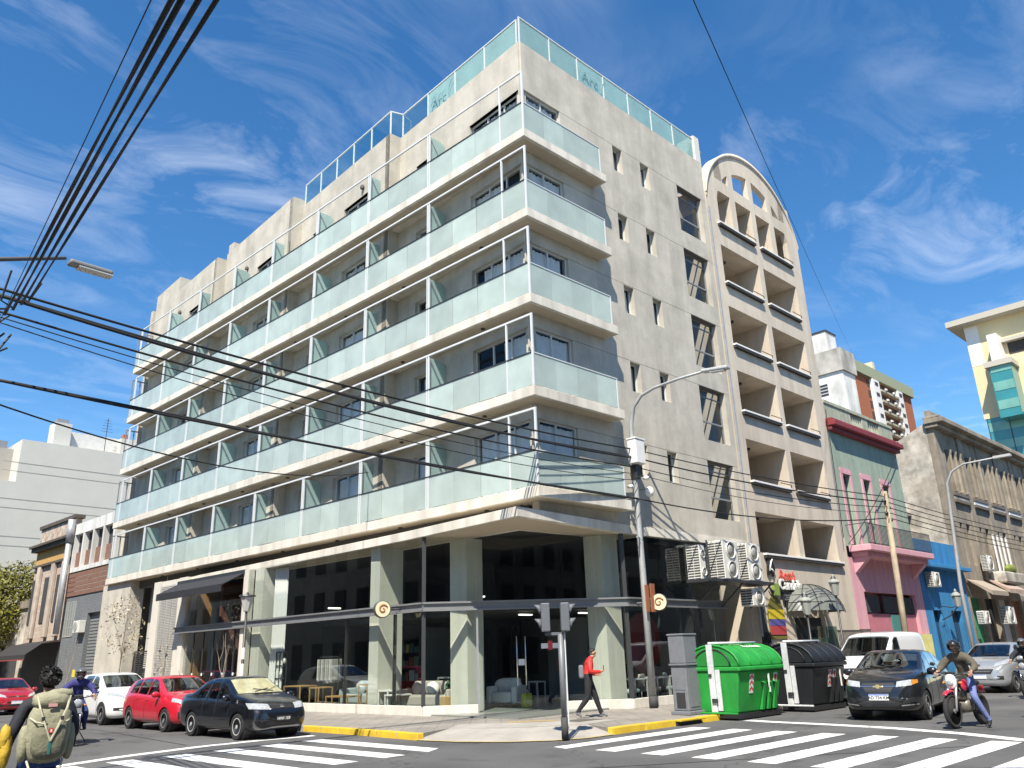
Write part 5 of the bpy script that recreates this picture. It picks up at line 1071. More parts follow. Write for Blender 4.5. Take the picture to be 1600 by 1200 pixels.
# traffic light
b = onz(883,1147); TLm = thing('traffic_light', 'grey traffic light pole with two back-to-back signal heads at the corner', 'traffic light', (b[0],b[1],-.10), math.atan2(_r[1],_r[0]))
TLG = pmat('signal_grey',(0.11,0.12,0.135),.55,var=.1)
m = MB(); m.tube([(0,0,.42),(0,0,2.12)], .062, 14); m.build('pole', pmat('signal_pole',(0.17,0.18,0.19),.5,metal=.2), TLm, True); MB().tube([(0,0,0),(0,0,.43)], .075, 14).build('base_sleeve', POLED, TLm, True); part('mount_arm', TLG, TLm, (-.34,.08,-.03,.03,2.1,2.16)); MB().tube([(.09,0,.3),(.09,0,2.15)], .015, 6).build('conduit', WHITEMETAL, TLm)
for sgn, x0, lens_c in ((-1,-.22,(0.5,0.05,0.04)),(1,.02,(0.04,0.05,0.04))):
    hd_ = part('signal_head', TLG, TLm, (x0 if sgn > 0 else x0-.19,x0+.19 if sgn > 0 else x0,-.15,.15,2.18,2.78), bevel=.02)
    for k in (0,1):
        zc_ = 2.33+k*.30; xf = x0+sgn*.19
        M = Matrix.Translation((xf,0,zc_))@Matrix.Rotation(R_(90)*sgn,4,'Y')
        MB().lathe([(.105,.0),(.105,.006),(0,.02)], 16, M).build('lens', pmat('lens%d%d'%(sgn,k),lens_c if k else (0.35,0.33,0.30),.3), hd_)
        V = []; n = 12
        for i in range(n+1):
            a = R_(-30)+R_(240)*i/n; V += [(xf,.125*math.cos(a),zc_+.125*math.sin(a)), (xf+sgn*(.05+.10*max(0,math.sin(a))),.125*math.cos(a),zc_+.125*math.sin(a)+.0)]
        o = MB().add(V, [(2*i,2*i+1,2*i+3,2*i+2) for i in range(n)]).build('visor', TLG, hd_, True); sm = o.modifiers.new('t','SOLIDIFY'); sm.thickness = .006
# grey cabinet pillar
b = onz(1078,1117); bd = onz(1051,1114.5); cab = thing('utility_cabinet', 'tall grey two-tier utility pillar on the pavement by the green container', 'cabinet', (b[0]+.1,b[1]+.1,0), TH)
CAB = pmat('cabinet_grey',(0.16,0.17,0.185),.75,var=.12,vscale=6,bump=.3,bscale=60)
part('base', CAB, cab, (-.36,.36,-.30,.30,0,.10), bevel=.02); part('lower_case', CAB, cab, (-.29,.29,-.24,.24,.10,1.22), bevel=.025); part('collar', CAB, cab, (-.33,.33,-.27,.27,1.221,1.27), bevel=.01); part('upper_case', CAB, cab, (-.30,.30,-.25,.25,1.271,1.98), bevel=.02); part('lid', CAB, cab, (-.32,.32,-.27,.27,1.981,2.03), bevel=.012); part('plate', DARKMETAL, cab, (-.302,-.291,-.15,.12,.18,.55)); part('door', CAB, cab, (-.30,-.291,-.17,.17,.62,1.12)); part('door', CAB, cab, (-.2,.2,-.252,-.241,.2,1.1))
# waste containers
def container(label, s0, w0, L, col, text_=None, chev=0):
    """barrel-lidded street container; local x along the street, y away from the road, front face at y=0"""
    t = thing('waste_container', label, 'container', rw(s0,w0,RZ), TH)
    mt = pmat('bin_%s'%label[:12].replace(' ','_'), col, .55, var=.14, vscale=3, streak=.12, dirt=.22); D = 1.55; H1, H2 = 1.18, 1.82
    prof = [(.22,.16),(D-.22,.16),(D-.02,H1),(0.02,H1)]
    m = MB(); P_ = [(y,z) for y,z in prof]; n = 4
    m.add([(.06,y,z) if z < .5 else (-.02,y,z) for y,z in P_]+[(L-.06,y,z) if z < .5 else (L+.02,y,z) for y,z in P_], [(3,2,1,0),(4,5,6,7),(0,1,5,4),(1,2,6,5),(2,3,7,6),(3,0,4,7)]); m.build('body', mt, t, bevel=.04, seg=3)
    for i in range(3):
        x = L*.52+i*.30; m = MB(); m.add([(x,.20,.2),(x+.13,.20,.2),(x+.13,-.02,.86),(x,-.02,.86),(x,.1,.9),(x+.13,.1,.9),(x,.12,.2),(x+.13,.12,.2)], [(0,1,7,6),(6,7,2,3),(3,2,5,4),(0,6,3),(1,2,7)]); m.build('rib', mt, t)
    part('rim', mt, t, (-.06,L+.06,-.05,D+.05,H1,H1+.11), bevel=.03)
    m = MB(); N = 14; prof2 = [(D/2-(D/2+.02)*math.cos(a), H1+.11+(H2-H1-.11)*math.sin(a)) for a in np.linspace(0,math.pi,N)]
    m.prism_x(prof2, -.03, L+.03); m.build('lid', mt, t, 'auto', bevel=.03, seg=3)
    for x in (-.055, L*.25, L*.5, L*.75, L+.005):
        pts = [(x+.025,D/2-(D/2+.03)*math.cos(a), H1+.11+(H2-H1-.10)*math.sin(a)) for a in np.linspace(.05,math.pi-.05,N)]
        MB().tube(pts, .03 if x in (-.055,L+.005) else .014, 6).build('lid_rib', mt, t, True)
    pin = [(-.05,D/2-.55*math.cos(a), H1+.13+.42*math.sin(a)) for a in np.linspace(0,math.pi,14)]
    MB().add(pin, [tuple(range(14))]).build('end_panel', pmat(mt.name+'_dk',tuple(c*.6 for c in col),.6), t)
    MB().tube(pin, .022, 6).build('end_moulding', BLACK if col[1] > .2 else mt, t, True)
    m = MB(); m.obox((-.10,D*.5,1.02), (.06,.17,1.66), Matrix()); o = m.build('lift_bar', pmat('bar_galv',(0.60,0.62,0.63),.45,var=.15,vscale=8,dirt=.15), t, bevel=.012)
    m = MB(); m.obox((-.07,D*.5-.16,.72), (.05,.13,1.0), Matrix()); m.build('lift_bar', MATS['bar_galv'], t, bevel=.01)
    part('bar_catch', DARKMETAL, o, (-.17,-.13,D*.5-.14,D*.5+.02,.42,.52)); part('bar_catch', DARKMETAL, o, (-.16,-.13,D*.5-.02,D*.5+.06,1.05,1.12))
    MB().tube([(-.1,D/2,H2+.06),(L+.1,D/2,H2+.06)], .035, 8).build('top_bar', MATS['bar_galv'], t, True)
    part('skid', BLACK, t, (-.02,L+.02,.15,D-.15,.03,.155)); m = MB(); m.tube([(-.12,.1,.17),(-.12,D-.1,.17)], .025, 6); m.build('foot_bar', MATS['bar_galv'] if col[1] < .2 else mt, t)
    for x in (.1,L-.1):
        for y in (.2,D-.2): MB().lathe([(.07,-.03),(.07,.03)], 10, Matrix.Translation((x,y,.02))@Matrix.Rotation(R_(90),4,'X')).build('foot', RUBBER, t)
    # stickers on the front face follow its slope
    nrm = Vector((0,-(H1-.16),-.20)).normalized(); up = Vector((0,-.20,H1-.16)).normalized()
    def fr(x, z): y = .22-.20*(z-.16)/(H1-.16); M = Matrix(((1,up.x,nrm.x,x),(0,up.y,nrm.y,y),(0,up.z,nrm.z,z),(0,0,0,1))); return M@Matrix.Translation((0,0,.006))
    m = MB(fr(L*.30,.86) if col[1] > .2 else fr(L*.52,.86)); m.box(-.10,.10,-.24,.24,0,.004); o = m.build('chevron_sticker', WHITE, t)
    for k in (-1,0,1):
        mm_ = MB(fr(L*.30,.86) if col[1] > .2 else fr(L*.52,.86)); mm_.add([(-.1,-.06+k*.15,.006),(0,.02+k*.15,.006),(.1,-.06+k*.15,.006),(.1,.01+k*.15,.006),(0,.09+k*.15,.006),(-.1,.01+k*.15,.006)], [(0,1,4,5),(1,2,3,4)]); mm_.build('chevron', pmat('chevron_red',(0.62,0.08,0.08),.5), o)
    xs_ = L*.86 if col[1] > .2 else L*.66
    m = MB(fr(xs_,.98)); m.box(-.10,.10,-.12,.12,0,.004); o = m.build('no_parking_sticker', WHITE, t); text('lettering','E',BLACK,o,fr(xs_,.985)@Matrix.Translation((0,0,.006)),.13,.002)
    ring = MB(fr(xs_,.985)@Matrix.Translation((0,0,.007))); ring.lathe([(.055,0),(.055,.003),(.075,.003),(.075,0)], 20); ring.tube([(-.05,.05,.002),(.05,-.05,.002)], .007, 4); ring.build('ring', MATS['chevron_red'], o)
    part('reflector', WHITE, t, (L*.66,L*.68,.0,.03,.62,1.08) if col[1] > .2 else (L*.8,L*.82,.0,.03,.62,1.08))
    if text_:
        a = 1.12; ty = D/2-(D/2+.03)*math.cos(a); tz = H1+.11+(H2-H1-.11)*math.sin(a); tg = Vector((0,math.sin(a)*D/2,(H2-H1-.11)*math.cos(a))).normalized(); nn = Vector((1,0,0)).cross(tg)
        text('lettering', text_, WHITE, t, Matrix(((1,tg.x,nn.x,L*.66),(0,tg.y,nn.y,ty),(0,tg.z,nn.z,tz+.02),(0,0,0,1))), .2, .002, bold=True)
    return t
g0 = onz(1168,1126,RZ); s_, w_ = rl(g0); container('green recycling container with barrel lid beside the crossing', s_-.12, w_+.0, 2.15, (0.02,0.30,0.045), 'Reciclables')
g1 = onz(1283,1113,RZ); s2_, w2_ = rl(g1); container('black waste container with barrel lid between green one and grey car', s2_-.05, w2_, 1.95, (0.012,0.014,0.017))
print('bins', s_, w_, s2_, w2_)
# round hotel signs
def round_sign(label, P, fdir, name):
    t = thing('round_sign', label, 'sign', tuple(P)); fz = Vector(fdir).normalized(); x = Vector((0,0,1)).cross(fz).normalized(); M = Matrix(((x.x,0,fz.x,0),(x.y,0,fz.y,0),(x.z,1,fz.z,0),(0,0,0,1)))
    MB().lathe([(.26,-.08),(.26,.06),(.24,.075)], 28, M).build('drum', pmat('sign_rim',(0.06,0.055,0.05),.5), t, 'auto'); MB().lathe([(.235,.07),(.235,.08),(0,.081)], 28, M).build('face', pmat('sign_cream',(0.70,0.60,0.40),.5), t)
    sp = [M@Vector((r*math.cos(a),r*math.sin(a),.088)) for a, r in zip(np.linspace(.4,8.0,26), np.linspace(.15,.02,26))]; MB().tube(sp, [.022]*20+[.015]*6, 6).build('spiral', pmat('sign_brown',(0.36,0.13,0.05),.5), t, True)
    M2 = Matrix(((x.x,0,fz.x,0),(x.y,0,fz.y,0),(x.z,1,fz.z,0),(0,0,0,1))); m = MB(M2); m.tube([(.3,0,0),(.75,0,0)] if name else [(-.3,0,0),(-.7,0,0)], .03, 6); m.build('bracket', DARKMETAL, t)
P = onx(597,952,-.95); round_sign('round cream sign with brown spiral on the left shopfront beam', P, (-.35,-1,0), True)
P = onr(1030,941,-.15); round_sign('round cream sign with brown spiral right of the lamp post', rw(P[0],-.15,P[2]), (-1,-.45,0), False)
# ------------------------------------------------------------------ showroom furniture seen through the glass
LIN = pmat('linen',(0.40,0.37,0.32),.95,var=.06,bump=.2,bscale=120); LINB = pmat('linen_blue',(0.38,0.45,0.45),.95,var=.08); WOOD = pmat('light_wood',(0.42,0.25,0.08),.7,var=.15,streak=.1)
def sofa(label, P, rz, L, mat):
    t = thing('sofa', label, 'sofa', P, rz); part('seat', mat, t, (-L/2,L/2,-.42,.42,.12,.45), bevel=.06); part('backrest', mat, t, (-L/2,L/2,.30,.50,.45,.85), bevel=.07); part('armrest', mat, t, (-L/2-.18,-L/2,-.42,.5,.1,.62), bevel=.05); part('armrest', mat, t, (L/2,L/2+.18,-.42,.5,.1,.62), bevel=.05)
    for i in range(3): x = -L/2+L*(i+.5)/3; MB().ball((x,.18,.62),(.26,.13,.22),10,8).build('cushion', WHITE if i % 2 else mat, t, True)
    for x in (-L/2+.1,L/2-.1):
        for y in (-.35,.35): part('leg', DARKMETAL, t, (x-.03,x+.03,y-.03,y+.03,0,.12))
def table(label, P, w, d, h, mat, cat='table'):
    t = thing('side_table', label, cat, P); part('top', mat, t, (-w/2,w/2,-d/2,d/2,h-.04,h))
    for x in (-w/2+.02,w/2-.02):
        for y in (-d/2+.02,d/2-.02): part('leg', mat, t, (x-.018,x+.018,y-.018,y+.018,0,h-.04))
FZ = .062
sofa('beige linen sofa behind the corner glass', (1.15,6.0,FZ), R_(-75), 1.7, LIN)
sofa('pale blue daybed heaped with cushions behind the left glass', (1.4,9.6,FZ), R_(-90), 2.0, LINB)
sofa('white armchair just inside the glass doors', (3.2,4.6,FZ), R_(-70), .7, WHITE)
table('low white wire table in front of the beige sofa', (.35,6.6,FZ), .7,.5,.5, WHITE); table('taller white wire table left of the fin column', (.3,7.95-.95,FZ), .5,.5,.62, WHITE)
table('light wooden stool table beside the daybed', (.4,8.15,FZ), .6,.5,.8, WOOD); table('light wooden rack table by the black sedan', (.3,12.2,FZ), .7,1.1,.75, WOOD); table('wooden coffee table in front of the daybed', (.45,9.7,FZ), .6,1.3,.42, WOOD); table('small wooden crate table left of the daybed', (.4,11.0,FZ), .6,.6,.7, WOOD)
table('console table under the white hydrangea vase', (1.9,5.6,FZ), .5,1.2,.95, GREYMETAL); table('grey steel stool inside the doors', (3.6,3.6,FZ), .4,.4,.75, GREYMETAL)
vs = thing('flower_vase', 'white hydrangeas in a glass vase on the console', 'vase', (1.75,5.35,FZ+.95)); MB().lathe([(.07,0),(.08,.02),(.07,.28),(.09,.34)], 12).build('vase', thin_glass('vase_glass',(.8,.85,.85),1), vs, True); crown('flowers', pmat('hydrangea',(0.70,0.74,0.80),.8), vs, [(0,0,.52,.22,.22,.15)], 260, .06, 3)
pl = thing('potted_plant', 'broad-leaved green plant in a pot behind the corner glass', 'plant', (1.45,5.0,FZ)); MB().lathe([(.16,0),(.2,.3),(.21,.32)], 12).build('pot', DARKMETAL, pl); crown('leaves', pmat('plant_leaf',(0.03,0.13,0.04),.4,var=.3), pl, [(0,0,.75,.40,.40,.38)], 160, .15, 4)
bxs = [((.62,4.55),.32,.42,(0.45,0.30,0.12)),((.98,4.2),.3,.34,(0.18,0.21,0.23)),((1.2,3.98),.32,.36,(0.25,0.30,0.07)),((2.9,3.3),.3,.4,(0.45,0.46,0.05))]
for (x, y), w, h, c in bxs: t = thing('storage_box', {0.45:'tan' if c[2] > .1 else 'yellow',0.18:'slate',0.25:'olive'}[c[0]]+' paper bag standing inside the corner glass', 'bag', (x+.25,y+.35,FZ)); part('bag', pmat('bag%.2f%.2f'%(c[0],c[2]),c,.8), t, (-w/2,w/2,-.1,.1,0,h), bevel=.015); m = MB(); m.tube([(-.07,0,h),(-.05,0,h+.1),(.05,0,h+.1),(.07,0,h)], .008, 5); m.build('handle', WHITE, t)
rk = thing('clothes_rack', 'black clothes rail hung with pale garments behind the left glass', 'clothes rack', (1.3,11.9,FZ)); m = MB()
for y in (-.6,.6): m.tube([(0,y,0),(0,y,1.7)], .02, 6)
m.tube([(0,-.6,1.7),(0,.6,1.7)], .02, 6); m.build('frame', DARKMETAL, rk)
for i in range(8): c = random.uniform(.25,.6); part('garment', pmat('cloth%d'%i,(c,c*.98,c*.95),.95), rk, (-.22,.22,-.5+i*.13,-.45+i*.13,.75+random.random()*.15,1.62), bevel=.015)
ir = thing('iron_shelf', 'black iron screen shelf with white ornaments by the left fin', 'shelf', (.3,13.9-.35,FZ)); m = MB()
for y in (-.35,-.1,.15,.4): m.box(-.015,.015,y-.015,y+.015,0,1.95)
for z in (.1,.55,1.0,1.45,1.93): m.box(-.015,.015,-.35,.4,z-.015,z+.015)
m.build('frame', DARKMETAL, ir); 
for y, z in ((.0,1.05),(.25,.6),(-.2,1.5)): MB().ball((0,y,z+.12),(.07,.07,.11),8,6).build('ornament', WHITE, ir, True)
for k, (s, w) in enumerate(((5.6,1.6),(6.9,1.7),(8.4,1.6))):
    P = rw(s,w,FZ); table(['round café table nearest the door column, right showroom','middle café table of the right showroom','café table furthest right in the showroom'][k], tuple(P), .7,.7,.74, WHITE)
for k, s in enumerate((5.1,6.3,7.6,8.9)):
    P = rw(s,1.45,FZ); t = thing('lounge_chair', ['first','second','third','fourth'][k]+' pale lounge chair from the door in the right showroom', 'chair', tuple(P), R_(20*k)); part('seat', LIN if k % 2 else LINB, t, (-.3,.3,-.3,.3,.32,.44), bevel=.04); part('backrest', LIN if k % 2 else LINB, t, (-.3,.3,.22,.32,.44,.85), bevel=.04)
    for x in (-.26,.26):
        for y in (-.26,.26): part('leg', DARKMETAL, t, (x-.02,x+.02,y-.02,y+.02,0,.32))
# ------------------------------------------------------------------ cars
def pchip(pts):
    xs = np.array([p[0] for p in pts], float); ys = np.array([p[1] for p in pts], float); h = np.diff(xs); dl_ = np.diff(ys)/h; n = len(xs); d = np.zeros(n)
    for i in range(1,n-1):
        if dl_[i-1]*dl_[i] > 0: w1, w2 = 2*h[i]+h[i-1], h[i]+2*h[i-1]; d[i] = (w1+w2)/(w1/dl_[i-1]+w2/dl_[i])
    d[0], d[-1] = dl_[0], dl_[-1]
    def f(x):
        x = min(max(x, xs[0]), xs[-1]); i = min(max(int(np.searchsorted(xs, x))-1, 0), n-2); t = (x-xs[i])/h[i]
        return (2*t**3-3*t**2+1)*ys[i]+(t**3-2*t**2+t)*h[i]*d[i]+(-2*t**3+3*t**2)*ys[i+1]+(t**3-t**2)*h[i]*d[i+1]
    return f
TYRE = RUBBER; ALLOY = pmat('alloy',(0.55,0.55,0.56),.35,metal=.7,var=.05); CHROME = pmat('chrome',(0.75,0.75,0.76),.15,metal=.95); LIGHTG = pmat('headlight',(0.36,0.38,0.40),.12,coat=1.0,var=.25,vscale=18); AMBER = pmat('amber_lens',(0.55,0.22,0.03),.2,coat=1.0)
DGLASS = pmat('dark_car_glass',(0.012,0.014,0.016),.03,spec=.9,coat=1.0)
def bake(o):
    dg = bpy.context.evaluated_depsgraph_get(); me = bpy.data.meshes.new_from_object(o.evaluated_get(dg)); o.modifiers.clear(); o.data = me; return o
def wheel_proto(r, w, style, mat):
    t = MB(); ri = r*.66
    tyre = [(ri,-w*.42),(r*.86,-w*.5),(r*.96,-w*.46),(r,-w*.3),(r,w*.3),(r*.96,w*.46),(r*.86,w*.5),(ri,w*.42),(ri*.97,0),(ri,-w*.42)]
    M = Matrix.Rotation(R_(90),4,'X')                      # axle along y, outer face at -y
    t.lathe(tyre, 28, M); d = MB(); d.lathe([(ri,w*.42),(ri*.95,w*.44),(ri*.90,w*.30),(ri*.2,w*.28),(.0,w*.28)], 28, M)
    s = MB(); n = {'hub':9,'alloy':5,'multi':10}[style]
    for k in range(n):
        a = 2*math.pi*k/n; R2 = M@Matrix.Rotation(a,4,'Z'); wd = {'hub':.05,'alloy':.075,'multi':.03}[style]
        s.add([R2@Vector(v) for v in ((.03,-wd*.7,w*.40),(ri*.93,-wd,w*.42),(ri*.93,wd,w*.42),(.03,wd*.7,w*.40),(.03,-wd*.7,w*.3),(ri*.93,-wd,w*.3),(ri*.93,wd,w*.3),(.03,wd*.7,w*.3))], [(0,1,2,3),(0,4,5,1),(2,6,7,3)])
    s.lathe([(ri*.99,w*.40),(ri*.99,w*.45),(ri*.90,w*.44),(ri*.90,w*.38)], 28, M); s.lathe([(ri*.24,w*.3),(ri*.22,w*.43),(0,w*.44)], 14, M)
    return t, d, s
def add_wheel(parent, x, y, r, w, style, mat, side, steer=0):
    e = bpy.data.objects.new('wheel', None); COL.objects.link(e); e.parent = parent; e.location = (x, y, r); e.rotation_euler = (0,0,(math.pi if side > 0 else 0)+steer)
    t, d, s = wheel_proto(r, w, style, mat); t.build('tyre', TYRE, e, 'auto'); d.build('wheel_disc', BLACK, e, True); s.build('rim', mat, e)
def car(label, loc, rz, S):
    L, Wd, H = S['L'], S['W'], S['H']; hwm = Wd/2; hl_ = L/2; paint = S['paint']
    t = thing('parked_car' if S.get('parked') else 'car', label, 'car', (loc[0],loc[1],RZ+.003), rz)
    tp2 = []
    for (xa, za), (xb, zb2) in zip(S['top'], S['top'][1:]):
        tp2.append((xa, za))
        if xb-xa > .22 and abs(zb2-za) > .15: tp2 += [(xa+(xb-xa)*q, za+(zb2-za)*q) for q in (.12,.35,.65,.88)]
    tp2.append(S['top'][-1]); zt_ = pchip([(x*hl_, z*H) for x, z in tp2]); zb_ = pchip([(x*hl_, z*H) for x, z in S['belt']])
    hw_ = pchip([(-hl_,hwm*.70),(-hl_*.97,hwm*.86),(-hl_*.85,hwm*.96),(-hl_*.5,hwm),(hl_*.45,hwm),(hl_*.78,hwm*.96),(hl_*.92,hwm*.86),(hl_*.98,hwm*.70),(hl_,hwm*.52)])
    zo_ = pchip([(-hl_,.34),(-hl_*.95,.26),(-hl_*.8,.20),(0,.19),(hl_*.8,.19),(hl_*.95,.22),(hl_,.30)])
    xs = sorted(set([-hl_,hl_]+[hl_*math.sin(a) for a in np.linspace(-math.pi/2,math.pi/2,41)]+list(np.linspace(-hl_*.9,hl_*.9,30))))
    tumble = S.get('tumble',.30)
    def sec(x):
        zt, zb, hw, zo = zt_(x), min(zb_(x), zt_(x)-.015), hw_(x), zo_(x); tt = max(zt-zb, .015); zb = max(zb, zo+.12)
        y6 = hw-.06; y7 = y6-tumble*tt
        return [(0,zo),(hw*.6,zo),(hw-.13,zo),(hw-.03,zo+.08),(hw,zo+.22),(hw+.0,(zo+zb)/2+.05),(hw-.012,zb-.10),(hw-.035,zb-.03),(y6,zb),(y6-tumble*tt*.5,zb+.46*tt),(y7,zb+.88*tt),(y7-.07,zb+.965*tt),(y7*.6,zt-.006),(0,zt)]
    rows = []
    for x in xs:
        s = sec(x); rows.append([(x,y,z) for y,z in s]+[(x,-y,z) for y,z in reversed(s[1:-1])])
    n = len(rows[0]); m = MB(); m.v = [p for r_ in rows for p in r_]; m.f = [(i*n+j,(i+1)*n+j,(i+1)*n+(j+1)%n,i*n+(j+1)%n) for i in range(len(xs)-1) for j in range(n)]+[tuple(range(n)),tuple(reversed(range((len(xs)-1)*n,len(xs)*n)))]
    body = m.build('body', paint, t, True)
    sm = body.modifiers.new('s','SUBSURF'); sm.levels = 1; sm.render_levels = 1
    bpy.context.view_layer.update()
    dg = bpy.context.evaluated_depsgraph_get(); ev = body.evaluated_get(dg).to_mesh(); bvh = BVHTree.FromPolygons([v.co.copy() for v in ev.vertices], [tuple(p.vertices) for p in ev.polygons]); body.evaluated_get(dg).to_mesh_clear()
    xf, xr = S['wf'], S['wr']; r = S['r']; yw = hwm-.11
    cut = MB()
    for x in (xf,xr):
        for sg in (-1,1): cut.lathe([(r+.045,-.30),(r+.045,.30)], 30, Matrix.Translation((x,sg*(hwm-.10),r-.01))@Matrix.Rotation(R_(90),4,'X'))
    co = cut.build('cutter', BLACK); co.parent = t
    bpy.context.view_layer.update()
    bm_ = body.modifiers.new('b','BOOLEAN'); bm_.operation = 'DIFFERENCE'; bm_.object = co; bm_.solver = 'EXACT'
    bake(body); bpy.data.objects.remove(co); body.data.materials.clear(); body.data.materials.append(paint)
    for p in body.data.polygons: p.use_smooth = True; p.material_index = 0
    body.data.set_sharp_from_angle(angle=R_(45))
    # window openings: take out the skin behind each pane so that the cabin shows through the glass
    bmx = bmesh.new(); bmx.from_mesh(body.data); kill = []
    def yl(x): zt, zb = zt_(x), min(zb_(x), zt_(x)-.015); return max(.3, hw_(x)-.06-tumble*(zt-zb)-.09)
    for fc in bmx.faces:
        c = fc.calc_center_median(); n_ = fc.normal
        if abs(n_.y) > .45:
            for x0, x1, x2, x3 in S['windows']:
                zb, zt = zb_(c.x), zt_(c.x); v = (c.z-zb-.035)/max(.01,(zt-zb)*.84-.035)
                if .10 < v < .90:
                    a_, b_ = (x0+(x2-x0)*v)*hl_, (x1+(x3-x1)*v)*hl_
                    if a_+.035 < c.x < b_-.035: kill.append(fc); break
        elif n_.z > .1:
            for k_, (q0_, q1_) in enumerate((S['screen'],S['rearglass'])):
                if k_ == 0 and S.get('screenmat'): continue
                if q0_*hl_+.04 < c.x < q1_*hl_-.04 and abs(c.y) < yl(c.x)-.035: kill.append(fc); break
    bmesh.ops.delete(bmx, geom=list(set(kill)), context='FACES'); bmx.to_mesh(body.data); bmx.free()
    so = body.modifiers.new('sheet','SOLIDIFY'); so.thickness = .012; so.offset = -1
    INT = pmat('car_trim',(0.035,0.035,0.038),.85,var=.2); SEATM = pmat('car_seat',(0.09,0.09,0.095),.9,var=.15); zf = zb_(0)-.42
    xs0 = S['windows'][1][0]*hl_ if len(S['windows']) > 1 else S['windows'][0][0]*hl_
    part('cabin_floor', INT, t, (-hl_*.62,hl_*.45,-hwm+.16,hwm-.16,.26,.30)); part('dashboard', INT, t, (S['screen'][1]*hl_-.42,S['screen'][1]*hl_-.08,-hwm+.16,hwm-.16,zb_(0)-.28,zb_(0)-.03), bevel=.05)
    for sg in (-1,1):
        part('front_seat', SEATM, t, (xs0-.05,xs0+.42,sg*.36-.24,sg*.36+.24,.30,zf+.18), bevel=.05); part('seat_back', SEATM, t, (xs0-.18,xs0-.03,sg*.36-.23,sg*.36+.23,zf+.1,zb_(0)+.10), bevel=.05); part('head_rest', SEATM, t, (xs0-.17,xs0-.07,sg*.36-.12,sg*.36+.12,zb_(0)+.13,zb_(0)+.27), bevel=.04)
    part('rear_seat', SEATM, t, (-hl_*.52,-hl_*.40,-hwm+.22,hwm-.22,.4,zb_(0)+.06), bevel=.05)
    MB().tube([(S['screen'][1]*hl_-.50+.05*math.cos(a),.36+.18*math.sin(a),zb_(0)-.04+.17*math.cos(a)) for a in np.linspace(0,2*math.pi,20)], .014, 6).build('steering_wheel', BLACK, t, True)
    for x in (xf,xr):
        for sg in (-1,1): MB().lathe([(r+.04,-.14),(r+.04,.15),(.02,.15)], 24, Matrix.Translation((x,sg*(hwm-.24),r-.01))@Matrix.Rotation(R_(90)*(1 if sg > 0 else -1),4,'X')@Matrix.Rotation(math.pi,4,'X')).build('wheel_well', BLACK, t)
    for x, st in ((xf,S.get('steer',0)),(xr,0)):
        for sg in (-1,1): add_wheel(t, x, sg*(hwm-.115), r, .19, S['style'], S.get('rim',ALLOY), sg, st)
    def shoot(o_, d_):
        h = bvh.ray_cast(Vector(o_), Vector(d_)); return h[0], h[1]
    def patch(name, mat, axis, fn, nu, nv, off=.006, parent=t):
        """fn(u,v) -> two plane coordinates; shot onto the body along axis ('x' front, '-x' rear, 'y', '-y', 'z')"""
        P_ = []
        for i in range(nu+1):
            row = []
            for j in range(nv+1):
                a, b = fn(i/nu, j/nv)
                if axis == 'x': o_, d_ = (hl_+1,a,b), (-1,0,0)
                elif axis == '-x': o_, d_ = (-hl_-1,a,b), (1,0,0)
                elif axis == 'y': o_, d_ = (a,3,b), (0,-1,0)
                elif axis == '-y': o_, d_ = (a,-3,b), (0,1,0)
                else: o_, d_ = (a,b,4), (0,0,-1)
                h, nn = shoot(o_, d_)
                if h is None: h, nn = Vector(o_)+Vector(d_)*(3 if 'y' in axis else 1.1), -Vector(d_)
                row.append(tuple(h+nn*off))
            P_.append(row)
        mm_ = MB(); mm_.grid(P_, nu+1, nv+1); return mm_.build(name, mat, parent, True)
    def quad(p00, p10, p11, p01): return lambda u, v: tuple(np.array(p00)*(1-u)*(1-v)+np.array(p10)*u*(1-v)+np.array(p11)*u*v+np.array(p01)*(1-u)*v)
    gl = CARG
    # side windows between pillars, following belt and roof
    for side in ('y','-y'):
        for k, (x0, x1, x2, x3) in enumerate(S['windows']):     # bottom x0..x1, top x2..x3 (fractions)
            def fn(u, v, a=(x0*hl_,x1*hl_,x2*hl_,x3*hl_)):
                xb = a[0]+(a[1]-a[0])*u; xt = a[2]+(a[3]-a[2])*u; x = xb+(xt-xb)*v; zb, zt = zb_(x), zt_(x)
                return x, (zb+.035)+((zt-zb)*.84-.035)*v
            o = patch('side_window', gl, side, fn, 8, 5, .005)
    c0, c1 = S['screen']; 
    def ylim(x): zt, zb = zt_(x), min(zb_(x), zt_(x)-.015); return max(.3, hw_(x)-.06-tumble*(zt-zb)-.09)
    patch('windscreen', S.get('screenmat', gl), 'z', lambda u, v: (c0*hl_+(c1-c0)*hl_*u, ylim(c0*hl_+(c1-c0)*hl_*u)*(2*v-1)), 8, 12, .006)
    q0, q1 = S['rearglass']; patch('rear_window', gl, 'z', lambda u, v: (q0*hl_+(q1-q0)*hl_*u, ylim(q0*hl_+(q1-q0)*hl_*u)*(2*v-1)), 6, 10, .006)
    for sg in (-1,1):
        for nm, mt, q in S['front']: patch(nm, mt, 'x', quad(*[(sg*a*hwm, b*H) for a, b in q]), 8, 5, .008)
    for nm, mt, q in S['centre']: patch(nm, mt, 'x', quad(*[(a*hwm, b*H) for a, b in q]), 12, 4, .009)
    # door seams and sills
    for side, sg in (('y',1),('-y',-1)):
        for x in S['seams']:
            pts = []
            for z in np.linspace(.30, zb_(x*hl_)-.02, 9):
                h, nn = shoot((x*hl_,3*sg,z), (0,-sg,0))
                if h is not None: pts.append(h+nn*.001)
            if len(pts) > 2: MB().tube(pts, .005, 4).build('door_seam', BLACK, t)
        for x in S['handles']:
            h, nn = shoot((x*hl_,3*sg,zb_(x*hl_)-.10), (0,-sg,0)); MB().box(h.x-.09,h.x+.09,h.y-.018,h.y+.018,h.z-.015,h.z+.02).build('door_handle', S.get('handlemat', paint), t, bevel=.008)
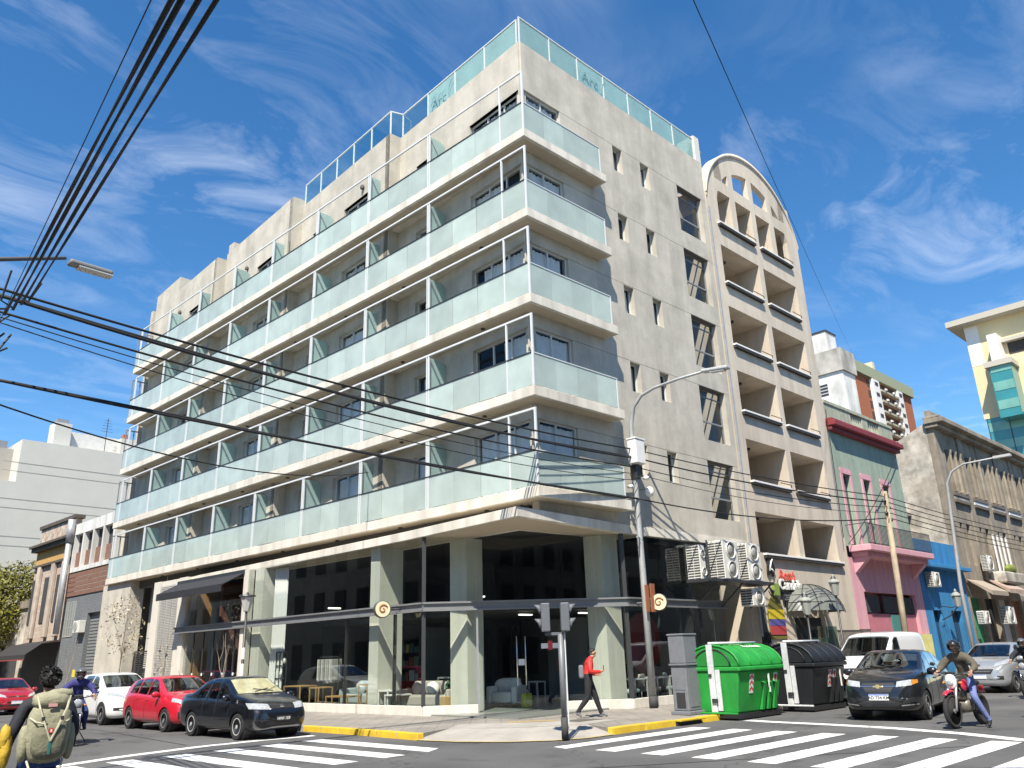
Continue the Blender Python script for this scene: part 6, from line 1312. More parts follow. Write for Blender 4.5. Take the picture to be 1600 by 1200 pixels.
        xm = S['mirror']*hl_; h, nn = shoot((xm,3*sg,zb_(xm)-.02), (0,-sg,0))
        o = MB().ball((xm+.02,(abs(h.y)+.12)*sg,zb_(xm)+.08),(.07,.12,.085),12,8).build('door_mirror', S.get('mirrormat', paint), t, True); MB().box(xm-.02,xm+.04,min(abs(h.y)-.03,abs(h.y)+.06)*sg if sg > 0 else -(abs(h.y)+.06),(abs(h.y)+.06)*sg if sg > 0 else -(abs(h.y)-.03),zb_(xm)+.0,zb_(xm)+.05).build('mirror_stalk', BLACK, o)
        patch('sill_trim', BLACK, side, lambda u, v: ((xr+r+.06)+(xf-xr-2*r-.12)*u, .205+.06*v), 8, 1, .004)
        patch('tail_light', pmat('tail_red',(0.35,0.02,0.02),.15,coat=1), '-x', quad((sg*.62*hwm,.56*H),(sg*.84*hwm,.56*H),(sg*.84*hwm,.64*H),(sg*.60*hwm,.64*H)), 4, 3, .008)
    # number plate
    h, nn = shoot((hl_+1,0,S['platez']), (-1,0,0)); px = h.x+.012
    pb = MB().box(px-.01,px+.008,-.21,.21,S['platez']-.065,S['platez']+.065).build('number_plate', S['platemat'], t, bevel=.004)
    if S['plate']: text('plate_text', S['plate'], S['platetxt'], pb, Matrix(((0,0,1,px+.010),(1,0,0,0),(0,1,0,S['platez']-(.012 if S.get('plateband') else 0)),(0,0,0,1))), .092, .001, bold=True)
    if S.get('plateband'): MB().box(px+.008,px+.0095,-.205,.205,S['platez']+.038,S['platez']+.062).build('plate_band', pmat('plate_blue',(0.05,0.13,0.45),.5), pb)
    if S.get('emblem'):
        h, nn = shoot((hl_+1,0,S['emblem'][0]), (-1,0,0)); x = h.x+.02; z = S['emblem'][0]
        if S['emblem'][1] == 'bow':
            for a, b in ((-.10,-.025),(-.035,.035),(.025,.10)): hh = .038 if a == -.035 else .018; MB().box(x-.01,x+.01,a,b,z-hh,z+hh).build('emblem', pmat('gold',(0.75,0.62,0.35),.25,metal=.8), t)
        else: MB().lathe([(.05,-.01),(.05,.01),(0,.014)], 16, Matrix.Translation((x,0,z))@Matrix.Rotation(R_(90),4,'Y')).build('emblem', CHROME, t)
    # wipers and aerial
    for y in (.35,-.15):
        xa = c1*hl_ if S.get('flip') else max(c0,c1)*hl_; h1, n1_ = shoot((xa-.04,y,4),(0,0,-1)); h2, n2_ = shoot((xa-.16,y+.42 if y < 0 else y-.5,4),(0,0,-1)); MB().tube([h1+n1_*.02,h2+n2_*.02], .009, 5).build('wiper', BLACK, t)
    h, nn = shoot((S.get('aerial',.1)*hl_,0,4),(0,0,-1)); MB().tube([h, h+Vector((-.12,0,.16))], [.008,.004], 5).build('aerial', BLACK, t)
    return t
PLW = pmat('plate_white',(0.75,0.75,0.73),.5); PLB = pmat('plate_black',(0.02,0.02,0.02),.5)
def paintm(n, c, metal=0.0, rough=.28): return pmat(n, c, rough, metal=metal, coat=1.0)
SEDAN = dict(L=4.15,W=1.64,H=1.44,r=.30,wf=1.27,wr=-1.13,
  top=[(-1,.42),(-.985,.60),(-.95,.685),(-.80,.72),(-.66,.735),(-.36,.955),(-.2,.99),(0,1.0),(.12,.975),(.46,.715),(.62,.675),(.82,.60),(.93,.53),(.985,.44),(1,.34)],
  belt=[(-1,.40),(-.95,.60),(-.6,.63),(0,.615),(.46,.60),(.8,.52),(.95,.44),(1,.32)],
  windows=[(-.22,.06,-.16,.03),(.09,.40,.06,.19),(-.52,-.25,-.33,-.19)], screen=(.15,.455), rearglass=(-.65,-.39), seams=(.40,.075,-.26), handles=(.13,-.18), mirror=.40, aerial=.1,
  front=[('headlight',LIGHTG,[(.40,.465),(.90,.485),(.88,.575),(.42,.55)])],
  centre=[('grille',BLACK,[(-.36,.475),(.36,.475),(.34,.525),(-.34,.525)]),('air_intake',BLACK,[(-.55,.23),(.55,.23),(.55,.28),(-.55,.28)])],
  platez=.46, plate='HWI 159', platemat=PLB, platetxt=WHITE, emblem=(.735,'disc'), style='hub')
HATCH = dict(L=4.0,W=1.70,H=1.48,r=.31,wf=1.28,wr=-1.24,
  top=[(-1,.40),(-.985,.62),(-.93,.74),(-.78,.90),(-.5,.975),(-.1,1.0),(.1,.975),(.52,.70),(.66,.665),(.86,.58),(.95,.50),(.99,.42),(1,.33)],
  belt=[(-1,.38),(-.93,.64),(-.6,.655),(0,.625),(.5,.60),(.82,.53),(.95,.44),(1,.31)],
  windows=[(-.40,-.06,-.36,-.05),(-.03,.42,-.02,.17),(-.72,-.43,-.62,-.40)], screen=(.135,.51), rearglass=(-.93,-.72), seams=(.44,-.045,-.42), handles=(.02,-.32), mirror=.40,
  front=[('headlight',LIGHTG,[(.48,.46),(.90,.53),(.86,.60),(.52,.525)]),('fog_light',BLACK,[(.55,.24),(.80,.24),(.82,.36),(.62,.32)])],
  centre=[('grille',BLACK,[(-.50,.24),(.50,.24),(.38,.36),(-.38,.36)]),('upper_grille',BLACK,[(-.42,.475),(.42,.475),(.40,.50),(-.40,.50)])],
  platez=.50, plate='', platemat=PLW, platetxt=BLACK, plateband=1, emblem=(.73,'disc'), style='alloy')
SUV = dict(HATCH, L=4.3,W=1.78,H=1.60,r=.34,wf=1.33,wr=-1.28,plate='',style='alloy',platez=.55,emblem=(.80,'disc'),
  windows=[(-.42,-.06,-.38,-.05),(-.03,.42,-.02,.17)],
  front=[('headlight',LIGHTG,[(.44,.50),(.90,.56),(.87,.62),(.46,.555)]),('fog_light',BLACK,[(.50,.28),(.82,.28),(.82,.33),(.52,.33)])])
ONIX = dict(SEDAN, L=4.27,W=1.71,H=1.48,r=.31,wf=1.33,wr=-1.20,
  top=[(-1,.44),(-.985,.62),(-.95,.72),(-.80,.76),(-.68,.775),(-.40,.955),(-.2,.99),(-.02,1.0),(.12,.975),(.50,.715),(.64,.685),(.84,.615),(.94,.54),(.985,.44),(1,.34)],
  belt=[(-1,.42),(-.95,.63),(-.6,.665),(0,.64),(.48,.615),(.8,.55),(.95,.46),(1,.32)], windows=[(-.26,.05,-.22,.03),(.08,.42,.06,.19),(-.55,-.29,-.36,-.25)], screen=(.15,.495),
  front=[('headlight',LIGHTG,[(.44,.475),(.80,.50),(.78,.575),(.46,.55)]),('indicator',AMBER,[(.805,.505),(.90,.53),(.88,.575),(.785,.575)]),('fog_recess',BLACK,[(.52,.245),(.86,.275),(.84,.34),(.60,.31)]),('trim_line',CHROME,[(.52,.215),(.88,.235),(.88,.25),(.52,.232)])],
  centre=[('upper_grille',BLACK,[(-.40,.50),(.40,.50),(.40,.535),(-.40,.535)]),('grille',BLACK,[(-.30,.40),(.30,.40),(.38,.475),(-.38,.475)]),('grille_bar',CHROME,[(-.42,.482),(.42,.482),(.42,.494),(-.42,.494)]),('air_intake',BLACK,[(-.50,.24),(.50,.24),(.46,.29),(-.46,.29)])],
  platez=.50, plate='AD 734 KM', platemat=PLW, platetxt=BLACK, plateband=1, emblem=(.72,'bow'), style='alloy', glass=DGLASS)
KA = dict(HATCH, L=3.95,W=1.70,H=1.52,plate='',front=[('headlight',LIGHTG,[(.50,.50),(.92,.58),(.88,.66),(.54,.58)]),('fog_light',BLACK,[(.60,.27),(.80,.27),(.80,.34),(.60,.34)])],
  centre=[('grille',BLACK,[(-.42,.38),(.42,.38),(.52,.47),(-.52,.47)]),('grille_bar',CHROME,[(-.4,.42),(.4,.42),(.4,.432),(-.4,.432)])], emblem=(.82,'disc'))
P = onz(367,1157,RZ); Pr = onz(300,1150,RZ); print('fiat', P, Pr)
S = dict(SEDAN, paint=paintm('paint_black',(0.004,0.0045,0.007)), parked=1, rim=pmat('hubcap',(0.62,0.62,0.62),.4,metal=.3), screenmat=pmat('screen_cream',(0.42,0.40,0.24),.06,coat=1.0,var=.3,vscale=3))
cx = min(P[0]+.80, -3.97-.86); car('black four-door sedan parked nearest the crossing', (cx, P[1]+1.27), R_(-90), S)
P = onz(256,1144,RZ); print('red', P, onz(205,1138,RZ))
car('bright red hatchback parked behind the black sedan', (min(P[0]+.80,-4.85), P[1]+1.28), R_(-91), dict(HATCH, paint=paintm('paint_red',(0.50,0.012,0.03)), parked=1))
P = onz(162,1133,RZ); print('white', P)
car('white compact SUV parked behind the red hatchback', (min(P[0]+.85,-4.9), P[1]+1.33), R_(-91), dict(SUV, paint=paintm('paint_white',(0.78,0.78,0.78)), parked=1, mirrormat=None or paintm('paint_white',(0.78,0.78,0.78))))
P = onz(54,1114,RZ); print('far red', P)
car('dark red hatchback furthest up the left street', (min(P[0]+.85,-5.0), P[1]+1.28), R_(-91), dict(HATCH, paint=paintm('paint_darkred',(0.32,0.01,0.018)), parked=1))
P = onz(1449,1123,RZ); s_, w_ = rl(P); print('onix wheel', s_, w_)
q = rw(s_+1.05, w_+.92); oc = car('dark grey sedan waiting at the stop line beside the containers', (q.x,q.y), math.pi+TH+R_(9), dict(ONIX, paint=paintm('paint_graphite',(0.012,0.014,0.017),.3))); oc.scale = (1.07,1.07,1.07)
P = onz(1594,1082,RZ); s_, w_ = rl(P); print('ka', s_, w_)
q = rw(s_+1.3, w_+.85); car('silver hatchback behind the red and white motorcycle', (q.x,q.y), math.pi+TH-R_(2), dict(KA, paint=paintm('paint_silver',(0.42,0.44,0.46),.5))).scale = (1.1,1.1,1.1)
q = rw(s_+9.5, w_-.3); car('black taxi with yellow roof at the right edge', (q.x,q.y), math.pi+TH, dict(SEDAN, paint=paintm('paint_taxi',(0.50,0.36,0.02)), plate='', platemat=PLW, platetxt=BLACK))
# white van behind the grey sedan: only roof and upper body show
VAN = dict(HATCH, L=4.6,W=1.80,H=2.12,r=.31,wf=1.35,wr=-1.35,tumble=.10,
  top=[(-1,.45),(-.99,.80),(-.97,.96),(-.8,.995),(-.2,1.0),(.15,.965),(.55,.64),(.7,.60),(.88,.52),(.96,.44),(.99,.36),(1,.28)], belt=[(-1,.42),(-.9,.54),(0,.53),(.5,.52),(.85,.46),(.95,.38),(1,.27)],
  windows=[(.06,.42,.04,.22)], screen=(.19,.53), rearglass=(-.975,-.965), seams=(.42,.03,-.4), handles=(.08,), mirror=.42, plate='', platemat=PLB, platetxt=WHITE, platez=.5, emblem=None)
P = onr(1318,1040,-4.0); q = rw(P[0]+2.5,-4.0); car('white panel van parked beyond the containers', (q.x,q.y), math.pi+TH, dict(VAN, paint=paintm('paint_vanwhite',(0.72,0.73,0.74)), parked=1))
# ------------------------------------------------------------------ people
SKIN = pmat('skin',(0.42,0.24,0.16),.55,var=.05); HAIRM = pmat('hair_dark',(0.012,0.010,0.009),.6,var=.3,vscale=30,bump=.5,bscale=60)
def person_mesh(name, J, E, parent, fingers=()):
    """J: joint -> (x,y,z,radius[,ry]); E: (a,b,material); one skinned, continuous body"""
    names = list(J); idx = {n: i for i, n in enumerate(names)}
    V = [J[n][:3] for n in names]; Rr = [(J[n][3], J[n][4] if len(J[n]) > 4 else J[n][3]) for n in names]; Ed = [(idx[a],idx[b]) for a, b, _ in E]; Mt = [c for *_, c in E]
    for hand, wrist, fwd, side, curl, mat in fingers:      # five unequal, bent fingers rooted in the palm
        h = Vector(J[hand][:3]); fwd = Vector(fwd).normalized(); side = Vector(side).normalized(); dn = Vector(curl).normalized()
        for k in range(5):
            if k < 4: o = side*(.026*(k-1.5)); l = (.060,.070,.066,.052)[k]; p = h+o+fwd*.035; q = p+fwd*l*.6+dn*l*.25; r_ = q+fwd*l*.3+dn*l*.5
            else: o = -side*.03; p = h+o; q = p-side*.03+fwd*.03; r_ = q+fwd*.03+dn*.01
            a = len(V); V += [tuple(p),tuple(q),tuple(r_)]; Rr += [(.0105,.0105),(.0095,.0095),(.008,.008)]; Ed += [(idx[hand],a),(a,a+1),(a+1,a+2)]; Mt += [mat]*3
    me = bpy.data.meshes.new(name); me.from_pydata(V, Ed, []); o = bpy.data.objects.new(name, me); COL.objects.link(o)
    sk = o.modifiers.new('skin','SKIN'); sk.use_smooth_shade = True; sk.branch_smoothing = .6
    for i, s in enumerate(me.skin_vertices[0].data): s.radius = Rr[i]; s.use_root = (i == 0)
    ss = o.modifiers.new('s','SUBSURF'); ss.levels = 2; ss.render_levels = 2
    bpy.context.view_layer.update(); bake(o)
    mats = []
    for c in Mt:
        if c not in mats: mats.append(c)
    o.data.materials.clear()
    for c in mats: o.data.materials.append(c)
    A_ = np.array([V[a] for a, b in Ed]); B_ = np.array([V[b] for a, b in Ed]); AB = B_-A_; den = (AB**2).sum(1)+1e-9
    ra = np.array([Rr[a][0] for a, b in Ed]); rb = np.array([Rr[b][0] for a, b in Ed])
    for p in o.data.polygons:
        c = np.array(p.center); t = np.clip(((c-A_)*AB).sum(1)/den,0,1); d = np.linalg.norm(c-(A_+AB*t[:,None]),axis=1)-(ra+(rb-ra)*t)*.9
        p.material_index = mats.index(Mt[int(np.argmin(d))]); p.use_smooth = True
    o.parent = parent; return o
def hair(parent, c, r, back=1.0, seed=1, n=520, ear=.35):
    """cap of short hair clumps over a skull ellipsoid"""
    rnd = np.random.RandomState(seed); m = MB(); c = Vector(c)
    N, Mv = 20, 12; V = []; Fc = []
    for i in range(Mv+1):
        ph = math.pi*.62*i/Mv
        for k in range(N):
            q = 2*math.pi*k/N; x = math.cos(q); lim = .29+.31*(1-x)/2*back; p_ = ph*lim/.5*.8
            j = 1+rnd.uniform(-.035,.06); V.append(c+Vector((r[0]*math.sin(p_)*x,r[1]*math.sin(p_)*math.sin(q),r[2]*math.cos(p_)))*j); 
    for i in range(Mv):
        for k in range(N): Fc.append((i*N+k,i*N+(k+1)%N,(i+1)*N+(k+1)%N,(i+1)*N+k))
    m.add(V,Fc); o = m.build('hair', HAIRM, parent, True); s = o.modifiers.new('so','SOLIDIFY'); s.thickness = .02; s.offset = -1
    return o
def head_joints(hx, hy, hz, fx=1.0, fz=0.0):
    """face looks along +x; jaw, skull, crown, nose, brow and ears as extra skin vertices"""
    return {'jaw':(hx+.035,hy,hz-.055,.062,.055),'skull':(hx,hy,hz+.02,.088,.078),'crown':(hx-.01,hy,hz+.075,.066,.06),'nose':(hx+.105,hy,hz-.012,.014),'chin':(hx+.075,hy,hz-.085,.024),'ear_l':(hx-.005,hy+.085,hz-.01,.016),'ear_r':(hx-.005,hy-.085,hz-.01,.016)}
HEADE = lambda m: [('neck','jaw',m),('jaw','skull',m),('skull','crown',m),('skull','nose',m),('jaw','chin',m),('skull','ear_l',m),('skull','ear_r',m)]
# --- man in the red jacket, walking to the right and looking at his telephone
REDJ = pmat('red_jacket',(0.62,0.03,0.025),.6,var=.12,vscale=7,bump=.5,bscale=14); BLKT = pmat('black_trousers',(0.014,0.014,0.016),.85,var=.2,vscale=8,bump=.4,bscale=14); SHOE = pmat('grey_shoe',(0.20,0.20,0.21),.7)
g = onz(923,1121.5); pm = thing('person', 'man in red jacket and black trousers walking while looking at a phone', 'person', (g[0],g[1],0), math.atan2(_r[1],_r[0]))
J = {'pelvis':(0,0,.95,.15,.14),'waist':(0,0,1.08,.15,.135),'chest':(.03,0,1.30,.18,.155),'upper':(.05,0,1.42,.135,.125),'neck':(.09,0,1.51,.056),
 'hipL':(.02,.085,.90,.115),'kneeL':(.17,.09,.50,.085),'ankL':(.29,.09,.10,.06),'heelL':(.27,.09,.05,.04),'toeL':(.47,.10,.035,.034),
 'hipR':(-.02,-.085,.90,.115),'kneeR':(-.05,-.09,.50,.085),'ankR':(-.36,-.09,.14,.058),'heelR':(-.41,-.09,.09,.038),'toeR':(-.24,-.09,.035,.034),
 'shL':(.04,.195,1.40,.085),'elL':(-.04,.27,1.14,.07),'wrL':(.20,.22,1.06,.048),'haL':(.28,.18,1.07,.032,.02),
 'shR':(.04,-.195,1.40,.085),'elR':(.03,-.27,1.13,.07),'wrR':(.30,-.14,1.13,.046),'haR':(.38,-.11,1.16,.032,.02), **head_joints(.155,0,1.605)}
E_ = [('pelvis','waist',BLKT),('waist','chest',REDJ),('chest','upper',REDJ),('upper','neck',SKIN),('pelvis','hipL',BLKT),('hipL','kneeL',BLKT),('kneeL','ankL',BLKT),('ankL','heelL',SHOE),('ankL','toeL',SHOE),('pelvis','hipR',BLKT),('hipR','kneeR',BLKT),('kneeR','ankR',BLKT),('ankR','heelR',SHOE),('ankR','toeR',SHOE),
 ('upper','shL',REDJ),('shL','elL',REDJ),('elL','wrL',REDJ),('wrL','haL',SKIN),('upper','shR',REDJ),('shR','elR',REDJ),('elR','wrR',REDJ),('wrR','haR',SKIN)]+HEADE(SKIN)
person_mesh('body', J, E_, pm, [('haL','wrL',(1,-.2,.1),(0,0,1),(.2,-1,0),SKIN),('haR','wrR',(1,.2,.3),(0,1,.0),(.3,.2,1),SKIN)])
hair(pm,(.145,0,1.628),(.104,.092,.104),1.0,2)
part('telephone', BLACK, pm, (.40,.415,-.15,-.075,1.15,1.29)); part('collar', pmat('black_collar',(0.02,0.02,0.02),.8), pm, (.03,.13,-.055,.055,1.475,1.505), bevel=.015)
bg_ = thing('shoulder_bag', 'small grey bag slung behind the man in the red jacket', 'bag', tuple(pm.matrix_basis@Vector((-.17,.06,1.14))), pm.rotation_euler.z)
part('pouch', pmat('grey_cloth',(0.17,0.18,0.20),.9,var=.2,vscale=10), bg_, (-.075,.06,-.10,.12,-.17,.17), bevel=.05); m = MB(); m.tube([(.03,.05,.15),(.15,.02,.34),(.28,-.05,.22)], .012, 6); m.build('strap', DARKMETAL, bg_)
# --- man with the backpack seen from behind
NAVY = pmat('navy_jacket',(0.016,0.018,0.026),.8,var=.2,vscale=8,bump=.5,bscale=12); BLUEC = pmat('blue_shirt',(0.02,0.06,0.22),.8,var=.2,vscale=6,bump=.4,bscale=10); JEAN = pmat('dark_jeans',(0.016,0.035,0.12),.9); KHAKI = pmat('khaki',(0.28,0.27,0.18),.9,var=.15,vscale=9,bump=.6,bscale=22); KHAKID = pmat('khaki_dark',(0.17,0.165,0.11),.9,var=.2,vscale=9,bump=.6,bscale=25); STRAP = pmat('strap_pale',(0.44,0.42,0.30),.85); YELC = pmat('mustard_bag',(0.50,0.33,0.03),.75,var=.2,vscale=12,bump=.5,bscale=20)
pb_ = atd(74,1100,10.3); bp = thing('person', 'dark-haired man in navy jacket carrying a khaki backpack, seen from behind', 'person', (pb_[0],pb_[1],RZ), R_(82))
J = {'pelvis':(0,0,.94,.14,.11),'waist':(0,0,1.08,.14,.11),'chest':(.0,0,1.30,.17,.12),'upper':(.0,0,1.42,.13,.10),'neck':(.01,0,1.50,.058),
 'hipL':(.02,.09,.90,.10),'kneeL':(.16,.09,.50,.07),'ankL':(.10,.09,.10,.05),'toeL':(.30,.10,.035,.036),'hipR':(-.02,-.09,.90,.10),'kneeR':(-.02,-.09,.50,.07),'ankR':(-.24,-.09,.12,.048),'toeR':(-.06,-.09,.04,.036),
 'shL':(.0,.195,1.40,.078),'elL':(-.05,.30,1.12,.062),'wrL':(.12,.30,.95,.042),'haL':(.20,.29,.92,.034,.022),'shR':(.0,-.195,1.40,.078),'elR':(-.02,-.29,1.12,.062),'wrR':(.16,-.26,.96,.042),'haR':(.24,-.25,.93,.034,.022), **head_joints(.045,0,1.615)}
E_ = [('pelvis','waist',BLUEC),('waist','chest',NAVY),('chest','upper',NAVY),('upper','neck',SKIN),('pelvis','hipL',JEAN),('hipL','kneeL',JEAN),('kneeL','ankL',JEAN),('ankL','toeL',SHOE),('pelvis','hipR',JEAN),('hipR','kneeR',JEAN),('kneeR','ankR',JEAN),('ankR','toeR',SHOE),('upper','shL',NAVY),('shL','elL',NAVY),('elL','wrL',NAVY),('wrL','haL',SKIN),('upper','shR',NAVY),('shR','elR',NAVY),('elR','wrR',NAVY),('wrR','haR',SKIN)]+HEADE(SKIN)
person_mesh('body', J, E_, bp, [('haL','wrL',(1,0,-.4),(0,0,1),(0,-1,-.4),SKIN),('haR','wrR',(1,0,-.4),(0,0,1),(0,1,-.4),SKIN)])
hair(bp,(.03,0,1.645),(.122,.108,.125),1.25,5)
crown('hair_tufts', HAIRM, bp, [(.01,0,1.675,.115,.105,.10)], 900, .034, 9)
m = MB(); m.lathe([(.075,0),(.085,.02),(.07,.035)], 16, Matrix.Translation((.0,0,1.465))); m.build('collar', pmat('cream_collar',(0.52,0.46,0.28),.8), bp, True)
m = MB(); m.lathe([(.20,.80),(.185,.92),(.175,1.05)], 18); m.build('shirt_hem', BLUEC, bp, True)
rs = thing('backpack', 'large khaki hiking backpack with straps and small red patch', 'backpack', tuple(bp.matrix_basis@Vector((-.22,0,.98+0.0))), R_(82))
def puff(name, mat, parent, c, r, n=18, mm_=12, sq=2.6, wr=.0, seed=0):
    rnd = np.random.RandomState(seed); V = []; Fc = []
    for i in range(mm_+1):
        ph = math.pi*i/mm_
        for k in range(n):
            q = 2*math.pi*k/n; d = np.array([math.sin(ph)*math.cos(q),math.sin(ph)*math.sin(q),-math.cos(ph)]); s = 1/((np.abs(d)**sq).sum()**(1/sq)); j = 1+rnd.uniform(-wr,wr); V.append(tuple(np.array(c)+d*s*np.array(r)*j))
    for i in range(mm_):
        for k in range(n): Fc.append((i*n+k,i*n+(k+1)%n,(i+1)*n+(k+1)%n,(i+1)*n+k))
    o = MB().add(V,Fc).build(name, mat, parent, True); return o
puff('main_compartment', KHAKI, rs, (-.02,0,.16), (.13,.20,.29), 24, 16, 3.2, .03, 1); puff('lid', KHAKI, rs, (-.02,0,.46), (.14,.18,.085), 20, 12, 2.8, .04, 2)
puff('front_pocket', KHAKID, rs, (-.13,0,.08), (.07,.155,.17), 20, 12, 3.0, .04, 3); puff('side_pocket', KHAKI, rs, (0,.205,.06), (.09,.05,.17), 16, 12, 2.6, .05, 4); puff('side_pocket', KHAKI, rs, (0,-.205,.06), (.09,.05,.17), 16, 12, 2.6, .05, 5); puff('top_roll', KHAKI, rs, (-.06,-.06,.52), (.07,.13,.05), 14, 10, 2.2, .08, 6)
for sy in (1,-1):
    MB().tube([(-.10,.15*sy,.50),(-.17,.12*sy,.38),(-.205,.05*sy,.20),(-.205,.0,.08)], .011, 5).build('webbing', STRAP, rs); MB().tube([(-.09,.19*sy,.30),(-.17,.14*sy,.26),(-.20,.06*sy,.24)], .009, 5).build('webbing', STRAP, rs)
    MB().tube([(-.06,.16*sy,-.10),(-.13,.14*sy,-.17),(-.12,.10*sy,-.26)], .012, 5).build('loose_strap', STRAP, rs); MB().tube([(.10,.10*sy,.46),(.22,.12*sy,.50),(.34,.13*sy,.30),(.30,.15*sy,.0),(.12,.17*sy,-.06)], .024, 6).build('shoulder_strap', KHAKID, rs, True)
    part('buckle', pmat('buckle_dark',(0.03,0.03,0.03),.5), rs, (-.20,-.185,.085*sy-.015,.085*sy+.015,.27,.31))
part('patch', pmat('patch_red',(0.50,0.03,0.03),.7), rs, (-.207,-.200,-.02,.025,.155,.20)); part('patch_mark', WHITE, rs, (-.2085,-.2072,-.005,.01,.165,.19)); part('tag', pmat('tag_pink',(0.55,0.30,0.28),.7), rs, (-.165,-.155,-.03,.05,.40,.43)); part('cord', pmat('cord_teal',(0.02,0.14,0.13),.7), rs, (-.206,-.199,-.012,.012,-.04,.09))
yb = thing('rolled_jacket', 'mustard yellow jacket hanging over the left arm of the backpack man', 'jacket', tuple(bp.matrix_basis@Vector((-.03,.33,1.02))), R_(82)); puff('cloth', YELC, yb, (0,0,-.02), (.10,.055,.20), 16, 12, 2.2, .09, 7); puff('cloth_fold', YELC, yb, (-.04,.02,.08), (.06,.05,.12), 14, 10, 2.0, .1, 8)
# ------------------------------------------------------------------ motorcycles and riders
def bike(label, loc, rz, kind, col):
    t = thing('motorcycle', label, 'motorcycle', (loc[0],loc[1],RZ+.003), rz); P1 = paintm('bike_%s'%kind, col); ENG = pmat('engine_metal',(0.22,0.20,0.17),.5,metal=.5,var=.3,vscale=12)
    rf, rr_ = (.345,.32) if kind == 'enduro' else (.30,.30); xf, xr = .70,-.64
    for x, r, w in ((xf,rf,.10),(xr,rr_,.12)):
        e = bpy.data.objects.new('wheel', None); COL.objects.link(e); e.parent = t; e.location = (x,0,r); M = Matrix.Rotation(R_(90),4,'X')
        MB().lathe([(r-.075,-w*.4),(r-.03,-w*.5),(r,-w*.18),(r,w*.18),(r-.03,w*.5),(r-.075,w*.4),(r-.08,0),(r-.075,-w*.4)], 30, M).build('tyre', RUBBER, e, True); MB().lathe([(r-.08,-w*.32),(r-.08,w*.32),(r-.10,w*.25),(r-.10,-w*.25),(r-.08,-w*.32)], 30, M).build('rim', ALLOY, e, True)
        m = MB()
        for k in range(16): a = 2*math.pi*k/16; sg = .03*(-1)**k; m.tube([M@Vector((.03*math.cos(a+.5),.03*math.sin(a+.5),sg)), M@Vector(((r-.09)*math.cos(a),(r-.09)*math.sin(a),0))], .004, 4)
        m.lathe([(.045,-.06),(.045,.06)], 12, M); m.build('spokes', ALLOY, e); MB().lathe([(.12,.055),(.12,.062),(.05,.062),(.05,.055),(.12,.055)], 20, M).build('brake_disc', CHROME, e)
    zt = 1.02
    for y in (-.085,.085): MB().tube([(xf,y,rf),(xf-.11,y,rf+.32),(xf-.26,y,zt-.05)], [.028,.024,.022], 8).build('fork_leg', CHROME if kind != 'enduro' else ALLOY, t, True)
    m = MB()
    if kind == 'enduro':
        rows = [[(xf-.16+.42*u,(.085-.035*u)*(2*v-1),rf+.40+.07*math.sin(u*2.6)-.035*abs(2*v-1)**2-.09*u) for v in np.linspace(0,1,7)] for u in np.linspace(0,1,9)]; m.grid(rows,9,7); o = m.build('front_fender', P1, t, True)
    else:
        rows = [[(xf-math.cos(a)*(rf+.03),.06*(2*v-1),rf+math.sin(a)*(rf+.03)-.01*abs(2*v-1)) for v in np.linspace(0,1,5)] for a in np.linspace(.3,2.2,10)]; m.grid(rows,10,5); o = m.build('front_fender', BLACK, t, True)
    o.modifiers.new('s','SOLIDIFY').thickness = .006
    if kind == 'enduro':
        puff('headlight_mask', pmat('mask_white',(0.70,0.70,0.68),.3,coat=.6), t, (xf-.17,0,zt-.10), (.06,.115,.15), 16, 12, 2.6); puff('headlight', LIGHTG, t, (xf-.125,0,zt-.13), (.035,.075,.06), 14, 10, 2.4); part('screen_cowl', BLACK, t, (xf-.25,xf-.15,-.10,.10,zt+.04,zt+.10), bevel=.03)
    else:
        MB().lathe([(.0,-.12),(.07,-.09),(.095,0),(.095,.02),(.08,.035),(.0,.045)], 20, Matrix.Translation((xf-.16,0,zt-.07))@Matrix.Rotation(R_(90),4,'Y')).build('headlight', LIGHTG, t, True); part('instrument', BLACK, t, (xf-.28,xf-.2,-.1,.1,zt+.03,zt+.12), bevel=.02); part('plate_holder', GREYMETAL, t, (xf-.12,xf-.10,-.09,.09,zt-.30,zt-.18))
    for sy in (-1,1):
        MB().tube([(xf-.27,0,zt),(xf-.27,.14*sy,zt+.05),(xf-.33,.30*sy,zt+.08),(xf-.37,.39*sy,zt+.06)], .013, 6).build('handlebar', DARKMETAL, t, True); MB().tube([(xf-.35,.29*sy,zt+.078),(xf-.375,.40*sy,zt+.06)], .019, 8).build('grip', RUBBER, t, True); MB().tube([(xf-.31,.26*sy,zt+.08),(xf-.29,.36*sy,zt+.22)], .006, 5).build('mirror_stem', BLACK, t); MB().ball((xf-.29,.38*sy,zt+.26),(.015,.06,.04),10,8).build('mirror', BLACK, t, True); MB().tube([(xf-.30,.24*sy,zt+.06),(xf-.24,.36*sy,zt+.05)], .006, 5).build('lever', ALLOY, t)
        MB().ball((xf-.2,.17*sy,zt-.12),(.025,.035,.025),8,6).build('indicator', AMBER, t, True); MB().tube([(.05,.0,.32),(.05,.26*sy,.32)], .014, 6).build('foot_peg', BLACK, t)
        if kind == 'enduro': puff('tank_shroud', P1, t, (.24,.135*sy,.84), (.15,.035,.12), 12, 10, 2.2)
    puff('tank', P1 if kind != 'enduro' else pmat('tank_black',(0.03,0.03,0.03),.4), t, (.14,0,.90), (.24,.13,.12), 18, 12, 2.4); puff('seat', pmat('seat_black',(0.02,0.02,0.02),.7), t, (-.32,0,.86), (.36,.12,.06), 18, 10, 2.8)
    puff('engine', ENG, t, (.05,0,.42), (.19,.15,.14), 16, 10, 3.5, .04, 3); part('cylinder', ENG, t, (.08,.24,-.09,.09,.54,.72), bevel=.02)
    m = MB()
    for k in range(6): m.box(.06,.26,-.105,.105,.56+k*.025,.566+k*.025)
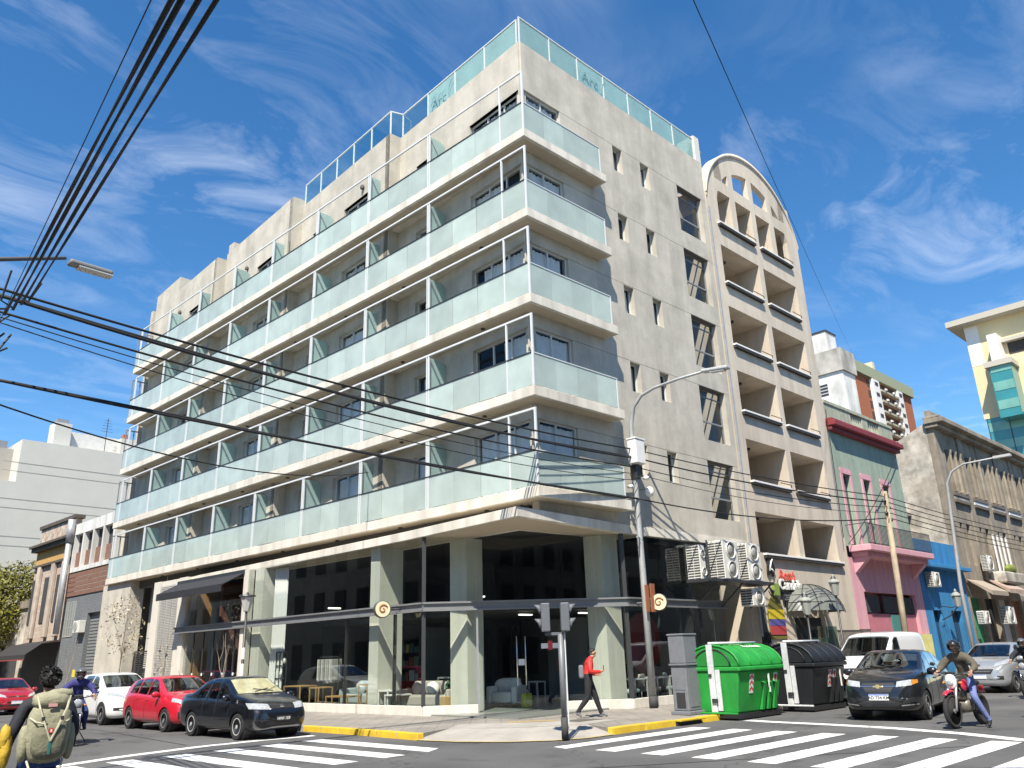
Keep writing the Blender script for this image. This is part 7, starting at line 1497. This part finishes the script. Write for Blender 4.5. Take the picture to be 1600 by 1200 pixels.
    m.build('cooling_fins', ENG, t); MB().tube([(.26,-.05,.60),(.36,-.08,.45),(.2,-.12,.25),(-.3,-.15,.30),(-.75,-.17,.50)], [.022,.022,.022,.035,.045], 10).build('exhaust', CHROME, t, True)
    for pts in (([(xf-.27,0,zt-.06),(.25,0,.74),(.18,0,.30),(-.25,0,.30),(-.35,0,.72),(xf-.27,0,zt-.1)]), ([(-.2,.09,.36),(xr,.09,rr_)]), ([(-.2,-.09,.36),(xr,-.09,rr_)]), ([(-.30,0,.78),(-.80,0,.84)])): MB().tube(pts, .02, 6).build('frame_tube', BLACK, t)
    m = MB(); rows = [[(-.52-.36*u,.07*(2*v-1),.80+.02*math.sin(u*3)-.16*u*u) for v in np.linspace(0,1,5)] for u in np.linspace(0,1,7)]; m.grid(rows,7,5); o = m.build('rear_fender', P1 if kind == 'enduro' else BLACK, t, True); o.modifiers.new('s','SOLIDIFY').thickness = .006
    part('tail_light', MATS['tail_red'], t, (-.86,-.82,-.06,.06,.72,.79), bevel=.01)
    MB().tube([(-.02,.12,.30),(-.06,.30,.02)], .012, 6).build('side_stand', BLACK, t)
    return t
def rider(label, b, jac, trou, hel, foot_down=True, scale=1.0):
    t = thing('person', label, 'person', tuple(b.location), b.rotation_euler.z)
    J = {'pelvis':(-.22,0,.98,.155,.14),'waist':(-.19,0,1.10,.16,.145),'chest':(-.07,0,1.32,.195,.165),'upper':(-.02,0,1.43,.145,.125),'neck':(.03,0,1.50,.055),
     'hipL':(-.18,.10,.95,.10),'kneeL':(.22,.28,.62,.075) if foot_down else (.20,.22,.72,.075),'ankL':(.02,.42,.12,.05) if foot_down else (.02,.22,.42,.05),'toeL':(.20,.46,.045,.038) if foot_down else (.20,.24,.33,.038),
     'hipR':(-.18,-.10,.95,.10),'kneeR':(.22,-.22,.74,.075),'ankR':(.0,-.22,.42,.05),'toeR':(.18,-.24,.34,.038),
     'shL':(-.03,.20,1.41,.10),'elL':(.07,.37,1.20,.085),'wrL':(.27,.345,1.12,.042),'haL':(.335,.34,1.115,.034,.024),'shR':(-.03,-.20,1.41,.10),'elR':(.07,-.37,1.20,.085),'wrR':(.27,-.345,1.12,.042),'haR':(.335,-.34,1.115,.034,.024), **head_joints(.085,0,1.605)}
    E_ = [('pelvis','waist',jac),('waist','chest',jac),('chest','upper',jac),('upper','neck',SKIN)]
    for s in 'LR': E_ += [('pelvis','hip'+s,trou),('hip'+s,'knee'+s,trou),('knee'+s,'ank'+s,trou),('ank'+s,'toe'+s,BLACK),('upper','sh'+s,jac),('sh'+s,'el'+s,jac),('el'+s,'wr'+s,jac),('wr'+s,'ha'+s,SKIN)]
    person_mesh('body', J, E_+HEADE(SKIN), t, [('haL','wrL',(.6,.3,-.6),(0,1,.2),(-.6,0,-.8),SKIN),('haR','wrR',(.6,-.3,-.6),(0,-1,.2),(-.6,0,-.8),SKIN)])
    # open-faced helmet: shell with a cut-out at the front, chin bar and visor edge
    V = []; Fc = []; N, K = 24, 14; c = Vector((.075,0,1.635))
    for i in range(K+1):
        ph = math.pi*.80*i/K
        for k in range(N):
            q = 2*math.pi*k/N; V.append(c+Vector((.155*math.sin(ph)*math.cos(q),.132*math.sin(ph)*math.sin(q),.142*math.cos(ph))))
    for i in range(K):
        for k in range(N):
            q = 2*math.pi*(k+.5)/N; ph = math.pi*.80*(i+.5)/K; front = math.cos(q) > .62
            if front and .42*math.pi < ph < .66*math.pi: continue
            Fc.append((i*N+k,i*N+(k+1)%N,(i+1)*N+(k+1)%N,(i+1)*N+k))
    o = MB().add(V,Fc).build('helmet', hel, t, True); o.modifiers.new('s','SOLIDIFY').thickness = .012
    MB().tube([c+Vector((.155*math.cos(a),.134*math.sin(a),.035)) for a in np.linspace(-.95,.95,9)], .012, 6).build('visor_edge', BLACK, o, True)
    return t
g = onz(1494,1139,RZ); hd_ = R_(172); bk = bike('red and white off-road motorcycle stopped at the line', (g[0]-math.cos(hd_)*.70,g[1]-math.sin(hd_)*.70), hd_, 'enduro', (0.55,0.02,0.05))
OLIVE = pmat('olive_jacket',(0.10,0.085,0.06),.85,var=.2,vscale=8,bump=.5,bscale=14); JEANB = pmat('blue_jeans',(0.13,0.17,0.36),.9,var=.15,vscale=8,bump=.4,bscale=14)
rider('rider in dark olive jacket and blue jeans astride the red motorcycle', bk, OLIVE, JEANB, pmat('helmet_black',(0.015,0.016,0.018),.25,coat=1.0))
g = onz(113,1166,RZ); hd_ = R_(253); bk2 = bike('dark street motorcycle with round headlight coming down the left street', (g[0]-math.cos(hd_)*.70,g[1]-math.sin(hd_)*.70), hd_, 'street', (0.02,0.02,0.03)); 
rider('rider in purple-blue jacket and grey helmet behind the backpack man', bk2, pmat('indigo_jacket',(0.035,0.035,0.16),.8,var=.3,vscale=6,bump=.5,bscale=14), JEAN, pmat('helmet_grey',(0.10,0.105,0.11),.3,coat=1.0), False)
g = onz(1606,1092,RZ); hd_ = R_(180)+TH; bk3 = bike('dark motorcycle cut by the right edge', (g[0]-math.cos(hd_)*.70,g[1]-math.sin(hd_)*.70), hd_, 'street', (0.02,0.02,0.025)); rider('rider in black jacket cut by the right edge', bk3, NAVY, JEAN, MATS['helmet_grey'], False)
P = onr(1432,1000,-4.95); q = rw(13.6,-5.9); v_ = atd(1433,1003,33.0); bk4 = bike('motorcycle hidden behind the grey sedan', (v_[0],v_[1]), R_(180)+TH, 'street', (0.03,0.03,0.03)); rider('rider whose black helmet shows above the grey sedan', bk4, NAVY, JEAN, MATS['helmet_black'], False)
# ------------------------------------------------------------------ overhead cables
CAB_ = pmat('cable_black',(0.012,0.012,0.012),.7)
def wire(label, P_, Q_, sag, r=.012, n=24, twist=0, name='overhead_cable'):
    r *= 1.6
    P_, Q_ = Vector(P_), Vector(Q_); m = MB()
    for k in range(max(1,twist)):
        pts = []
        for i in range(n+1):
            u = i/n; p = P_.lerp(Q_,u)-Vector((0,0,sag*4*u*(1-u)))
            if twist: a = u*9+2*math.pi*k/twist; p = p+Vector((math.cos(a)*r*.8,math.sin(a)*r*.5,math.sin(a)*r*.8))
            pts.append(p)
        m.tube(pts, r, 6)
    o = m.build(name, CAB_, None, True); tag(o, label, 'cable', 'overhead cables'); return o
tp0 = (bx,by-.08)
def onpole(py): return (tp0[0]-.05,tp0[1],onx(990,py,bx)[2])
topP = UP.matrix_basis@Vector((x1,0,p1[2]-.2))
def fromleft(py, D=15.0, px=-30): return atd(px,py,D)
Wl = [('uppermost of the cables from the left edge to the lamp post',442,703,.25,.016,0),('thick twisted cable second from the top, left edge to lamp post',452,716,.30,.02,2),('third cable from the top running to the lamp post',478,731,.30,.014,0),('thin fourth cable running to the lamp post',486,742,.35,.007,0),('thin fifth cable running to the lamp post',494,752,.45,.007,0)]
for lb, y0, y1, sg, r, tw in Wl: wire(lb, fromleft(y0), onpole(y1), sg, r, 30, tw)
wire('thick lower cable that crosses the first-floor balconies', fromleft(588), onpole(781), .12, .016, 30, 2)
wire('low thin cable sagging across the left end of the hotel', fromleft(622,15), onx(575,738,-.05), .55, .010, 30)
for i, (y1, y2) in enumerate(((703,775),(716,782),(731,790),(742,800),(781,812))):
    wire('%s cable from lamp post to the timber pole'%['top','second','third','fourth','lowest'][i], onpole(y1), Vector(topP)+Vector((0,0,-.22*i)), .15+.05*i, (.012,.016,.010,.007,.014)[i], 24)
for i in range(5):
    q = rw(60,-2.4-.1*i,8.5-.35*i); wire('%s cable from the timber pole up the right street'%['top','second','third','fourth','lowest'][i], Vector(topP)+Vector((0,0,-.22*i)), q, .5, .012, 20)
hub = atd(12,478,15.0)
for i, (px, r, tw, lb) in enumerate(((236,.008,0,'thin leftmost overhead line climbing to the top edge'),(268,.020,2,'thick twisted overhead bundle second from the left'),(283,.022,2,'thickest twisted overhead bundle in the middle'),(310,.020,2,'thick twisted overhead bundle fourth from the left'),(338,.018,2,'rightmost overhead bundle climbing to the top edge'))):
    A_ = atd(-6+i*13 if i else -28,500-8*i if i else 560,15.0); B_ = atd(px,0,5.2); v_ = B_-A_; wire(lb, A_, A_+v_*1.6, 0.0, r*.40, 20, tw)
jn = thing('cable_joint', 'tangle of cable joints near the left edge', 'cable joint', tuple(hub)); rnd = random.Random(4)
for i in range(9):
    a = Vector((rnd.uniform(-.4,.3),rnd.uniform(-.3,.3),rnd.uniform(-.7,.5))); b_ = a+Vector((rnd.uniform(-.7,.5),rnd.uniform(-.4,.4),rnd.uniform(-.5,.6))); c_ = (a+b_)/2+Vector((rnd.uniform(-.2,.2),0,-.25)); MB().tube([a,c_,b_], .018, 5).build('loop', CAB_, jn)
wire('single thin line dropping through the sky right of the hotel', atd(1070,-30,8.0), onr(1340,562,62.0)[0]*ER+62.0*NR+np.array([0,0,onr(1340,562,62.0)[2]]), 1.2, .0045, 30)
for i, (a, b_) in enumerate((((1318,840),(1290,640)),((1326,850),(1400,712)))): wire('slack black cord %s the green house front'%['down the left of','across'][i], rw(*onr(*a,.35)), rw(*onr(*b_,.35)), .3, .012, 12)
